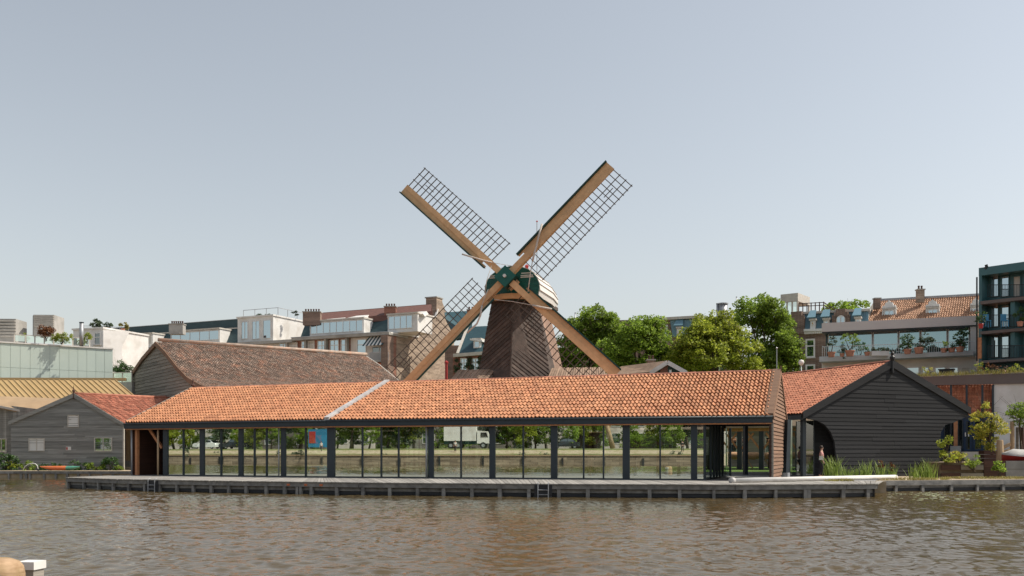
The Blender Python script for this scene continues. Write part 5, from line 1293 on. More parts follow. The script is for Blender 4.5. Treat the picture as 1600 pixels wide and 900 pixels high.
def louvre(label, x0, y0, x1, y1, d, side):
    a, b = cG(x0, y0), cG(x1, y1)
    p0, p1 = P(a[0], b[1], d), P(b[0], a[1], d); c = P((a[0] + b[0]) / 2, b[1], d)
    r = thing('roof_vent_unit', label, 'vent unit', c, 'louvred units on the flat roof')
    fr = Frame(p0, (1, .05, 0)); W, H = p1.x - p0.x, p1.z - p0.z
    MB().fbox(fr, side, W, 0, H, -2, 0).build('housing', M['concrete'], r)
    if side: MB().prism([fr.w(side - .003, 0, 0), fr.w(0, 0, -.8), fr.w(0, H, -.8), fr.w(side - .003, H, 0)], -fr.n * .9).build('housing', M['concrete_grey'], r)
    for k in range(6):
        z = H * (.42 + .57 * k / 6) if side else H * (.2 + .8 * k / 6)
        MB().fbox(fr, side + .05, W - .03, z + .02, z + H * .065, .003, .09).build('slat', M['stone_trim'], r)
    return r
louvre('pale louvred roof unit behind the rust coloured bush', 285, 75, 538, 285, 114, .42)
louvre('pale louvred roof unit cut off by the left edge of the view', -120, 115, 152, 345, 113, 0)
p = P(*cG(462, 275), 109.5)
shrub('round_shrub', 'round rust coloured bush on the green glass building roof', [(tuple(p + V(0, 0, .30)), .62, .5, .42)], p - V(0, 0, .45), M['leaf_rust'], 160, 34, .06, .15)
for px, lab in ((cG(245, 0)[0], 'green climbing plant on the roof railing'), (cG(620, 0)[0], 'long low green planter hedge on the roof'), (cG(880, 0)[0], 'yellow green potted bush beside the dark chimney pipe')):
    p = P(px, cG(0, 305)[1], 109.6); wd = 1.0 if 'hedge' in lab else .3
    shrub('roof_plant', lab, [(tuple(p + V(0, 0, .05)), wd, .25, .3)], p - V(0, 0, .5), M['leaf_yellow'], 120, 24, .06, .12)
q = thing('chimney_pipe', 'tall dark grey chimney pipe on the green glass building roof', 'pipe', P(*cG(817, 385), 109))
MB().tube([P(*cG(817, 392), 109), P(*cG(819, 155), 109)], .16, 10).build('shaft', M['zinc'], q, smooth=True)
MB().tube([P(*cG(819, 157), 109), P(*cG(819, 150), 109)], .19, 10).build('collar', M['slate_steel'], q)
b = P(190, 575, 118)
tree('small_conifer', 'dark green small pine beside the green glass building', px_blobs([(184, 572, 9, 11), (201, 577, 7, 9), (192, 582, 12, 9)], 118), G(192, 118, DZ), M['leaf_dark'], n_clump=60, n_leaf=40, ls=.07, clump_r=.22, tr=.1)
fb2 = VF(177, 116, 206, 115, DZ)
bal = thing('balcony_screen', 'glass balcony screen with pale posts beside the old barn gable', 'railing', fb2.w(1, 0, 0))
u0, u1, v0, v1 = fb2.rect(177, 583, 206, 597)
MB().fbox(fb2, u0, u1, v1, v1 + .08, -.05, .05).build('rail', M['stone_trim'], bal); MB().fbox(fb2, u0, u1, 0, v0, -.3, 0).build('base', M['concrete'], bal)
for k in range(3): MB().fbox(fb2, u0 + (u1 - u0) * k / 2 - .04, u0 + (u1 - u0) * k / 2 + .04, v0, v1, -.04, .04).build('post', M['stone_trim'], bal)
for k in range(2): MB().quad(fb2.w(u0 + (u1 - u0) * k / 2 + .04, v0), fb2.w(u0 + (u1 - u0) * (k + 1) / 2 - .04, v0), fb2.w(u0 + (u1 - u0) * (k + 1) / 2 - .04, v1), fb2.w(u0 + (u1 - u0) * k / 2 + .04, v1)).build('pane', M['pav_glass'], bal, recalc=False)

# ------------------------------------------------------------------ slate roofed houses behind the mill
cM = lambda x, y: (600 + x / 5.622, 440 + y / 5.622)
fn_ = VF(640, 128, 790, 124, DZ)
hn = thing('slate_roof_house', 'brick house with teal slate roof and small white dormer left of the mill tower', 'house', fn_.w(5, 0, 0))
slab_px(hn, fn_, [cM(605, 655), cM(1000, 630), cM(1000, 900), cM(605, 900)], -6, 0, 'brick_red', 'wall')
fs_ = Frame(fn_.w(0, 0, .25), fn_.ex)
a, b = fs_.hit(*cM(612, 650)), fs_.hit(*cM(1010, 618)); MB().beam(fs_.w(*a), fs_.w(*b), .35, .30).build('cornice', M['stone_trim'], hn)
top0, top1 = P(*cM(735, 398), 131), P(*cM(1010, 384), 129); bo0, bo1 = fn_.w(*fn_.hit(*cM(650, 632)), .1), fn_.w(*fn_.hit(*cM(1010, 606)), .1)
MB().prism([bo0, bo1, top1, top0], (0, .3, -.2)).build('roof', M['slate_teal'], hn)
MB().beam(bo0, top0, .25, .15).build('verge', M['stone_trim'], hn)
df = Frame(fn_.w(0, 0, -.4), fn_.ex)
dr(hn, cM, 786, 512, 848, 590, 1, 2, fr=df)
a = cM(762, 500); b = cM(870, 517)
u0, u1, v0, v1 = df.rect(a[0], a[1], b[0], b[1]); MB().prism([df.w(u0, v1, .25), df.w(u1, v0, .25), df.w(u1, v0 - .15, .25), df.w(u0, v1 - .15, .25)], df.n * -2.5).build('dormer_roof', M['white_paint'], hn)
for x0, x1 in ((672, 733), (772, 835)):
    a, b = cM(x0, 672), cM(x1, 785); win(hn, fn_, a[0], a[1], b[0], b[1], 'white_paint', 'win_glass', 2, 2, .02, .1)
for px, w_ in ((cM(650, 0)[0], .3), (cM(752, 0)[0], .35), (cM(848, 0)[0], .3)):
    p = fn_.w(fn_.hit(px, 570)[0], 0, .15); zz = fn_.hit(px, 562)[1] + DZ
    shrub('climbing_plant', {650: 'reddish creeper at the left corner of the brick house', 752: 'green creeper between the two windows of the brick house', 848: 'green creeper beside the right window of the brick house'}[min((650, 752, 848), key=lambda q: abs(cM(q, 0)[0] - px))], [(tuple(V(p.x, p.y, zz - .6)), w_, .15, .9)], p, M['leaf_olive'], 90, 22, .07, .13)
f3 = VF(690, 138, 760, 136, DZ)
h3 = thing('slate_roof_house', 'tall house with dark teal slate roof and chimney behind the lower left sail', 'house', f3.w(2, 0, 0))
slab_px(h3, f3, [cM(535, 560), cM(770, 560), cM(770, 900), cM(535, 900)], -5, 0, 'brick_brown', 'wall')
MB().prism([f3.w(*f3.hit(*cM(640, 500)), .1), f3.w(*f3.hit(*cM(775, 480)), .1), P(*cM(775, 255), 141), P(*cM(530, 270), 141), P(*cM(545, 330), 139)], (0, .3, -.2)).build('roof', M['slate_teal'], h3)
chim(h3, cM, 730, 250, 792, 310, 136, 'brick_red', 2)

# ------------------------------------------------------------------ right side: terrace with plants, teal block, tiled house, blue mansard row
cT = lambda x, y: (1200 + x / 3.75, 400 + y / 3.75)
ft = VF(1284, 101, 1526, 94.5, DZ)
tb = thing('balcony_building', 'white building with wide glazed roof terrace under a taupe fascia', 'building', ft.w(6, 0, 0))
def pol(parent, fr, pts, o0, o1, m, nm, at=0.0): return slab_px(parent, fr, pts, o0, o1, m, nm, at)
pol(tb, ft, [(1284, 566), (1526, 556), (1526, 640), (1284, 640)], -8, 0, 'white_paint', 'wall')
ffs = Frame(ft.w(0, 0, .5), ft.ex)
pol(tb, ffs, [(1284, 505), (1525.5, 493), (1525.5, 507.5), (1284, 518.5)], -8.2, 0, 'taupe_panel', 'fascia')
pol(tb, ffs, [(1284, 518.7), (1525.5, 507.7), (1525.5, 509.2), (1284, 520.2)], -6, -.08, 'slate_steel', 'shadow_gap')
pol(tb, ffs, [(1283, 559), (1521, 549.5), (1521, 556.5), (1283, 567)], -2, .9, 'slab_grey', 'balcony_slab')
fgz = Frame(ft.w(0, 0, -.7), ft.ex)
pol(tb, fgz, [(1290, 520), (1516, 509), (1516, 555), (1290, 566)], -.2, -.1, 'slate_dark', 'back_wall')
e_ = [cT(x, 0)[0] for x in (350, 614, 765, 893, 1052, 1182)]
for x0, x1 in zip(e_[:-1], e_[1:]):
    ym = 519 - (x0 - 1290) * .046
    win(tb, fgz, x0 + .5, ym - 4 - (x1 - x0) * .023, x1 - .5, ym + 41 - (x1 - x0) * .03, 'white_paint', 'terrace_glass', 1, 1, 0, .06, name='glass_door', sill=False)
pol(tb, ft, [(1516, 509), (1526, 508), (1526, 558), (1516, 558)], -1.2, .3, 'taupe_panel', 'end_wall')
rail(tb, ffs, 1285, (542, 533), 1524, (559, 549), 'rail_paint', .82, 70, .012)
MB().beam(ffs.w(*ffs.hit(1285, 541, .82), .82), ffs.w(*ffs.hit(1285, 541, .82), -1), .05, .05).build('side_rail', M['zinc'], tb)
for px0, px1 in ((1416, 1437), (1440, 1452), (1460, 1478), (1482, 1498), (1501, 1517)):
    win(tb, ft, px0, 573, px1, 600, 'white_paint', 'curtain' if px0 % 2 else 'win_glass', 1, 1, .02, .08, sill=False)
win(tb, ft, 1296, 575, 1308, 600, 'white_paint', 'win_glass', 1, 1, .02, .08, sill=False)
# potted plants along the balcony
PL = [(1299, 'terracotta', [(1301, 533, 8, 9)], 'leaf_olive', 'round grey green olive bush in a terracotta trough, leftmost on the roof terrace', 13),
      (1316, 'terracotta', [(1317, 552, 4, 8)], 'leaf_olive', 'small slender plant between the two leftmost trees on the roof terrace', 8),
      (1328, 'terracotta', [(1320, 529, 9, 6), (1334, 529, 9, 7)], 'leaf_green', 'wide palm like tree with two leaning trunks on the roof terrace', 15),
      (1355, 'terracotta', [(1355, 549, 4, 6)], 'leaf_dark', 'small dark plant beside the long white trough on the roof terrace', 9),
      (1418, 'terracotta', [(1419, 529, 12, 9), (1416, 540, 10, 6)], 'leaf_dark', 'dense dark round tree in the middle of the roof terrace', 12),
      (1436, 'terracotta', [(1447, 527, 9, 8), (1452, 533, 7, 5), (1440, 540, 7, 6)], 'leaf_olive', 'loose grey green shrub in the biggest terracotta pot on the roof terrace', 15),
      (1475, 'terracotta', [(1476, 537, 5, 6)], 'leaf_green', 'small green bush in a raised pot near the right end of the roof terrace', 10),
      (1487, 'terracotta', [(1486, 541, 6, 6)], 'leaf_dark', 'dark leafy bush in a terracotta pot near the right end of the roof terrace', 11),
      (1500, 'terracotta', [(1500, 525, 11, 9), (1507, 519, 7, 7), (1502, 536, 8, 8)], 'leaf_dark', 'tall spreading shrub in a terracotta pot, rightmost on the roof terrace', 12)]
sc = 96 * U / F
for px, pm, bl, lf, lab, pw in PL:
    y0 = 559 - (px - 1285) * .04; d = 99 - (px - 1284) * .027
    p = P(px, y0 - .5, d - 1.2); r = pw * sc / 2
    q = thing('potted_plant', lab, 'plant', p, 'potted plants on the roof terrace')
    MB().lathe(p, [(r * .7, 0), (r * .92, r * 1.0), (r, r * 1.0), (r, r * 1.25), (r * .8, r * 1.2)], 12).build('pot', M[pm], q)
    mb = MB(); B = px_blobs(bl, d - 1.2, .8)
    for b in B:
        mb.tube([p + V(0, 0, r * 1.3), Vector(b[0]).lerp(p, .4) + V(.04, 0, 0), b[0]], [.035, .028, .012], 6)
    mb.build('stem', M['rust_bark'], q)
    np_mesh('foliage', blob_leaves(B, 110, 18, .06, .11), 4, M[lf], q)
p = P(1374, 555, 96); tr_ = thing('planter_trough', 'long white planter trough with low herbs on the roof terrace', 'planter', p)
MB().box(p.x - .62, p.x + .62, p.y - .2, p.y + .2, p.z - .05, p.z + .28).build('trough', M['white_paint'], tr_)
np_mesh('foliage', blob_leaves([(tuple(p + V(0, 0, .40)), .65, .2, .2)], 160, 20, .06, .1), 4, M['leaf_olive'], tr_)
for px, lab in ((1405, 'low dark herb bushes behind the railing right of the white trough'), (1460, 'low leafy plants behind the railing right of the biggest pot')):
    p = P(px, 553 - (px - 1405) * .04, 96.5)
    shrub('low_shrub', lab, [(tuple(p + V(0, 0, .2)), .75, .2, .25)], p - V(0, 0, .05), M['leaf_olive'], 130, 18, .06, .1)
# tiled house behind
fk_ = VF(1340, 119, 1530, 112, DZ)
th = thing('tiled_house', 'house with tan tiled roof, three white dormers and a brick chimney behind the roof terrace', 'house', fk_.w(8, 0, 0))
pol(th, fk_, [(1352, 515), (1530, 505), (1530, 600), (1352, 600)], -8, 0, 'brick_tan', 'wall')
bl_, br_ = fk_.w(*fk_.hit(1354, 503), .2), fk_.w(*fk_.hit(1530, 497), .2)
tl_, tr__ = P(1373, 470, 122), P(1532, 461.5, 115)
tiles(th, tl_, tr__, bl_, br_, 46, 13, M['tile_tan'], h=.08, lip=.06)
MB().hexa([bl_ - V(0, 0, .3), br_ - V(0, 0, .3), tr__ - V(0, 0, .3), tl_ - V(0, 0, .3), bl_ - V(0, 0, .02), br_ - V(0, 0, .02), tr__ - V(0, 0, .02), tl_ - V(0, 0, .02)]).build('roof_deck', M['tile_tan'], th)
MB().beam(tl_ + V(0, 0, .05), tr__ + V(0, 0, .05), .3, .22).build('ridge', M['zinc'], th)
MB().beam(bl_ - V(.1, 0, -.1), tl_ - V(.1, 0, -.1), .3, .25).build('verge', M['wood_taupe'], th)
chim(th, cT, 880, 198, 918, 248, 117, 'brick_tan', 2, .5)
chim(th, cT, 628, 250, 660, 285, 119, 'brick_brown', 0, .5)
fdd = Frame(fk_.w(0, 0, -.6), fk_.ex)
for x0, x1, ys in ((675, 745, 0), (930, 1000, -6), (1190, 1245, -14)):
    a, b = cT(x0, 312 + ys), cT(x1, 376 + ys)
    dm = dormer(th, a[0], b[0], a[1], b[1], fdd, 3.0, 2, 'white_paint')
    u0, u1, v0, v1 = fdd.rect(a[0], a[1], b[0], b[1]); uc = (u0 + u1) / 2; w_ = (u1 - u0) / 2
    arc = [(uc - w_ * 1.15, v1 + .1), (uc - w_ * 1.1, v1 + .32), (uc - w_ * .75, v1 + .3), (uc - w_ * .6, v1 + .55), (uc - w_ * .25, v1 + .62), (uc, v1 + .78), (uc + w_ * .25, v1 + .62), (uc + w_ * .6, v1 + .55), (uc + w_ * .75, v1 + .3), (uc + w_ * 1.1, v1 + .32), (uc + w_ * 1.15, v1 + .1)]
    MB().prism([fdd.w(u, v, .14) for u, v in arc], fdd.n * -.35).build('pediment', M['white_paint'], dm)
    for sx in (-1, 1):
        sc_ = [(uc + sx * w_, v0 - .2), (uc + sx * w_ * 1.55, v0 - .2), (uc + sx * w_ * 1.5, v0 + .2), (uc + sx * w_ * 1.2, v0 + .5), (uc + sx * w_ * 1.12, v1), (uc + sx * w_, v1)]
        MB().prism([fdd.w(u, v, .06) for u, v in sc_], fdd.n * -.3).build('scroll', M['white_paint'], dm)
# blue mansard row with stepped gable
fl = VF(1222, 121, 1362, 116, DZ)
cL = lambda x, y: (1200 + x / 5.622, 440 + y / 5.622)
bw_ = thing('mansard_house', 'brown brick house with pale blue metal mansard and stepped gable', 'house', fl.w(4, 0, 0))
pol(bw_, fl, [cL(205, 420), cL(930, 400), cL(930, 900), cL(205, 900)], -8, 0, 'brick_brown', 'wall')
fl2 = Frame(fl.w(0, 0, .3), fl.ex)
for i in range(26):
    x0, x1 = 322 + i * 21.5, 322 + (i + 1) * 21.5
    a, b, c, d = fl.w(*fl.hit(*cL(x0, 425 - (x0 - 322) * .05)), .1), fl.w(*fl.hit(*cL(x1 - 1.2, 425 - (x1 - 322) * .05)), .1), fl.w(*fl.hit(*cL(x1 - 1.2, 268 - (x1 - 322) * .055), -.5), -.5), fl.w(*fl.hit(*cL(x0, 268 - (x0 - 322) * .055), -.5), -.5)
    MB().prism([a, b, c, d], fl.n * -.3).build('roof_panel', M['blue_metal'], bw_)
a, b = fl2.hit(*cL(300, 268)), fl2.hit(*cL(890, 238)); MB().beam(fl2.w(*a, -.75), fl2.w(*b, -.75), .5, .2).build('roof_edge', M['stone_trim'], bw_)
a, b = fl2.hit(*cL(318, 430)), fl2.hit(*cL(480, 424)); MB().beam(fl2.w(*a), fl2.w(*b), .5, .2).build('cornice', M['white_paint'], bw_)
for k in range(9): u = a[0] + (b[0] - a[0]) * (k + .5) / 9; MB().fbox(fl2, u - .07, u + .07, a[1] - .32, a[1] - .11, -.3, .12).build('cornice_bracket', M['white_paint'], bw_)
st = [(590, 460), (565, 350), (565, 300), (582, 300), (582, 275), (600, 275), (600, 245), (685, 240), (685, 268), (705, 268), (705, 292), (722, 292), (722, 340), (722, 460)]
pol(bw_, fl, [cL(*p) for p in st], -1.5, .25, 'brick_brown', 'stepped_gable')
st = [(205, 460), (205, 270), (300, 262), (300, 300), (325, 310), (325, 460)]
pol(bw_, fl, [cL(*p) for p in st], -1.5, .28, 'brick_brown', 'stepped_gable')
a, b = cL(605, 300), cL(682, 400); u0, u1, v0, v1 = fl.rect(a[0], a[1], b[0], b[1]); uc = (u0 + u1) / 2; rr_ = (u1 - u0) / 2
MB().prism([fl.w(uc + rr_ * math.cos(math.radians(t)), v1 - rr_ + rr_ * math.sin(math.radians(t)), .3) for t in range(0, 181, 15)] + [fl.w(u0, v0, .3), fl.w(u1, v0, .3)], fl.n * -.04).build('arched_window', M['white_paint'], bw_)
for s in (-1, 1): MB().fbox(fl, uc + (.05 if s > 0 else -rr_ * .8), uc + (rr_ * .8 if s > 0 else -.05), v0, v1 - rr_ * .45, .302, .32).build('pane', M['win_glass'], bw_)
for x0, y0, x1, y1 in ((370, 342, 415, 395), (487, 336, 537, 380), (765, 324, 812, 370)):
    a, b = cL(x0, y0), cL(x1, y1); dormer(bw_, a[0], b[0], a[1], b[1], Frame(fl.w(0, 0, .45), fl.ex), 1.5, 1, 'white_paint')
    u0, u1, v0, v1 = fl.rect(a[0], a[1], b[0], b[1]); MB().prism([fl.w(u0 - .15, v1 + .2, .75), fl.w(u1 + .15, v1 + .2, .75), fl.w(u1 + .05, v1 + .95, -.3), fl.w(u0 - .05, v1 + .95, -.3)], V(0, .05, -.06)).build('dormer_hood', M['blue_metal'], bw_)
for y0, y1 in ((503, 668), (728, 900)):
    a, b = cL(330, y0), cL(414, y1); win(bw_, fl, a[0], a[1], b[0], b[1], 'white_paint', 'win_glass', 1, 2, .03, .13)
    a, b = cL(215, y0), cL(285, y1); win(bw_, fl, a[0], a[1], b[0], b[1], 'white_paint', 'win_glass', 1, 2, .03, .13)
# rooftop glass box and deck railing
fx = VF(1219, 124, 1248, 122.5, DZ)
gx = thing('rooftop_glass_room', 'small glass rooftop room with flat roof above the big tree', 'roof room', P(1235, 490, 123))
u0, u1, v0, v1 = fx.rect(1220, 459, 1247, 492)
MB().fbox(fx, u0, u1, v1 - .75, v1, -3, .05).build('roof', M['stone_trim'], gx)
for k in range(4): u = u0 + .08 + (u1 - u0 - .16) * k / 3; MB().fbox(fx, u - .06, u + .06, v0, v1 - .75, -.12, 0).build('post', M['stone_trim'], gx)
for k in range(3):
    ua = u0 + .16 + (u1 - u0 - .16) * k / 3; MB().quad(fx.w(ua, v0, -.06), fx.w(ua + (u1 - u0) / 3 - .18, v0, -.06), fx.w(ua + (u1 - u0) / 3 - .18, v1 - .75, -.06), fx.w(ua, v1 - .75, -.06)).build('pane', M['pav_glass'], gx, recalc=False)
MB().fbox(fx, u1 - .12, u1, v0, v1 - .75, -3, -2.85).build('post', M['stone_trim'], gx)
MB().fbox(fx, u0 - .5, u1 + .5, 5, v0, -3.5, 0).build('base', M['brick_brown'], gx)
fy = VF(1247, 122, 1302, 120, DZ)
dk = thing('roof_deck_railing', 'dark railing round the roof deck beside the glass rooftop room', 'railing', P(1275, 488, 121))
a, b = fy.hit(1248, 474.5), fy.hit(1287, 472.5); c = fy.hit(1303, 482)
for o_ in (0, -.25): MB().beam(fy.w(a[0], a[1] + o_), fy.w(b[0], b[1] + o_), .07, .06).build('rail', M['wood_dark_brown'], dk); MB().beam(fy.w(b[0], b[1] + o_), fy.w(c[0], c[1] + o_, -1.5), .07, .06).build('rail', M['wood_dark_brown'], dk)
for k in range(7): u = a[0] + (b[0] - a[0]) * k / 6; MB().fbox(fy, u - .04, u + .04, a[1] - 1.1, a[1] + .02, -.04, .04).build('post', M['wood_dark_brown'], dk)
MB().fbox(fy, a[0], c[0], a[1] - 1.5, a[1] - 1.1, -3, .02).build('deck', M['wood_dark_brown'], dk)
# teal block
fq = VF(1529, 89, 1640, 84.5, DZ)
cQ = lambda x, y: (1510 + x / 4.5, 400 + y / 4.5)
tq = thing('teal_building', 'dark teal apartment block with stacked balconies at the right edge', 'building', fq.w(3, 0, 0))
uq0, uq1 = fq.hit(1529.5, 500)[0], fq.hit(1640, 500)[0]
vt = fq.hit(1535, 418)[1]
MB().fbox(fq, uq0, uq1, 0, vt, -8, -1.1).build('wall', M['teal_paint'], tq)
MB().fbox(fq, uq0, uq0 + .18, 0, vt, -1.1, 0).build('side_wall', M['teal_paint'], tq)
MB().fbox(fq, uq0, uq1, fq.hit(1560, cQ(0, 122)[1])[1], vt, -1.1, .02).build('parapet', M['teal_paint'], tq)
fq2 = Frame(fq.w(0, 0, -1.08), fq.ex)
for ya, yb in ((295, 318), (512, 533), (722, 740)):
    u0, u1, v0, v1 = fq.rect(1532, cQ(0, ya)[1], 1640, cQ(0, yb)[1]); MB().fbox(fq, uq0 + .19, uq1, v0, v1, -1.1, .25).build('balcony_slab', M['brown_panel'], tq)
for y0, y1 in ((140, 288), (345, 500), (562, 716)):
    for x0, x1 in ((172, 228), (245, 302), (328, 384), (402, 455)):
        a, b = cQ(x0, y0), cQ(x1, y1); win(tq, fq2, a[0], a[1], b[0], b[1], 'teal_paint', 'win_glass' if (x0, y0) != (328, 140) else 'curtain', 1, 1, .02, .05, name='balcony_door', sill=False)
    rail(tq, fq, cQ(150, 0)[0], (cQ(0, y1 - 85)[1], cQ(0, y1 - 88)[1]), 1640, (cQ(0, y1 + 4)[1], cQ(0, y1 + 2)[1]), 'black_iron', .15, 40, .01)
for x in (310,): 
    for y0, y1 in ((318, 512), (535, 722)):
        a, b = cQ(x, y0), cQ(x + 30, y1); u0, u1, v0, v1 = fq.rect(a[0], a[1], b[0], b[1]); MB().fbox(fq, u0, u1, v0, v1, -1.0, 0).build('fin_wall', M['teal_paint'], tq)
a, b = cQ(78, 575), cQ(110, 722); u0, u1, v0, v1 = fq.rect(a[0], a[1], b[0], b[1]); MB().fbox(fq, u0, u1, v0, v1, .02, .1).build('timber_screen', M['wood_new'], tq)
MB().tube([fq.w(*fq.hit(*cQ(78, 150)), .1), fq.w(*fq.hit(*cQ(78, 740)), .1)], .05, 8).build('downpipe', M['black_iron'], tq)
p = P(*cQ(132, 88), 87); MB().tube([p, p + V(.1, 0, .12), p + V(.05, 0, .25)], .1, 8).build('roof_cowl', M['black_iron'], tq)
for x, y, r, pm, lab, lf in ((102, 505, .16, 'red_paint', 'small shrub in a red pot on the middle balcony of the teal block', 'leaf_dark'), (378, 490, .2, 'terracotta', 'tall leafy plant in a terracotta pot on the middle balcony at the right edge', 'leaf_dark')):
    p = P(*cQ(x, y + 4), 85.5); q = thing('balcony_plant', lab, 'plant', p)
    MB().lathe(p, [(r * .7, 0), (r, .28), (r * .9, .3)], 12).build('pot', M[pm], q)
    MB().tube([p + V(0, 0, .25), p + V(.05, 0, .8)], .02, 5).build('stem', M['rust_bark'], q)
    np_mesh('foliage', blob_leaves([(tuple(p + V(0, 0, .75)), .42, .25, .38)], 100, 18, .06, .11), 4, M[lf], q)
for x in (145, 270):
    p = P(*cQ(x, 500), 85.8); q = thing('balcony_chair', {145: 'bright blue chair beside the red pot on the teal block balcony', 270: 'bright blue chair nearest the middle post of the teal block balcony'}[x], 'chair', p)
    MB().box(p.x - .18, p.x + .18, p.y - .18, p.y + .18, p.z + .38, p.z + .42).build('seat', M['blue_plastic'], q)
    MB().box(p.x - .18, p.x + .18, p.y + .15, p.y + .19, p.z + .42, p.z + .85).build('backrest', M['blue_plastic'], q)
    for sx in (-.15, .15):
        for sy in (-.15, .15): MB().box(p.x + sx - .02, p.x + sx + .02, p.y + sy - .02, p.y + sy + .02, p.z, p.z + .38).build('leg', M['blue_plastic'], q)
# dark flats and mansard seen between the trees
fz = VF(860, 139, 1160, 131, DZ)
bt = thing('mansard_building', 'dark flat roofed building with blue mansard between the trees', 'building', fz.w(10, 0, 0))
cF = lambda x, y: (860 + x / 3.81, 440 + y / 3.81)
pol(bt, fz, [cF(80, 235), cF(660, 225), cF(660, 700), cF(80, 700)], -8, 0, 'brick_brown', 'wall')
pol(bt, fz, [cF(660, 226), cF(1100, 212), cF(1100, 700), cF(660, 700)], -8, .02, 'brick_brown', 'wall')
pol(bt, fz, [cF(715, 232), cF(880, 226), cF(880, 322), cF(730, 330)], -.1, .3, 'blue_metal', 'mansard')
a, b = fz.hit(*cF(655, 226)), fz.hit(*cF(910, 212)); MB().beam(fz.w(*a, .3), fz.w(*b, .3), .6, .25).build('cornice', M['stone_trim'], bt)
a, b = cF(752, 278), cF(782, 312); dormer(bt, a[0], b[0], a[1], b[1], Frame(fz.w(0, 0, .7), fz.ex), 1, 1, 'white_paint')
u0, u1, v0, v1 = fz.rect(a[0], a[1], b[0], b[1]); MB().prism([fz.w(u0 - .2, v1 + .2, .9), fz.w(u1 + .2, v1 + .2, .9), fz.w(u1 + .2, v1 + 1.1, .2), fz.w(u0 + .1, v1 + 1.1, .2)], V(0, 0, -.06)).build('dormer_hood', M['blue_metal'], bt)
a, b = cF(678, 258), cF(700, 328); win(bt, fz, a[0], a[1], b[0], b[1], 'white_paint', 'win_glass', 1, 2, .05, .12)
for x, y, r_ in ((1027, 135, .45), (995, 135, .12), (1108, 95, .05), (1302, 85, .05), (148, 190, .06)):
    p = P(*cF(x, y), 133); q0_ = p - V(0, 0, 2.2)
    q = thing('roof_flue', {1027: 'fat silver flue on the roof behind the yellow green tree', 995: 'thin silver flue beside the fat one behind the yellow green tree', 1108: 'thin mast rising left of the tallest tree', 1302: 'thin mast rising out of the tallest tree top', 148: 'thin flue above the tree right of the mill'}[x], 'flue', q0_)
    MB().tube([q0_, p], r_, 10).build('shaft', M['zinc'], q, smooth=True); MB().tube([p, p + V(0, 0, .1)], r_ * 1.2, 10).build('cap', M['zinc'], q)

# small gabled house in front of the trees
cH = lambda x, y: (960 + x / 13.33, 550 + y / 13.33)
fhh = VF(1016, 92, 1074, 91, DZ)
hh = thing('gabled_house', 'small brick house with white trimmed gable between the trees and the orange roof', 'house', fhh.w(1, 0, 0))
gp = [cH(800, 432), cH(1120, 262), cH(1470, 440), cH(1470, 900), cH(800, 900)]
pol(hh, fhh, gp, -.3, 0, 'brick_red', 'gable_wall')
a, b, c = fhh.w(*fhh.hit(*cH(760, 445)), .25), fhh.w(*fhh.hit(*cH(1115, 222)), .25), fhh.w(*fhh.hit(*cH(1510, 440)), .25)
for p, q in ((a, b), (b, c)): MB().beam(p, q, .12, .28).build('verge_board', M['white_paint'], hh)
bk_ = V(-2.6, 4.2, 0)
MB().prism([a + V(0, 0, .1), b + V(0, 0, .12), b + bk_ + V(0, 0, .12), a + bk_ + V(-.5, 0, .1)], V(0, 0, -.12)).build('roof', M['roof_wood'], hh)
MB().prism([b + V(0, 0, .12), c + V(0, 0, .1), c + bk_ + V(0, 0, .1), b + bk_ + V(0, 0, .12)], V(0, 0, -.12)).build('roof', M['roof_wood'], hh)
pol(hh, fhh, [cH(920, 370), cH(955, 350), cH(955, 470), cH(920, 470)], 0, .04, 'green_dark', 'shutter')
pol(hh, fhh, [cH(1115, 300), cH(1150, 290), cH(1390, 430), cH(1390, 470), cH(1115, 470)], 0, .04, 'green_dark', 'gable_panel')
a_, b_ = cH(1140, 370), cH(1195, 450); win(hh, fhh, a_[0], a_[1], b_[0], b_[1], 'white_paint', 'win_glass', 1, 1, .05, .06, sill=False)
chim(hh, cH, 695, 175, 850, 320, 96, 'brick_brown', 2, .6)
ex_ = P(*cH(470, 335), 97); MB().prism([P(*cH(250, 455), 94), P(*cH(560, 450), 94), P(*cH(690, 320), 97.5), P(*cH(470, 332), 97.5)], V(0, .1, -.15)).build('roof', M['roof_wood'], hh)

# ------------------------------------------------------------------ trees
tree('broadleaf_tree', 'mid green tree with a tall feathery top just right of the mill', px_blobs([(930, 495, 26, 17), (905, 510, 26, 15), (948, 508, 24, 16), (893, 540, 24, 26), (925, 545, 32, 30), (960, 535, 22, 22), (880, 565, 14, 18), (868, 578, 10, 10)], 104), G(920, 104, DZ), M['leaf_green'], ls=.105, n_clump=24)
tree('broadleaf_tree', 'bright green rounded tree beside the small white trimmed house', px_blobs([(1012, 508, 24, 15), (990, 520, 26, 18), (1025, 530, 20, 26), (965, 545, 26, 22), (1000, 550, 34, 26), (950, 570, 24, 16), (1030, 560, 16, 20)], 100), G(995, 100, DZ), M['leaf_bright'], ls=.105, n_clump=24)
tree('broadleaf_tree', 'broad yellow green tree with golden tips in the middle of the trees', px_blobs([(1126, 494, 13, 10), (1108, 512, 30, 18), (1085, 530, 32, 22), (1135, 530, 32, 24), (1110, 555, 55, 24), (1160, 555, 26, 24), (1062, 555, 22, 22), (1175, 573, 14, 12)], 98), G(1110, 98, DZ), M['leaf_yellow'], ls=.105, n_clump=24)
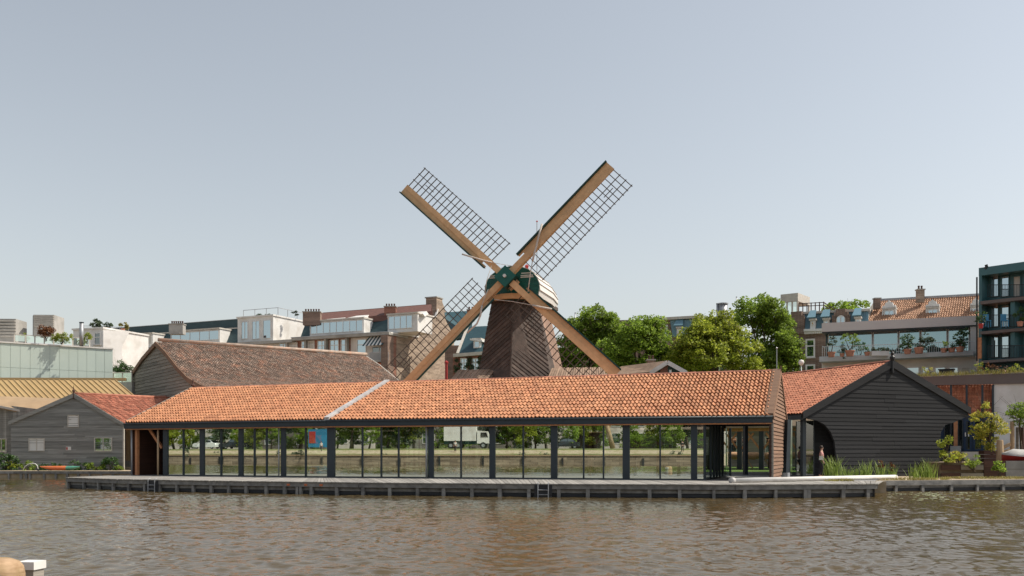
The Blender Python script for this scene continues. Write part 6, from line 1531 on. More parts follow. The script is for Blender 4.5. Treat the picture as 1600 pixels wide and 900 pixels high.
tree('broadleaf_tree', 'tallest dark green tree standing right of the yellow green tree', px_blobs([(1186, 476, 26, 14), (1172, 490, 28, 20), (1205, 492, 26, 24), (1222, 512, 22, 18), (1205, 530, 34, 22), (1230, 545, 24, 22), (1215, 565, 34, 18), (1190, 560, 26, 20), (1242, 560, 12, 16)], 106), G(1205, 106, DZ), M['leaf_green'], ls=.105, n_clump=24)
tree('broadleaf_tree', 'distant light green treetop showing over the blue mansard roof', px_blobs([(1330, 478, 20, 8), (1325, 486, 24, 8)], 150), G(1330, 150, DZ), M['leaf_bright'], ls=.13, n_clump=14)
tree('broadleaf_tree', 'small distant treetop left of the stepped gable', px_blobs([(1301, 482, 8, 8)], 150), G(1301, 150, DZ), M['leaf_bright'], ls=.13, n_clump=20)
tree('broadleaf_tree', 'dark tree filling the gap behind the plank sheds', px_blobs([(1000, 575, 50, 12), (1090, 575, 60, 10), (900, 580, 30, 12)], 112), G(1040, 112, DZ), M['leaf_dark'], ls=.12, n_clump=18)
# street lamps and mast among the trees
for px, pt, d, lab, kind in ((1213.5, 545, 84, 'thin grey mast standing before the tallest tree', 0), (1252, 569, 90, 'street lamp with round white globe beside the brown brick house', 1)):
    r = thing('street_lamp' if kind else 'mast', lab, 'lamp' if kind else 'mast', G(px, d, DZ))
    MB().tube([G(px, d, DZ), P(px, pt, d)], [.05, .03], 8).build('pole', M['slab_grey' if kind else 'slate_steel'], r, smooth=True)
    p = P(px, pt, d)
    if kind: MB().lathe(p, [(.05, -.1), (.16, 0), (.2, .12), (.15, .25), (.03, .3)], 12).build('globe', M['white_paint'], r, smooth=True)
    else: MB().lathe(p, [(.04, 0), (.06, .05), (.02, .1)], 8).build('cap', M['zinc'], r)
MB_ = thing('water_tank', 'low white round tank top peeping over the dark red roof', 'tank', G(1227, 90, DZ)); p = P(1227, 590, 90)
MB().lathe(V(p.x, p.y, DZ), [(.45, 0), (.45, p.z - DZ - .25), (.42, p.z - DZ + .1), (.3, p.z - DZ + .18)], 14).build('shell', M['white_paint'], MB_, smooth=True)
# ------------------------------------------------------------------ flat roofed garden building on the right
fH = VF(1432, 84.5, 1640, 79.5, DZ)
gbd = thing('flat_roof_building', 'flat roofed garden building with brown fascia and grass growing on its roof', 'building', fH.w(4, 0, 0))
fp_ = [(1425, 589.3), (1640, 581), (1640, 598.6), (1425, 602.8)]
slab_px(gbd, fH, fp_, -.02, .14, 'brown_panel', 'fascia')
slab_px(gbd, fH, fp_, -9, -1.6, 'brown_panel', 'roof_slab')
a, b = fH.hit(1425, 589, .1), fH.hit(1640, 581, .1)
MB().beam(fH.w(*a, .08), fH.w(*b, .08), .12, .05).build('roof_edge', M['stone_trim'], gbd)
slab_px(gbd, fH, [(1552.5, 600), (1640, 598), (1640, 720), (1552.5, 720)], -1.5, .0, 'white_paint', 'white_wall')
for px in (1441, 1463, 1486, 1510.5, 1535, 1551.5):
    u = fH.hit(px, 640)[0]; v = fH.hit(px, 601)[1]
    MB().fbox(fH, u - .06, u + .06, 1.0, v - .02, -.06, .08).build('post', M['slate_steel'], gbd)
fR = Frame(fH.w(0, 0, -.75), fH.ex)
tl_, tr_ = fR.w(*fR.hit(1415, 598)), fR.w(*fR.hit(1552, 598)); bl_, br_ = fR.w(*fR.hit(1415, 650)) + fH.n * .7, fR.w(*fR.hit(1552, 650)) + fH.n * .7
tiles(gbd, tl_, tr_, bl_, br_, 30, 13, M['tile_red'], h=.05)  # tiled slope added in place of a red roof mirrored in glazing
MB().hexa([x - fH.n * .3 for x in (bl_, br_, tr_, tl_)] + [x - fH.n * .02 for x in (bl_, br_, tr_, tl_)]).build('roof_deck', M['wood_black'], gbd)
TZ = 1.78
fD = Frame(fH.w(0, 0, .02), fH.ex)
slab_px(gbd, fD, [(1440, 651), (1552, 648), (1552, 712), (1440, 712)], -.3, 0, 'navy_paint', 'door_wall')
for x0, x1, y0 in ((1475, 1491, 655), (1496, 1505, 655)): win(gbd, fD, x0, y0, x1, 701, 'slate_steel', 'win_dark', 1, 1, .02, .06, sill=False)
for k, (x0, x1) in enumerate(((1505.5, 1519), (1520, 1537))):
    f = win(gbd, fD, x0, 655, x1, 705, 'navy_paint', 'win_dark', 1, 1, .03, .13, name='door', sill=False)
    u, v = fD.hit(1508.7 if k == 0 else 1513.6, 679)
    MB().fbox(fD, u - .03, u + .03, v - .12, v + .12, .08, .13).build('handle', M['white_paint'], f)
u, v0 = fD.hit(1494, 697); v1 = fD.hit(1494, 654)[1]
MB().fbox(fD, u - .1, u + .1, v0, v1, .3, .5).build('timber_post', M['wood_new'], gbd); MB().fbox(fD, u - .28, u + .28, v0 - .55, v0, .15, .65).build('post_base', M['concrete'], gbd)
# grass and flowers on the flat roof
us = np.linspace(fH.hit(1428, 588)[0], fH.hit(1640, 582)[0], 60); cs = []
for u in us:
    for o in (.05, -.5, -1.9): cs.append(fH.w(u + rng.uniform(-.2, .2), (fp_ and fH.hit(1500, 586.6)[1]) - .02 + .0, o))
rg = np_mesh('roof_grass', blades(cs, 12, .34, (.16, .25), .35, .012), 4, M['grass_dry'], loc=tuple(fH.w(5, 4, 0)))
tag(rg, 'dry yellow green grass growing along the flat roof', 'grass', kind='stuff')
for px, lab, mt, hh in ((1450, 'yellow wild flowers near the left end of the grass roof', 'leaf_gold', .55), (1530, 'yellow green weeds on the grass roof below the timber screen', 'leaf_yellow', .8), (1546, 'pinkish brown weeds on the grass roof below the teal balconies', 'leaf_rust', .8), (1575, 'tall brownish flowering weeds on the grass roof near the right edge', 'leaf_rust', .7), (1590, 'tall green weeds on the grass roof at the right edge', 'leaf_yellow', .7)):
    p = fH.w(*fH.hit(px, 586, -.5), -.5)
    shrub('wild_flowers', lab, [(tuple(p + V(0, 0, hh * .5)), .55, .25, hh * .5)], p, M[mt], 70, 14, .05, .1, group='weeds on the grass roof', cat='plant', stems=8)
bx_ = thing('roof_box', 'dark low box standing in the weeds on the grass roof', 'box', fH.w(*fH.hit(1478, 586, -1.5), -1.5))
MB().fbox(fH, fH.hit(1467, 582, -1.5)[0], fH.hit(1490, 582, -1.5)[0], fH.hit(1478, 588, -1.5)[1], fH.hit(1478, 577.5, -1.5)[1], -2.2, -1.5).build('body', M['black_iron'], bx_)
MB().fbox(fH, fH.hit(1467, 582, -1.5)[0] - .05, fH.hit(1490, 582, -1.5)[0] + .05, fH.hit(1478, 577.5, -1.5)[1], fH.hit(1478, 577.5, -1.5)[1] + .05, -2.25, -1.45).build('lid', M['black_iron'], bx_)
# raised garden with retaining walls and steps
w1 = VF(1468, 66.5, 1640, 65.5, DZ); w2 = VF(1474, 76, 1640, 74.5, DZ)
tg = MB(); L1_ = w1.hit(1640, 730)[0]
tg.fbox(w1, 0, L1_ + 20, 0, .72, -7.5, 0); tg = tg.build('garden_terrace', M['soil'], None, loc=w1.w(5, 0, 0)); tag(tg, 'raised planted soil terrace behind the right quay', 'ground', kind='structure')
t2 = MB(); t2.fbox(w2, 0, w2.hit(1640, 700)[0] + 25, 0, TZ - DZ, -16, 0); t2 = t2.build('upper_terrace', M['concrete_grey'], None, loc=w2.w(5, 0, 0)); tag(t2, 'upper paved terrace before the navy doors', 'ground', kind='structure')
rw = thing('retaining_wall', 'dark plank and concrete retaining wall of the garden by the right quay', 'wall', w1.w(3, 0, .1))
for x0, x1, n_, m_ in ((1470, 1500, 2, 'wood_dark_brown'), (1500.5, 1536, 2, 'wood_taupe'), (1536.5, 1570, 3, 'wood_dark_brown'), (1570.5, 1640, 2, 'concrete_grey')):
    ua, ub = w1.hit(x0, 730)[0], w1.hit(x1, 730)[0]
    for k in range(n_): MB().fbox(w1, ua, ub - .01, .82 * k / n_ - .05 * (x0 < 1540), .82 * (k + 1) / n_ - .015 - .2 * (x0 < 1536), .0, .10 + .01 * k).build('wall_block', M[m_], rw)
stp = thing('garden_steps', 'pale concrete steps up to the navy doors', 'steps', w2.w(w2.hit(1518, 715)[0], 0, .5))
for k in range(4):
    z = .72 + (TZ - DZ - .72) * (k + 1) / 4; MB().fbox(w2, w2.hit(1500, 715)[0], w2.hit(1537, 715)[0], .70, z, 1.2 - .3 * (k + 1), 1.2 - .3 * k).build('step', M['concrete'], stp)
pb_ = thing('planter_box', 'dark timber planter box beside the pale stump', 'planter', G(1546, 70, DZ + .7))
p = P(1546, 722, 70); q0 = G(1546, 70, 0)
for k in range(3): MB().box(q0.x - .42, q0.x + .42, q0.y - .3, q0.y + .3, DZ + .72 + k * .2, DZ + .72 + k * .2 + .185).build('side_board', M['wood_dark_brown'], pb_)
MB().box(q0.x - .38, q0.x + .38, q0.y - .26, q0.y + .26, DZ + 1.305, DZ + 1.32).build('soil', M['soil'], pb_)
for px, y0, y1, d, r_, m_, lab in ((1562, 724, 688, 68.5, .17, 'wood_pale', 'thick pale timber stump beside the planter box'), (1581, 706, 659, 73, .11, 'wood_pale', 'tall pale split log post under the dark leafy tree'), (1589, 705, 668, 73.5, .08, 'wood_taupe', 'thin weathered post second from the right edge'), (1597, 706, 668, 74, .09, 'wood_dark_brown', 'dark weathered post at the right edge of the garden')):
    a, b = P(px, y0, d), P(px + .5, y1, d)
    a.z = DZ + .7
    t = thing('timber_post', lab, 'post', a, 'weathered posts in the garden'); MB().tube([a, a.lerp(b, .5) + V(.02, 0, 0), b], [r_ * 1.08, r_, r_ * .95], 9).build('shaft', M[m_], t)
    MB().tube([b - V(0, 0, .01), b + V(0, 0, .015)], [r_ * .9, r_ * .8], 9).build('cut_end', M['wood_pale'], t)
for k in range(2):
    a, b = P(1566, 700 + k * 6, 72.5), P(1578, 694 + k * 10, 72.5)
    t = thing('timber_beam', ('upper' if k == 0 else 'lower') + ' short pale beam leaning between the garden posts', 'beam', (a.x, a.y, a.z)); MB().beam(a, b, .16, .16).build('shaft', M['wood_pale'], t); MB().beam(b, b + (b - a).normalized() * .01, .15, .15).build('cut_end', M['log_end'], t)
# covered boat
p0, p1 = P(1565, 722, 67.5), P(1640, 724, 66); bz = DZ + .72
bt_ = thing('covered_boat', 'small red boat under a pale tarpaulin on the garden terrace', 'boat', V((p0.x + p1.x) / 2, p0.y, bz))
ax = (p1 - p0); ax.z = 0; Lb = ax.length; ax.normalize(); sd = V(-ax.y, ax.x, 0)
def loft(secs, m, nm, par):
    mb = MB(); n = len(secs[0])
    for s in secs: mb.v += [tuple(x) for x in s]
    for i in range(len(secs) - 1):
        for k in range(n - 1): mb.f.append((i * n + k, i * n + k + 1, (i + 1) * n + k + 1, (i + 1) * n + k))
    return mb.build(nm, m, par, smooth=True)
hull, cov = [], []
for t in np.linspace(0, 1, 9):
    w = .62 * (1 - (1 - min(1, t * 2.2)) ** 2) ** .5 + .02; c = V(p0.x, p0.y, bz) + ax * Lb * t; zt = .34 + .12 * (1 - t) ** 3
    hull.append([c + sd * w + V(0, 0, zt), c + sd * w * .75 + V(0, 0, .1), c + V(0, 0, .02), c - sd * w * .75 + V(0, 0, .1), c - sd * w + V(0, 0, zt)])
    cov.append([c - sd * (w + .03) + V(0, 0, zt - .06), c - sd * w * .95 + V(0, 0, zt + .04), c - sd * w * .4 + V(0, 0, zt + .28 * min(1, t * 4)), c + sd * w * .4 + V(0, 0, zt + .28 * min(1, t * 4)), c + sd * (w + .03) + V(0, 0, zt - .06)])
loft(hull, M['red_paint'], 'hull', bt_); loft(cov, M['tarp'], 'cover', bt_)
# garden shrubs
shrub('garden_shrub', 'fresh light green bush at the right foot of the black boathouse', px_blobs([(1479, 684, 9, 9), (1474, 697, 8, 10), (1480, 710, 10, 12)], 66), G(1477, 66.2, DZ + .7), M['leaf_yellow'], 60, 30, .06, .15)
shrub('garden_shrub', 'low yellow orange bush between the light green bush and the steps', px_blobs([(1494, 714, 12, 9), (1504, 718, 12, 8)], 66.3), G(1498, 66.6, DZ + .6), M['leaf_gold'], 70, 30, .055, .14)
shrub('garden_shrub', 'low green bush in front of the pale steps', px_blobs([(1524, 718, 13, 7), (1515, 727, 16, 5)], 65.3), G(1522, 65.6, DZ + .3), M['leaf_green'], 80, 24, .05, .12)
shrub('garden_shrub', 'small bright green bush before the concrete retaining wall', px_blobs([(1563, 728, 8, 8)], 64.3), G(1563, 64.3, DZ), M['leaf_bright'], 160, 30, .055, .12)
tree('ornamental_maple', 'golden yellow ornamental maple beside the black boathouse', px_blobs([(1538, 632, 4, 7), (1537, 645, 8, 7), (1526, 653, 10, 7), (1550, 655, 12, 8), (1522, 668, 9, 6), (1540, 668, 17, 11), (1561, 668, 13, 9), (1548, 685, 14, 9), (1534, 680, 10, 6), (1550, 698, 6, 9)], 70), G(1550, 70, DZ + 1.2), M['leaf_gold'], n_clump=75, n_leaf=36, ls=.06, clump_r=.17, tr=.06)
tree('garden_tree', 'dark green leafy tree before the white wall at the right edge', px_blobs([(1590, 640, 16, 9), (1580, 648, 10, 9), (1597, 652, 14, 10), (1612, 645, 14, 12)], 73), G(1594, 73.4, DZ + .7), M['leaf_green'], n_clump=60, n_leaf=40, ls=.065, clump_r=.2, tr=.07)
# reeds before the black boathouse
for cx, y1, wd, nn, d, lab in ((1301, 708, 14, 190, 61, 'tallest and widest clump of green reeds by the arch of the black boathouse'), (1322, 722, 9, 60, 61, 'low reeds just right of the tallest clump'), (1338, 722, 6, 50, 61.5, 'small reed tuft before the left part of the black gable'), (1353, 714, 7, 80, 61.5, 'upright reed clump under the middle of the black gable'), (1376, 716, 6, 60, 62, 'narrow reed clump with a reddish plume'), (1394, 722, 8, 70, 62, 'low reed clump right of the plumed reeds'), (1428, 722, 8, 60, 62.5, 'thin reed clump before the right part of the black gable'), (1450, 714, 14, 150, 62.5, 'wide leaning reed clump at the right corner of the black boathouse')):
    s = d * U / F; h = (747 - y1) * s * .95; c = G(cx, d, DZ - .02)
    r = thing('reed_clump', lab, 'reeds', c, 'reeds before the black boathouse')
    np_mesh('blades', blades([c], int(nn * .62), h, (wd * s * .4, .25), .5, .017), 4, M['grass_blade'], r)['kind'] = 'stuff'
    if 'plume' in lab:
        np_mesh('plume', blob_leaves([(tuple(c + V(0, 0, h * .85)), .10, .08, .22)], 300, 14, .04, .06), 4, M['leaf_rust'], r)
    else:
        mb = MB()
        for k in range(6): mb.tube([c + V(rng.uniform(-1, 1) * wd * s * .5, rng.uniform(-.2, .2), 0), c + V(rng.uniform(-1, 1) * wd * s * .6, rng.uniform(-.2, .2), h * .7)], [.012, .006], 5)
        mb.build('stalk', M['grass_blade'], r)
cs = [G(rng.uniform(1290, 1330), rng.uniform(56.5, 59), DZ - .02) for _ in range(60)] + [G(rng.uniform(1470, 1640), rng.uniform(62.6, 65), DZ - .02) for _ in range(160)] + [G(rng.uniform(1362, 1480), rng.uniform(60.3, 62), DZ - .02) for _ in range(60)]
tag(np_mesh('dry_grass', blades(cs, 9, .16, (.12, .12), .6, .010), 4, M['grass_dry'], loc=tuple(G(1450, 62, DZ))), 'short dry grass on the sandy strip along the right quay', 'grass', kind='stuff')
# floating leaves by the right quay
pads = []
for _ in range(130):
    p = G(rng.choice([rng.uniform(1385, 1520), rng.uniform(1500, 1600), rng.uniform(1440, 1480)]), rng.uniform(47, 58), .035); r_ = rng.uniform(.04, .11)
    pads += [p + V(-r_, -r_ * .5, 0), p + V(r_ * .6, -r_ * .7, 0), p + V(r_, r_ * .5, .01), p + V(-r_ * .5, r_ * .8, 0)]
tag(np_mesh('floating_leaves', [tuple(x) for x in pads], 4, mk('lily_leaf', (.42, .43, .30), (.26, .30, .15), .35, 3, island=.4), loc=tuple(G(1470, 52, 0))), 'small pale floating leaves on the water by the right quay', 'leaves', kind='stuff')

# ------------------------------------------------------------------ left bank: weeds, kayak, hoop
for cx, w_, h_, mt, lab in ((8, 22, 15, 'leaf_dark', 'dark green ivy bush at the left edge below the dark shed'), (16, 10, 7, 'leaf_yellow', 'yellow green bush at the left edge in front of the ivy'), (42, 14, 8, 'leaf_green', 'green weeds below the double shed window'), (78, 22, 6, 'leaf_dark', 'low dark weeds behind the orange kayak'), (118, 20, 7, 'leaf_dark', 'low weeds below the white notice on the shed'), (150, 16, 7, 'leaf_green', 'green weeds below the right shed window'), (172, 14, 11, 'leaf_dark', 'taller dark weeds near the right corner of the shed'), (186, 9, 7, 'leaf_green', 'green weeds at the right corner of the grey shed')):
    d = 93.8; s = d * U / F
    shrub('weed_bush', lab, [(tuple(P(cx, 733 - h_ * .75, d)), w_ * s, .3, h_ * s)], G(cx, d, DZ), M[mt], 60, 26, .07, .15, group='weeds at the foot of the grey shed')
ky = thing('kayak', 'orange and green kayak lying in the weeds on the left quay', 'kayak', G(92, 92.2, DZ))
k0, k1 = G(63, 92.2, DZ), G(125, 92.0, DZ); kx = (k1 - k0); kl = kx.length; kx.normalize()
def ksec(ts):
    out = []
    for t in ts:
        w = .30 * math.sin(math.pi * min(max(t, .02), .98)) ** .6 + .01; c = k0 + kx * kl * t + V(0, 0, .16 + .10 * abs(2 * t - 1) ** 2.5)
        out.append([c + V(0, w, 0) * 0 + V(-kx.y, kx.x, 0) * w * math.cos(a) + V(0, 0, .16 * math.sin(a)) * (w / .31) for a in np.linspace(0, 2 * math.pi, 11)])
    return out
loft(ksec(np.linspace(0, .68, 9)), M['orange_plastic'], 'hull', ky); loft(ksec(np.linspace(.68, 1, 6)), mk('teal_plastic', (.10, .30, .22), (.08, .25, .18), .4, 3), 'stern', ky)
hp = thing('hoop', 'thin white hose bent into a hoop over the left quay', 'hose', G(50, 91.9, DZ))
MB().tube([P(x, y, 91.7) for x, y in ((36, 734), (39, 729), (44, 725.5), (50, 723.8), (55, 724.5), (58.5, 728), (59.8, 734))], .026, 7).build('tube', M['white_paint'], hp, smooth=True)
MB().lathe(G(59.8, 91.7, DZ), [(.06, -.02), (.06, .08), (.03, .1)], 8).build('clip', M['black_iron'], hp)
# red marks on the deck edge
for px, lab in ((452, 'small orange red plate on the deck edge, first of three under the glass front'), (479, 'small orange red plate on the deck edge, middle one of three'), (503, 'small orange red plate on the deck edge, last of three before the wide corner post')):
    for a, b in zip(dp[:-1], dp[1:]):
        f2 = Frame(a, b - a); u = f2.hit(px, 757)[0]
        if 0 <= u < (b - a).length:
            t = thing('marker_plate', lab, 'plate', f2.w(u, DZ - .18, .06), 'red plates on the deck edge')
            MB().fbox(f2, u - .075, u + .075, DZ - .17, DZ - .09, .061, .075).build('plate', M['orange_plastic'], t)
            for s in (-.05, .05): MB().fbox(f2, u + s - .008, u + s + .008, DZ - .14, DZ - .12, .075, .08).build('screw', M['zinc'], t)

# ------------------------------------------------------------------ near left: mooring post and old timber pile
c = V((48 - 800) / F * 10.0, 10.0, 0)
mp_ = thing('mooring_post', 'square dark mooring post with white cap in the near left water', 'post', V(c.x, c.y, -1))
R45 = [math.radians(x) for x in (38, 128, 218, 308)]
def sq(r, z): return [c + V(r * math.cos(a), r * math.sin(a), z) for a in R45]
zt = CH - (876.5 - HY) / F * 10.0
MB().hexa(sq(.128, -1) + sq(.128, zt - .075)).build('shaft', M['wood_taupe'], mp_)
b_ = MB().hexa(sq(.15, zt - .083) + sq(.15, zt)).build('cap', M['white_paint'], mp_)
for s in (-1, 1):
    p = c + V(.068 * s, -.083, zt - .045)
    MB().tube([p + V(.0, -.012, 0), p + V(0, .03, 0)], .009, 7).build('nail', M['black_iron'], b_)
c2 = V((-13 - 800) / F * 9.4, 9.4, 0); zt = CH - (868 - HY) / F * 9.6
pl_ = thing('timber_pile', 'thick round sandy coloured timber pile at the lower left corner', 'pile', V(c2.x, c2.y, -1))
prof_ = [(.30, -1), (.30, zt - .17), (.285, zt - .09), (.25, zt - .045), (.17, zt - .012), (.02, zt)]
o = MB().lathe(V(c2.x, c2.y, 0), prof_, 28).build('shaft', mk('wood_sandy', (.58, .40, .26), (.30, .18, .10), .8, 7, (1, 1, 3), .5, 9, stain=((.30, .2, .1), 2.5)), pl_, smooth=True)
MB().tube([V(c2.x, c2.y, zt - .27) + V(.303 * math.cos(a), .303 * math.sin(a), 0) for a in np.linspace(0, 6.283, 25)], .008, 5, cap=False).build('iron_band', M['black_iron'], pl_)

# ------------------------------------------------------------------ people
def person(name, label, base, face, h, shirt, trousers, hair='hair_brown', stride=.12, bag=False, group=None):
    root = thing(name, label, 'person', base, group); k = h / 1.75
    cf_, sf_ = math.cos(face), math.sin(face)
    def W(x, y, z): return Vector(base) + V((x * cf_ - y * sf_) * k, (x * sf_ + y * cf_) * k, z * k)
    def skin(nm, vs, es, rs, m):
        o0 = Vector(base); me = bpy.data.meshes.new(nm)
        me.from_pydata([tuple(W(*v) - o0) for v in vs], es, []); me.materials.append(M[m])
        o = bpy.data.objects.new(nm, me); COL.objects.link(o); o.parent = root
        sm_ = o.modifiers.new('skin', 'SKIN'); sm_.use_smooth_shade = True
        for i, r in enumerate(rs): me.skin_vertices[0].data[i].radius = (r * k, r * k)
        me.skin_vertices[0].data[0].use_root = True
        o.modifiers.new('sub', 'SUBSURF').levels = 1
        o.modifiers['sub'].render_levels = 1
        return o
    s = stride
    vs = [(0, 0, .95), (0, 0, 1.2), (0, 0, 1.42), (0, 0, 1.52), (0, -.02, 1.62), (0, -.02, 1.72),
          (-.19, 0, 1.40), (-.25, .02, 1.12), (-.23, -.10, .90), (.19, 0, 1.40), (.25, .02, 1.12), (.23, -.10, .90),
          (-.10, 0, .90), (-.10, -s * .6, .50), (-.10, -s * .3, .08), (-.10, -s * .3 - .14, .04),
          (.10, 0, .90), (.10, s * .2, .50), (.10, s, .09), (.10, s - .14, .04)]
    es = [(0, 1), (1, 2), (2, 3), (3, 4), (4, 5), (2, 6), (6, 7), (7, 8), (2, 9), (9, 10), (10, 11), (0, 12), (12, 13), (13, 14), (14, 15), (0, 16), (16, 17), (17, 18), (18, 19)]
    rs = [.13, .12, .12, .05, .085, .07, .055, .042, .03, .055, .042, .03, .085, .06, .042, .035, .085, .06, .042, .035]
    for sx in (-1, 1):                       # palm, four fingers and a thumb on each hand
        w = 8 if sx < 0 else 11; b0 = len(vs)
        vs.append((sx * .23, -.125, .84)); es.append((w, b0)); rs.append(.026)
        for f in range(4):
            q = len(vs); vs.append((sx * .23 + (f - 1.5) * .018, -.14, .80 - .004 * (1.5 - abs(f - 1.5)))); vs.append((sx * .23 + (f - 1.5) * .017, -.15, .765 - .006 * (1.5 - abs(f - 1.5))))
            es += [(b0, q), (q, q + 1)]; rs += [.009, .008]
        q = len(vs); vs.append((sx * .23 - sx * .035, -.14, .825)); es.append((b0, q)); rs.append(.01)
    body = skin('body', vs, es, rs, 'skin')
    skin('shirt', [(0, 0, .98), (0, 0, 1.2), (0, 0, 1.41), (-.19, 0, 1.40), (-.235, .015, 1.18), (.19, 0, 1.40), (.235, .015, 1.18)], [(0, 1), (1, 2), (2, 3), (3, 4), (2, 5), (5, 6)], [.155, .145, .14, .075, .065, .075, .065], shirt)
    skin('trousers', [(0, 0, .98), (-.10, 0, .88), (-.10, -s * .6, .50), (-.10, -s * .3, .12), (.10, 0, .88), (.10, s * .2, .50), (.10, s, .13)], [(0, 1), (1, 2), (2, 3), (0, 4), (4, 5), (5, 6)], [.15, .105, .08, .065, .105, .08, .065], trousers)
    hm = MB(); hd = W(0, .015, 1.68); hm.lathe(hd, [(.09 * k, -.06 * k), (.105 * k, 0), (.10 * k, .06 * k), (.06 * k, .1 * k), (.01, .115 * k)], 12); hm.build('hair', M[hair], root, smooth=True)
    nose = W(0, -.11, 1.64); MB().lathe(nose, [(.004, -.02 * k), (.016 * k, -.012 * k), (.004, .02 * k)], 6).build('nose', M['skin'], root)
    for sx in (-1, 1):
        MB().lathe(W(sx * .03, -.095, 1.665), [(.003, -.008 * k), (.010 * k, 0), (.003, .008 * k)], 6).build('eye', M['black_iron'], root)
        MB().lathe(W(sx * .086, -.01, 1.64), [(.006, -.03 * k), (.016 * k, 0), (.006, .03 * k)], 6).build('ear', M['skin'], root)
    MB().tube([W(-.025, -.098, 1.595), W(.025, -.098, 1.595)], .006 * k, 5).build('mouth', M['red_roof'], root)
    if bag:
        MB().hexa([W(-.30, -.12, .98), W(-.22, -.12, .98), W(-.22, .12, .98), W(-.30, .12, .98), W(-.29, -.10, 1.2), W(-.23, -.10, 1.2), W(-.23, .10, 1.2), W(-.29, .10, 1.2)]).build('bag', M['cloth_white'], root)
    return root
person('person', 'person in a pink top and dark trousers with a pale bag by the boathouse arch', G(1283.5, 66.0, DZ), math.radians(70), 1.52, 'cloth_pink', 'cloth_dark', bag=True)

# ------------------------------------------------------------------ the opposite bank behind the viewpoint, mirrored in the glass and the water
def far_pt(px, path):
    f = g1 if px < 517 else g2
    d = V((px - 800) / F, 1, 0); t = (f.O - V(0, 0, f.O.z)).dot(f.n) / d.dot(f.n); h = d * t
    r = (d - f.n * 2 * d.dot(f.n)).normalized()
    return h + r * (path - h.length)
_a, _b = far_pt(420, 160), far_pt(900, 140)
B0 = _b.lerp(_a, .2); bd = (_a - _b).normalized(); bl = V(-bd.y, bd.x, 0)
if bl.y > 0: bl = -bl
BZ = 2.4; QZ = 1.4
def refl(px, off, z=BZ):
    """where on the opposite bank the glass shows what stands at this photo column"""
    f = g1 if px < 517 else g2
    d = V((px - 800) / F, 1, 0); t = (f.O - V(0, 0, f.O.z)).dot(f.n) / d.dot(f.n); h = d * t
    r = d - f.n * 2 * d.dot(f.n)
    t2 = (B0 + bl * off - h).dot(bl) / r.dot(bl)
    q = h + r * t2; q.z = z
    return q
def Bk(s, off, z=BZ): q = B0 + bd * s + bl * off; q.z = z; return q
def strip(name, label, s0, s1, o0, o1, z, m, kind='structure', cat='ground'):
    mb = MB(); N = 12
    for i in range(N):
        a, b = s0 + (s1 - s0) * i / N, s0 + (s1 - s0) * (i + 1) / N; mb.quad(Bk(a, o0, z), Bk(b, o0, z), Bk(b, o1, z), Bk(a, o1, z))
    return tag(mb.build(name, M[m], None, loc=Bk(0, (o0 + o1) / 2, z), recalc=False), label, cat, kind=kind)
gvb = MB(); pth = MB()
for i in range(24):
    a_, b_ = -160 + 17.5 * i, -160 + 17.5 * (i + 1)
    q = [Bk(a_, .3, QZ), Bk(b_, .3, QZ), Bk(b_, 1.6, QZ + .2), Bk(a_, 1.6, QZ + .2)]; gvb.quad(*q); pth.quad(Bk(a_, 1.6, QZ + .2), Bk(b_, 1.6, QZ + .2), Bk(b_, 5.2, BZ - .25), Bk(a_, 5.2, BZ - .25)); gvb.quad(Bk(a_, 5.2, BZ - .25), Bk(b_, 5.2, BZ - .25), Bk(b_, 6.5, BZ), Bk(a_, 6.5, BZ))
tag(gvb.build('grass_verge', M['bank_grass'], None, loc=Bk(0, 2, QZ), recalc=False), 'sloping grass verge along the opposite quay', 'ground', kind='structure')
tag(pth.build('footpath', M['sand'], None, loc=Bk(0, 3, QZ), recalc=False), 'pinkish footpath along the opposite bank', 'ground', kind='structure')
strip('grass_strip', 'grass strip between path and road on the opposite bank', -160, 260, 6.5, 11, BZ, 'bank_grass')
strip('road', 'dark road on the opposite bank', -160, 260, 11, 18, BZ + .004, 'asphalt')
strip('far_ground', 'ground behind the road on the opposite bank', -160, 260, 18, 400, BZ, 'soil')
qw = MB()
for i in range(40): qw.fbox(Frame(Bk(260, 0, 0), -bd), i * 10.5, i * 10.5 + 10.49, -1, QZ + .05, 0, .45)
qwo = tag(qw.build('quay_wall', M['quay_stone'], None, loc=Bk(0, 0, 0)), 'old brown stone quay wall of the opposite bank', 'wall', kind='structure')
for i in range(60):
    f_ = Frame(Bk(230 - i * 6.1 + rng.uniform(-.8, .8), 0, 0), -bd)
    MB().fbox(f_, -.13, .13, -1, QZ - rng.uniform(.1, .5), -.2, -.004).build('fender_pile', M['wood_wet'], qwo)
MB().fbox(Frame(Bk(260, 0, 0), -bd), 0, 420, QZ - .12, QZ + .06, -.11, -.004).build('coping', M['wood_pale'], qwo)
vb = []
for i in range(70):
    c = Bk(rng.uniform(-110, 200), rng.choice([rng.uniform(.2, 1.3), rng.uniform(6.5, 10)])); c.z = QZ if (c - B0).dot(bl) < 2 else BZ
    w_ = rng.uniform(.5, 1.6); hh = rng.uniform(.3, .8); vb.append((tuple(c + V(0, 0, hh * .4)), w_, .6, hh))
tag(np_mesh('weeds', blob_leaves(vb, 14, 26, .10, .25), 4, M['leaf_olive'], loc=tuple(Bk(40, 1, QZ))), 'tufts of weeds along the top of the opposite quay wall', 'weeds', kind='stuff')
k = 0
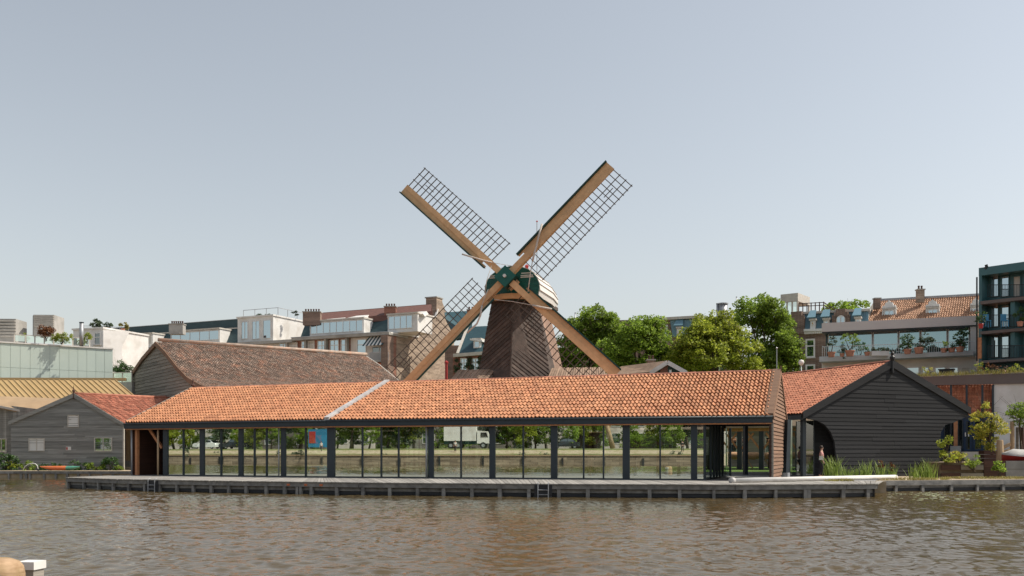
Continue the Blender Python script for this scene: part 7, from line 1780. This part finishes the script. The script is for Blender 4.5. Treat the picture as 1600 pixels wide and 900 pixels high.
for px, off, h, mt, lab, wl in ((272, 9, 8, 'leaf_yellow', 'weeping willow mirrored in the first pane from the left', 1), (300, 21, 11, 'leaf_green', 'round park tree behind the white car on the opposite bank', 0), (352, 20, 10, 'leaf_bright', 'bright park tree right of the white car on the opposite bank', 0), (392, 9, 8, 'leaf_yellow', 'weeping willow mirrored beside the third wide post', 1), (470, 22, 12, 'leaf_dark', 'dark park tree behind the blue hoarding', 0), (545, 10, 9, 'leaf_green', 'wide tree mirrored just right of the bend', 0), (610, 12, 10, 'leaf_dark', 'dark tree mirrored behind the round timber post', 0), (650, 9, 8, 'leaf_yellow', 'young yellow green tree left of the truck', 0), (800, 14, 9, 'leaf_green', 'green tree mirrored in the middle bay', 0), (850, 20, 11, 'leaf_dark', 'tall dark tree behind the middle bay reflection', 0), (925, 24, 10, 'leaf_green', 'green tree behind the dark shed on the opposite bank', 0), (1070, 14, 9, 'leaf_olive', 'grey green tree at the right end of the opposite bank', 0)):
    b = refl(px, off)
    R = h * .33
    bls = [(tuple(b + V(rng.uniform(-1, 1) * R * .7, rng.uniform(-1, 1) * R * .7, h * f)), R * .75, R * .75, h * (.17 if not wl else .22)) for f in ((.35, .5, .65, .8) if not wl else (.3, .45, .6, .75))]
    tree('willow' if wl else 'park_tree', lab, bls, b, M[mt], n_clump=9, n_leaf=40, ls=.16, clump_r=.5, tr=.2)
bls = []
for i in range(22):
    b = Bk(-75 + i * 11 + rng.uniform(-2, 2), 19.5 + rng.uniform(-.5, .8)); hh = rng.uniform(2.2, 3.4)
    bls += [(tuple(b + V(rng.uniform(-2.5, 2.5), 0, hh * .5)), 3.2, 1.2, hh * .5), (tuple(b + bd * 3 + V(0, 0, hh * .4)), 2.6, 1.2, hh * .42)]
tag(np_mesh('undergrowth', blob_leaves(bls, 5, 40, .17, .5), 4, M['leaf_green'], loc=tuple(Bk(40, 19.5))), 'bushy green undergrowth along the far side of the opposite road', 'undergrowth', kind='stuff')
for i, px in enumerate(range(265, 1085, 26)):
    if any(abs(px - q) < 13 for q in (328, 368, 497, 725, 962)): continue
    b = refl(px + rng.uniform(-6, 6), rng.uniform(13, 18.5) if i % 3 else rng.uniform(8, 10)); b.z = BZ; h = rng.uniform(5, 9); R_ = h * .3
    tree('street_tree', 'young street tree mirrored in the glass front from the opposite bank', [(tuple(b + V(rng.uniform(-1, 1) * R_ * .6, rng.uniform(-1, 1) * R_ * .6, h * f)), R_ * .8, R_ * .8, h * .17) for f in (.3, .5, .7)], b, M[('leaf_bright', 'leaf_yellow', 'leaf_green', 'leaf_olive')[i % 4]], group='street trees on the opposite bank', n_clump=9, n_leaf=36, ls=.16, clump_r=.45, tr=.14)
def car(label, base, ang, m, L=4.3, W_=1.75, H=1.45):
    root = thing('parked_car', label, 'car', base); X, Y = V(math.cos(ang), math.sin(ang), 0), V(-math.sin(ang), math.cos(ang), 0)
    T = lambda x, y, z: Vector(base) + X * x * L + Y * y * W_ + V(0, 0, z * H)
    prof_ = [(-.5, .22), (-.5, .5), (-.47, .62), (-.36, .66), (-.25, .93), (-.05, 1.0), (.10, .97), (.26, .68), (.44, .60), (.495, .48), (.5, .2)]
    secs = []
    for y, s, dz in ((-.5, .97, 0), (-.46, 1, 0), (.46, 1, 0), (.5, .97, 0)): secs.append([T(x * (s if z < .7 else s * .97), y * (1 if z < .7 else .84), z) for x, z in prof_])
    mb = MB(); n = len(prof_)
    for s in secs: mb.v += [tuple(q) for q in s]
    for i in range(3):
        for k_ in range(n): mb.f.append((i * n + k_, i * n + (k_ + 1) % n, (i + 1) * n + (k_ + 1) % n, (i + 1) * n + k_))
    mb.f.append(tuple(range(n))); mb.f.append(tuple(range(3 * n, 4 * n)))
    mb.build('body', M[m], root)
    for sy in (-1, 1):
        for pts in (((-.30, .70), (-.235, .90), (-.06, .95), (-.06, .70)), ((-.04, .70), (-.04, .95), (.095, .92), (.22, .70))):
            MB().prism([T(x, sy * .437 * (1 if z > .8 else 1.08), z) for x, z in pts], Y * sy * .03).build('side_window', M['win_dark'], root)
        for x in (-.31, .31):
            c = T(x, sy * .47, .22); w = MB().tube([c - Y * sy * .12, c + Y * sy * .04], .31, 16).build('wheel', M['rubber'], root); MB().tube([c + Y * sy * .035, c + Y * sy * .05], .19, 12).build('rim', M['zinc'], w)
        MB().prism([T(.465, sy * .3, .5), T(.465, sy * .45, .5), T(.44, sy * .45, .58), T(.44, sy * .3, .58)], X * .06).build('headlight', M['white_paint'], root)
    for x0, z0, x1, z1 in ((.12, .96, .255, .70), (-.355, .68, -.25, .92)):
        MB().prism([T(x0, -.40, z0 + .005), T(x0, .40, z0 + .005), T(x1, .43, z1 + .005), T(x1, -.43, z1 + .005)], V(0, 0, .012)).build('windscreen', M['win_dark'], root)
    return root
angb = math.atan2(bd.y, bd.x)
car('small white parked car mirrored in the left glass panes', refl(328, 8.2), angb, 'car_white', L=4.7, W_=1.9, H=1.7)
car('dark parked car beside the white car on the opposite bank', refl(368, 9), angb, 'car_dark', L=4.8, W_=1.9, H=1.75)
car('dark parked car left of the dark shed on the opposite bank', refl(880, 9), angb, 'car_dark', L=4.4, W_=1.8, H=1.6)
# truck
tb_ = refl(725, 8.2); tr2 = thing('truck', 'green truck with pale box body mirrored in the glass', 'truck', tb_)
X, Y = bd * -1, bl * -1
T = lambda x, y, z: tb_ + X * x + Y * y + V(0, 0, z)
bxm = lambda x0, x1, y0, y1, z0, z1: MB().hexa([T(x0, y0, z0), T(x1, y0, z0), T(x1, y1, z0), T(x0, y1, z0), T(x0, y0, z1), T(x1, y0, z1), T(x1, y1, z1), T(x0, y1, z1)])
bxm(-3.2, 1.6, -1.15, 1.15, 1.2, 3.6).build('box_body', M['white_paint'], tr2); bxm(-3.2, 3.6, -.9, .9, .7, 1.19).build('chassis', M['green_dark'], tr2)
MB().prism([T(1.75, 1.1, .8), T(3.7, 1.1, .8), T(3.7, 1.1, 1.7), T(3.35, 1.1, 2.7), T(1.75, 1.1, 2.8)], Y * -2.2).build('cab', M['white_paint'], tr2)
MB().prism([T(2.3, 1.11, 1.75), T(3.5, 1.11, 1.75), T(3.2, 1.11, 2.5), T(2.3, 1.11, 2.5)], Y * .02).build('side_window', M['win_dark'], tr2)
for x in (-2.1, -1.0, 2.7):
    for sy in (-1, 1):
        w = MB().tube([T(x, sy * 1.0, .5), T(x, sy * 1.15, .5)], .5, 16).build('wheel', M['rubber'], tr2); MB().tube([T(x, sy * 1.145, .5), T(x, sy * 1.17, .5)], .26, 12).build('rim', M['zinc'], w)
# hedge, hoarding, shed, leaning trunk, bench-less fence
h0, h1 = refl(985, 9), refl(1052, 9)
hd_ = thing('hedge', 'clipped green hedge mirrored in the right panes', 'hedge', h0.lerp(h1, .5)); MB().hexa([h0 + bl * .3, h1 + bl * .3, h1 - bl * .3, h0 - bl * .3, h0 + bl * .3 + V(0, 0, 1.4), h1 + bl * .3 + V(0, 0, 1.4), h1 - bl * .3 + V(0, 0, 1.4), h0 - bl * .3 + V(0, 0, 1.4)]).build('branches', M['rust_bark'], hd_)
np_mesh('foliage', blob_leaves([(tuple(h0.lerp(h1, t) + V(0, 0, 1.1)), .7, .7, 1.1) for t in np.linspace(0, 1, 10)], 26, 40, .09, .3), 4, M['leaf_bright'], hd_)
o0, o1 = refl(482, 9), refl(512, 9)
ho = thing('hoarding', 'blue hoarding with a red panel on the opposite bank', 'hoarding', o0.lerp(o1, .5)); fo_ = Frame(o0 if (o1 - o0).dot(bd) > 0 else o1, bd)
Lh = (o1 - o0).length
MB().fbox(fo_, 0, Lh, .3, 3.4, 0, .1).build('board', M['blue_plastic'], ho)
MB().fbox(fo_, Lh * .62, Lh * .95, 1.0, 3.0, .101, .14).build('red_panel', M['red_paint'], ho)
for t in (.05, .95): MB().fbox(fo_, Lh * t - .06, Lh * t + .06, 0, 3.4, -.12, -.01).build('post', M['zinc'], ho)
s0, s1 = refl(893, 16), refl(937, 16); fs2 = Frame(s0 if (s1 - s0).dot(bd) > 0 else s1, bd); Ls = (s1 - s0).length
sh_ = thing('dark_shed', 'low dark timber shed on the opposite bank', 'shed', s0.lerp(s1, .5))
boards(fs2, [(0, 0), (Ls, 0), (Ls, 2.6), (0, 2.6)], M['wood_dark_brown'], sh_, .3, name='wall_board'); MB().fbox(fs2, -.3, Ls + .3, 2.6, 2.8, -4, .4).build('roof', M['tan_felt'], sh_)
a = refl(962, 8.5); lt = thing('leaning_trunk', 'pale leaning tree trunk mirrored beside the fifth wide post', 'tree trunk', a)
MB().tube([a, a + bd * .8 + V(0, 0, 3), a + bd * 1.5 + V(0, 0, 6)], [.42, .36, .28], 10).build('trunk', M['wood_pale'], lt, smooth=True)
MB().tube([a + bd * .8 + V(0, 0, 3), a + bd * -.4 + V(0, 0, 5)], [.2, .1], 8).build('limb', M['wood_pale'], lt)
person('person', 'person in a white shirt on the opposite path before the truck', refl(710, 3.4, 1.87), angb, 1.75, 'cloth_white', 'cloth_dark', stride=.3)
person('person', 'person dressed in dark clothes beside the hedge on the opposite path', refl(1062, 3.4, 1.87), angb + math.pi, 1.75, 'cloth_dark', 'cloth_dark', stride=.25)
person('person', 'person in a pale shirt before the blue hoarding on the opposite path', refl(502, 3.4, 1.87), angb, 1.75, 'cloth_white', 'navy_paint' if False else 'cloth_dark', stride=.3)
# brick houses beyond the road
for i, (s, wd, m_) in enumerate(((-70, 30, 'brick_brown'), (-38, 28, 'cream_wall'), (-8, 26, 'brick_grey'), (20, 30, 'cream_wall'), (52, 34, 'brick_grey'), (88, 40, 'cream_wall'), (130, 44, 'brick_red'))):
    f = Frame(Bk(s, 30), bd)
    hs_ = thing('brick_house', ['brown brick block farthest to the east on the opposite bank', 'cream plastered block second from the east on the opposite bank', 'grey brick block behind the viewpoint on the opposite bank', 'cream plastered block behind the truck on the opposite bank', 'second grey brick block, behind the hoarding, on the opposite bank', 'cream plastered block behind the white car on the opposite bank', 'red brick block farthest to the west on the opposite bank'][i], 'house', f.w(wd / 2, 0, 0), 'housing blocks on the opposite bank')
    MB().fbox(f, 0, wd - .3, 0, 12 + i % 2, -10, 0).build('wall', M[m_], hs_); MB().prism([f.w(-.2, 12 + i % 2, .5), f.w(-.2, 15.5, -5), f.w(-.2, 12 + i % 2, -10.5)], f.ex * (wd)).build('roof', M['tile_tan'], hs_)
    nw = int(wd / 4)
    for fl_ in range(4):
        for q in range(nw):
            if fl_ < 2: win_uv(hs_, f, 1 + q * 4, 2.6 + q * 4, 1 + fl_ * 3, 2.9 + fl_ * 3, nx=1, ny=2, off=.02, bar=.1, sill=False)
            else: MB().fbox(f, 1 + q * 4, 2.6 + q * 4, 1 + fl_ * 3, 2.9 + fl_ * 3, 0, .03).build('window', M['win_glass'], hs_)
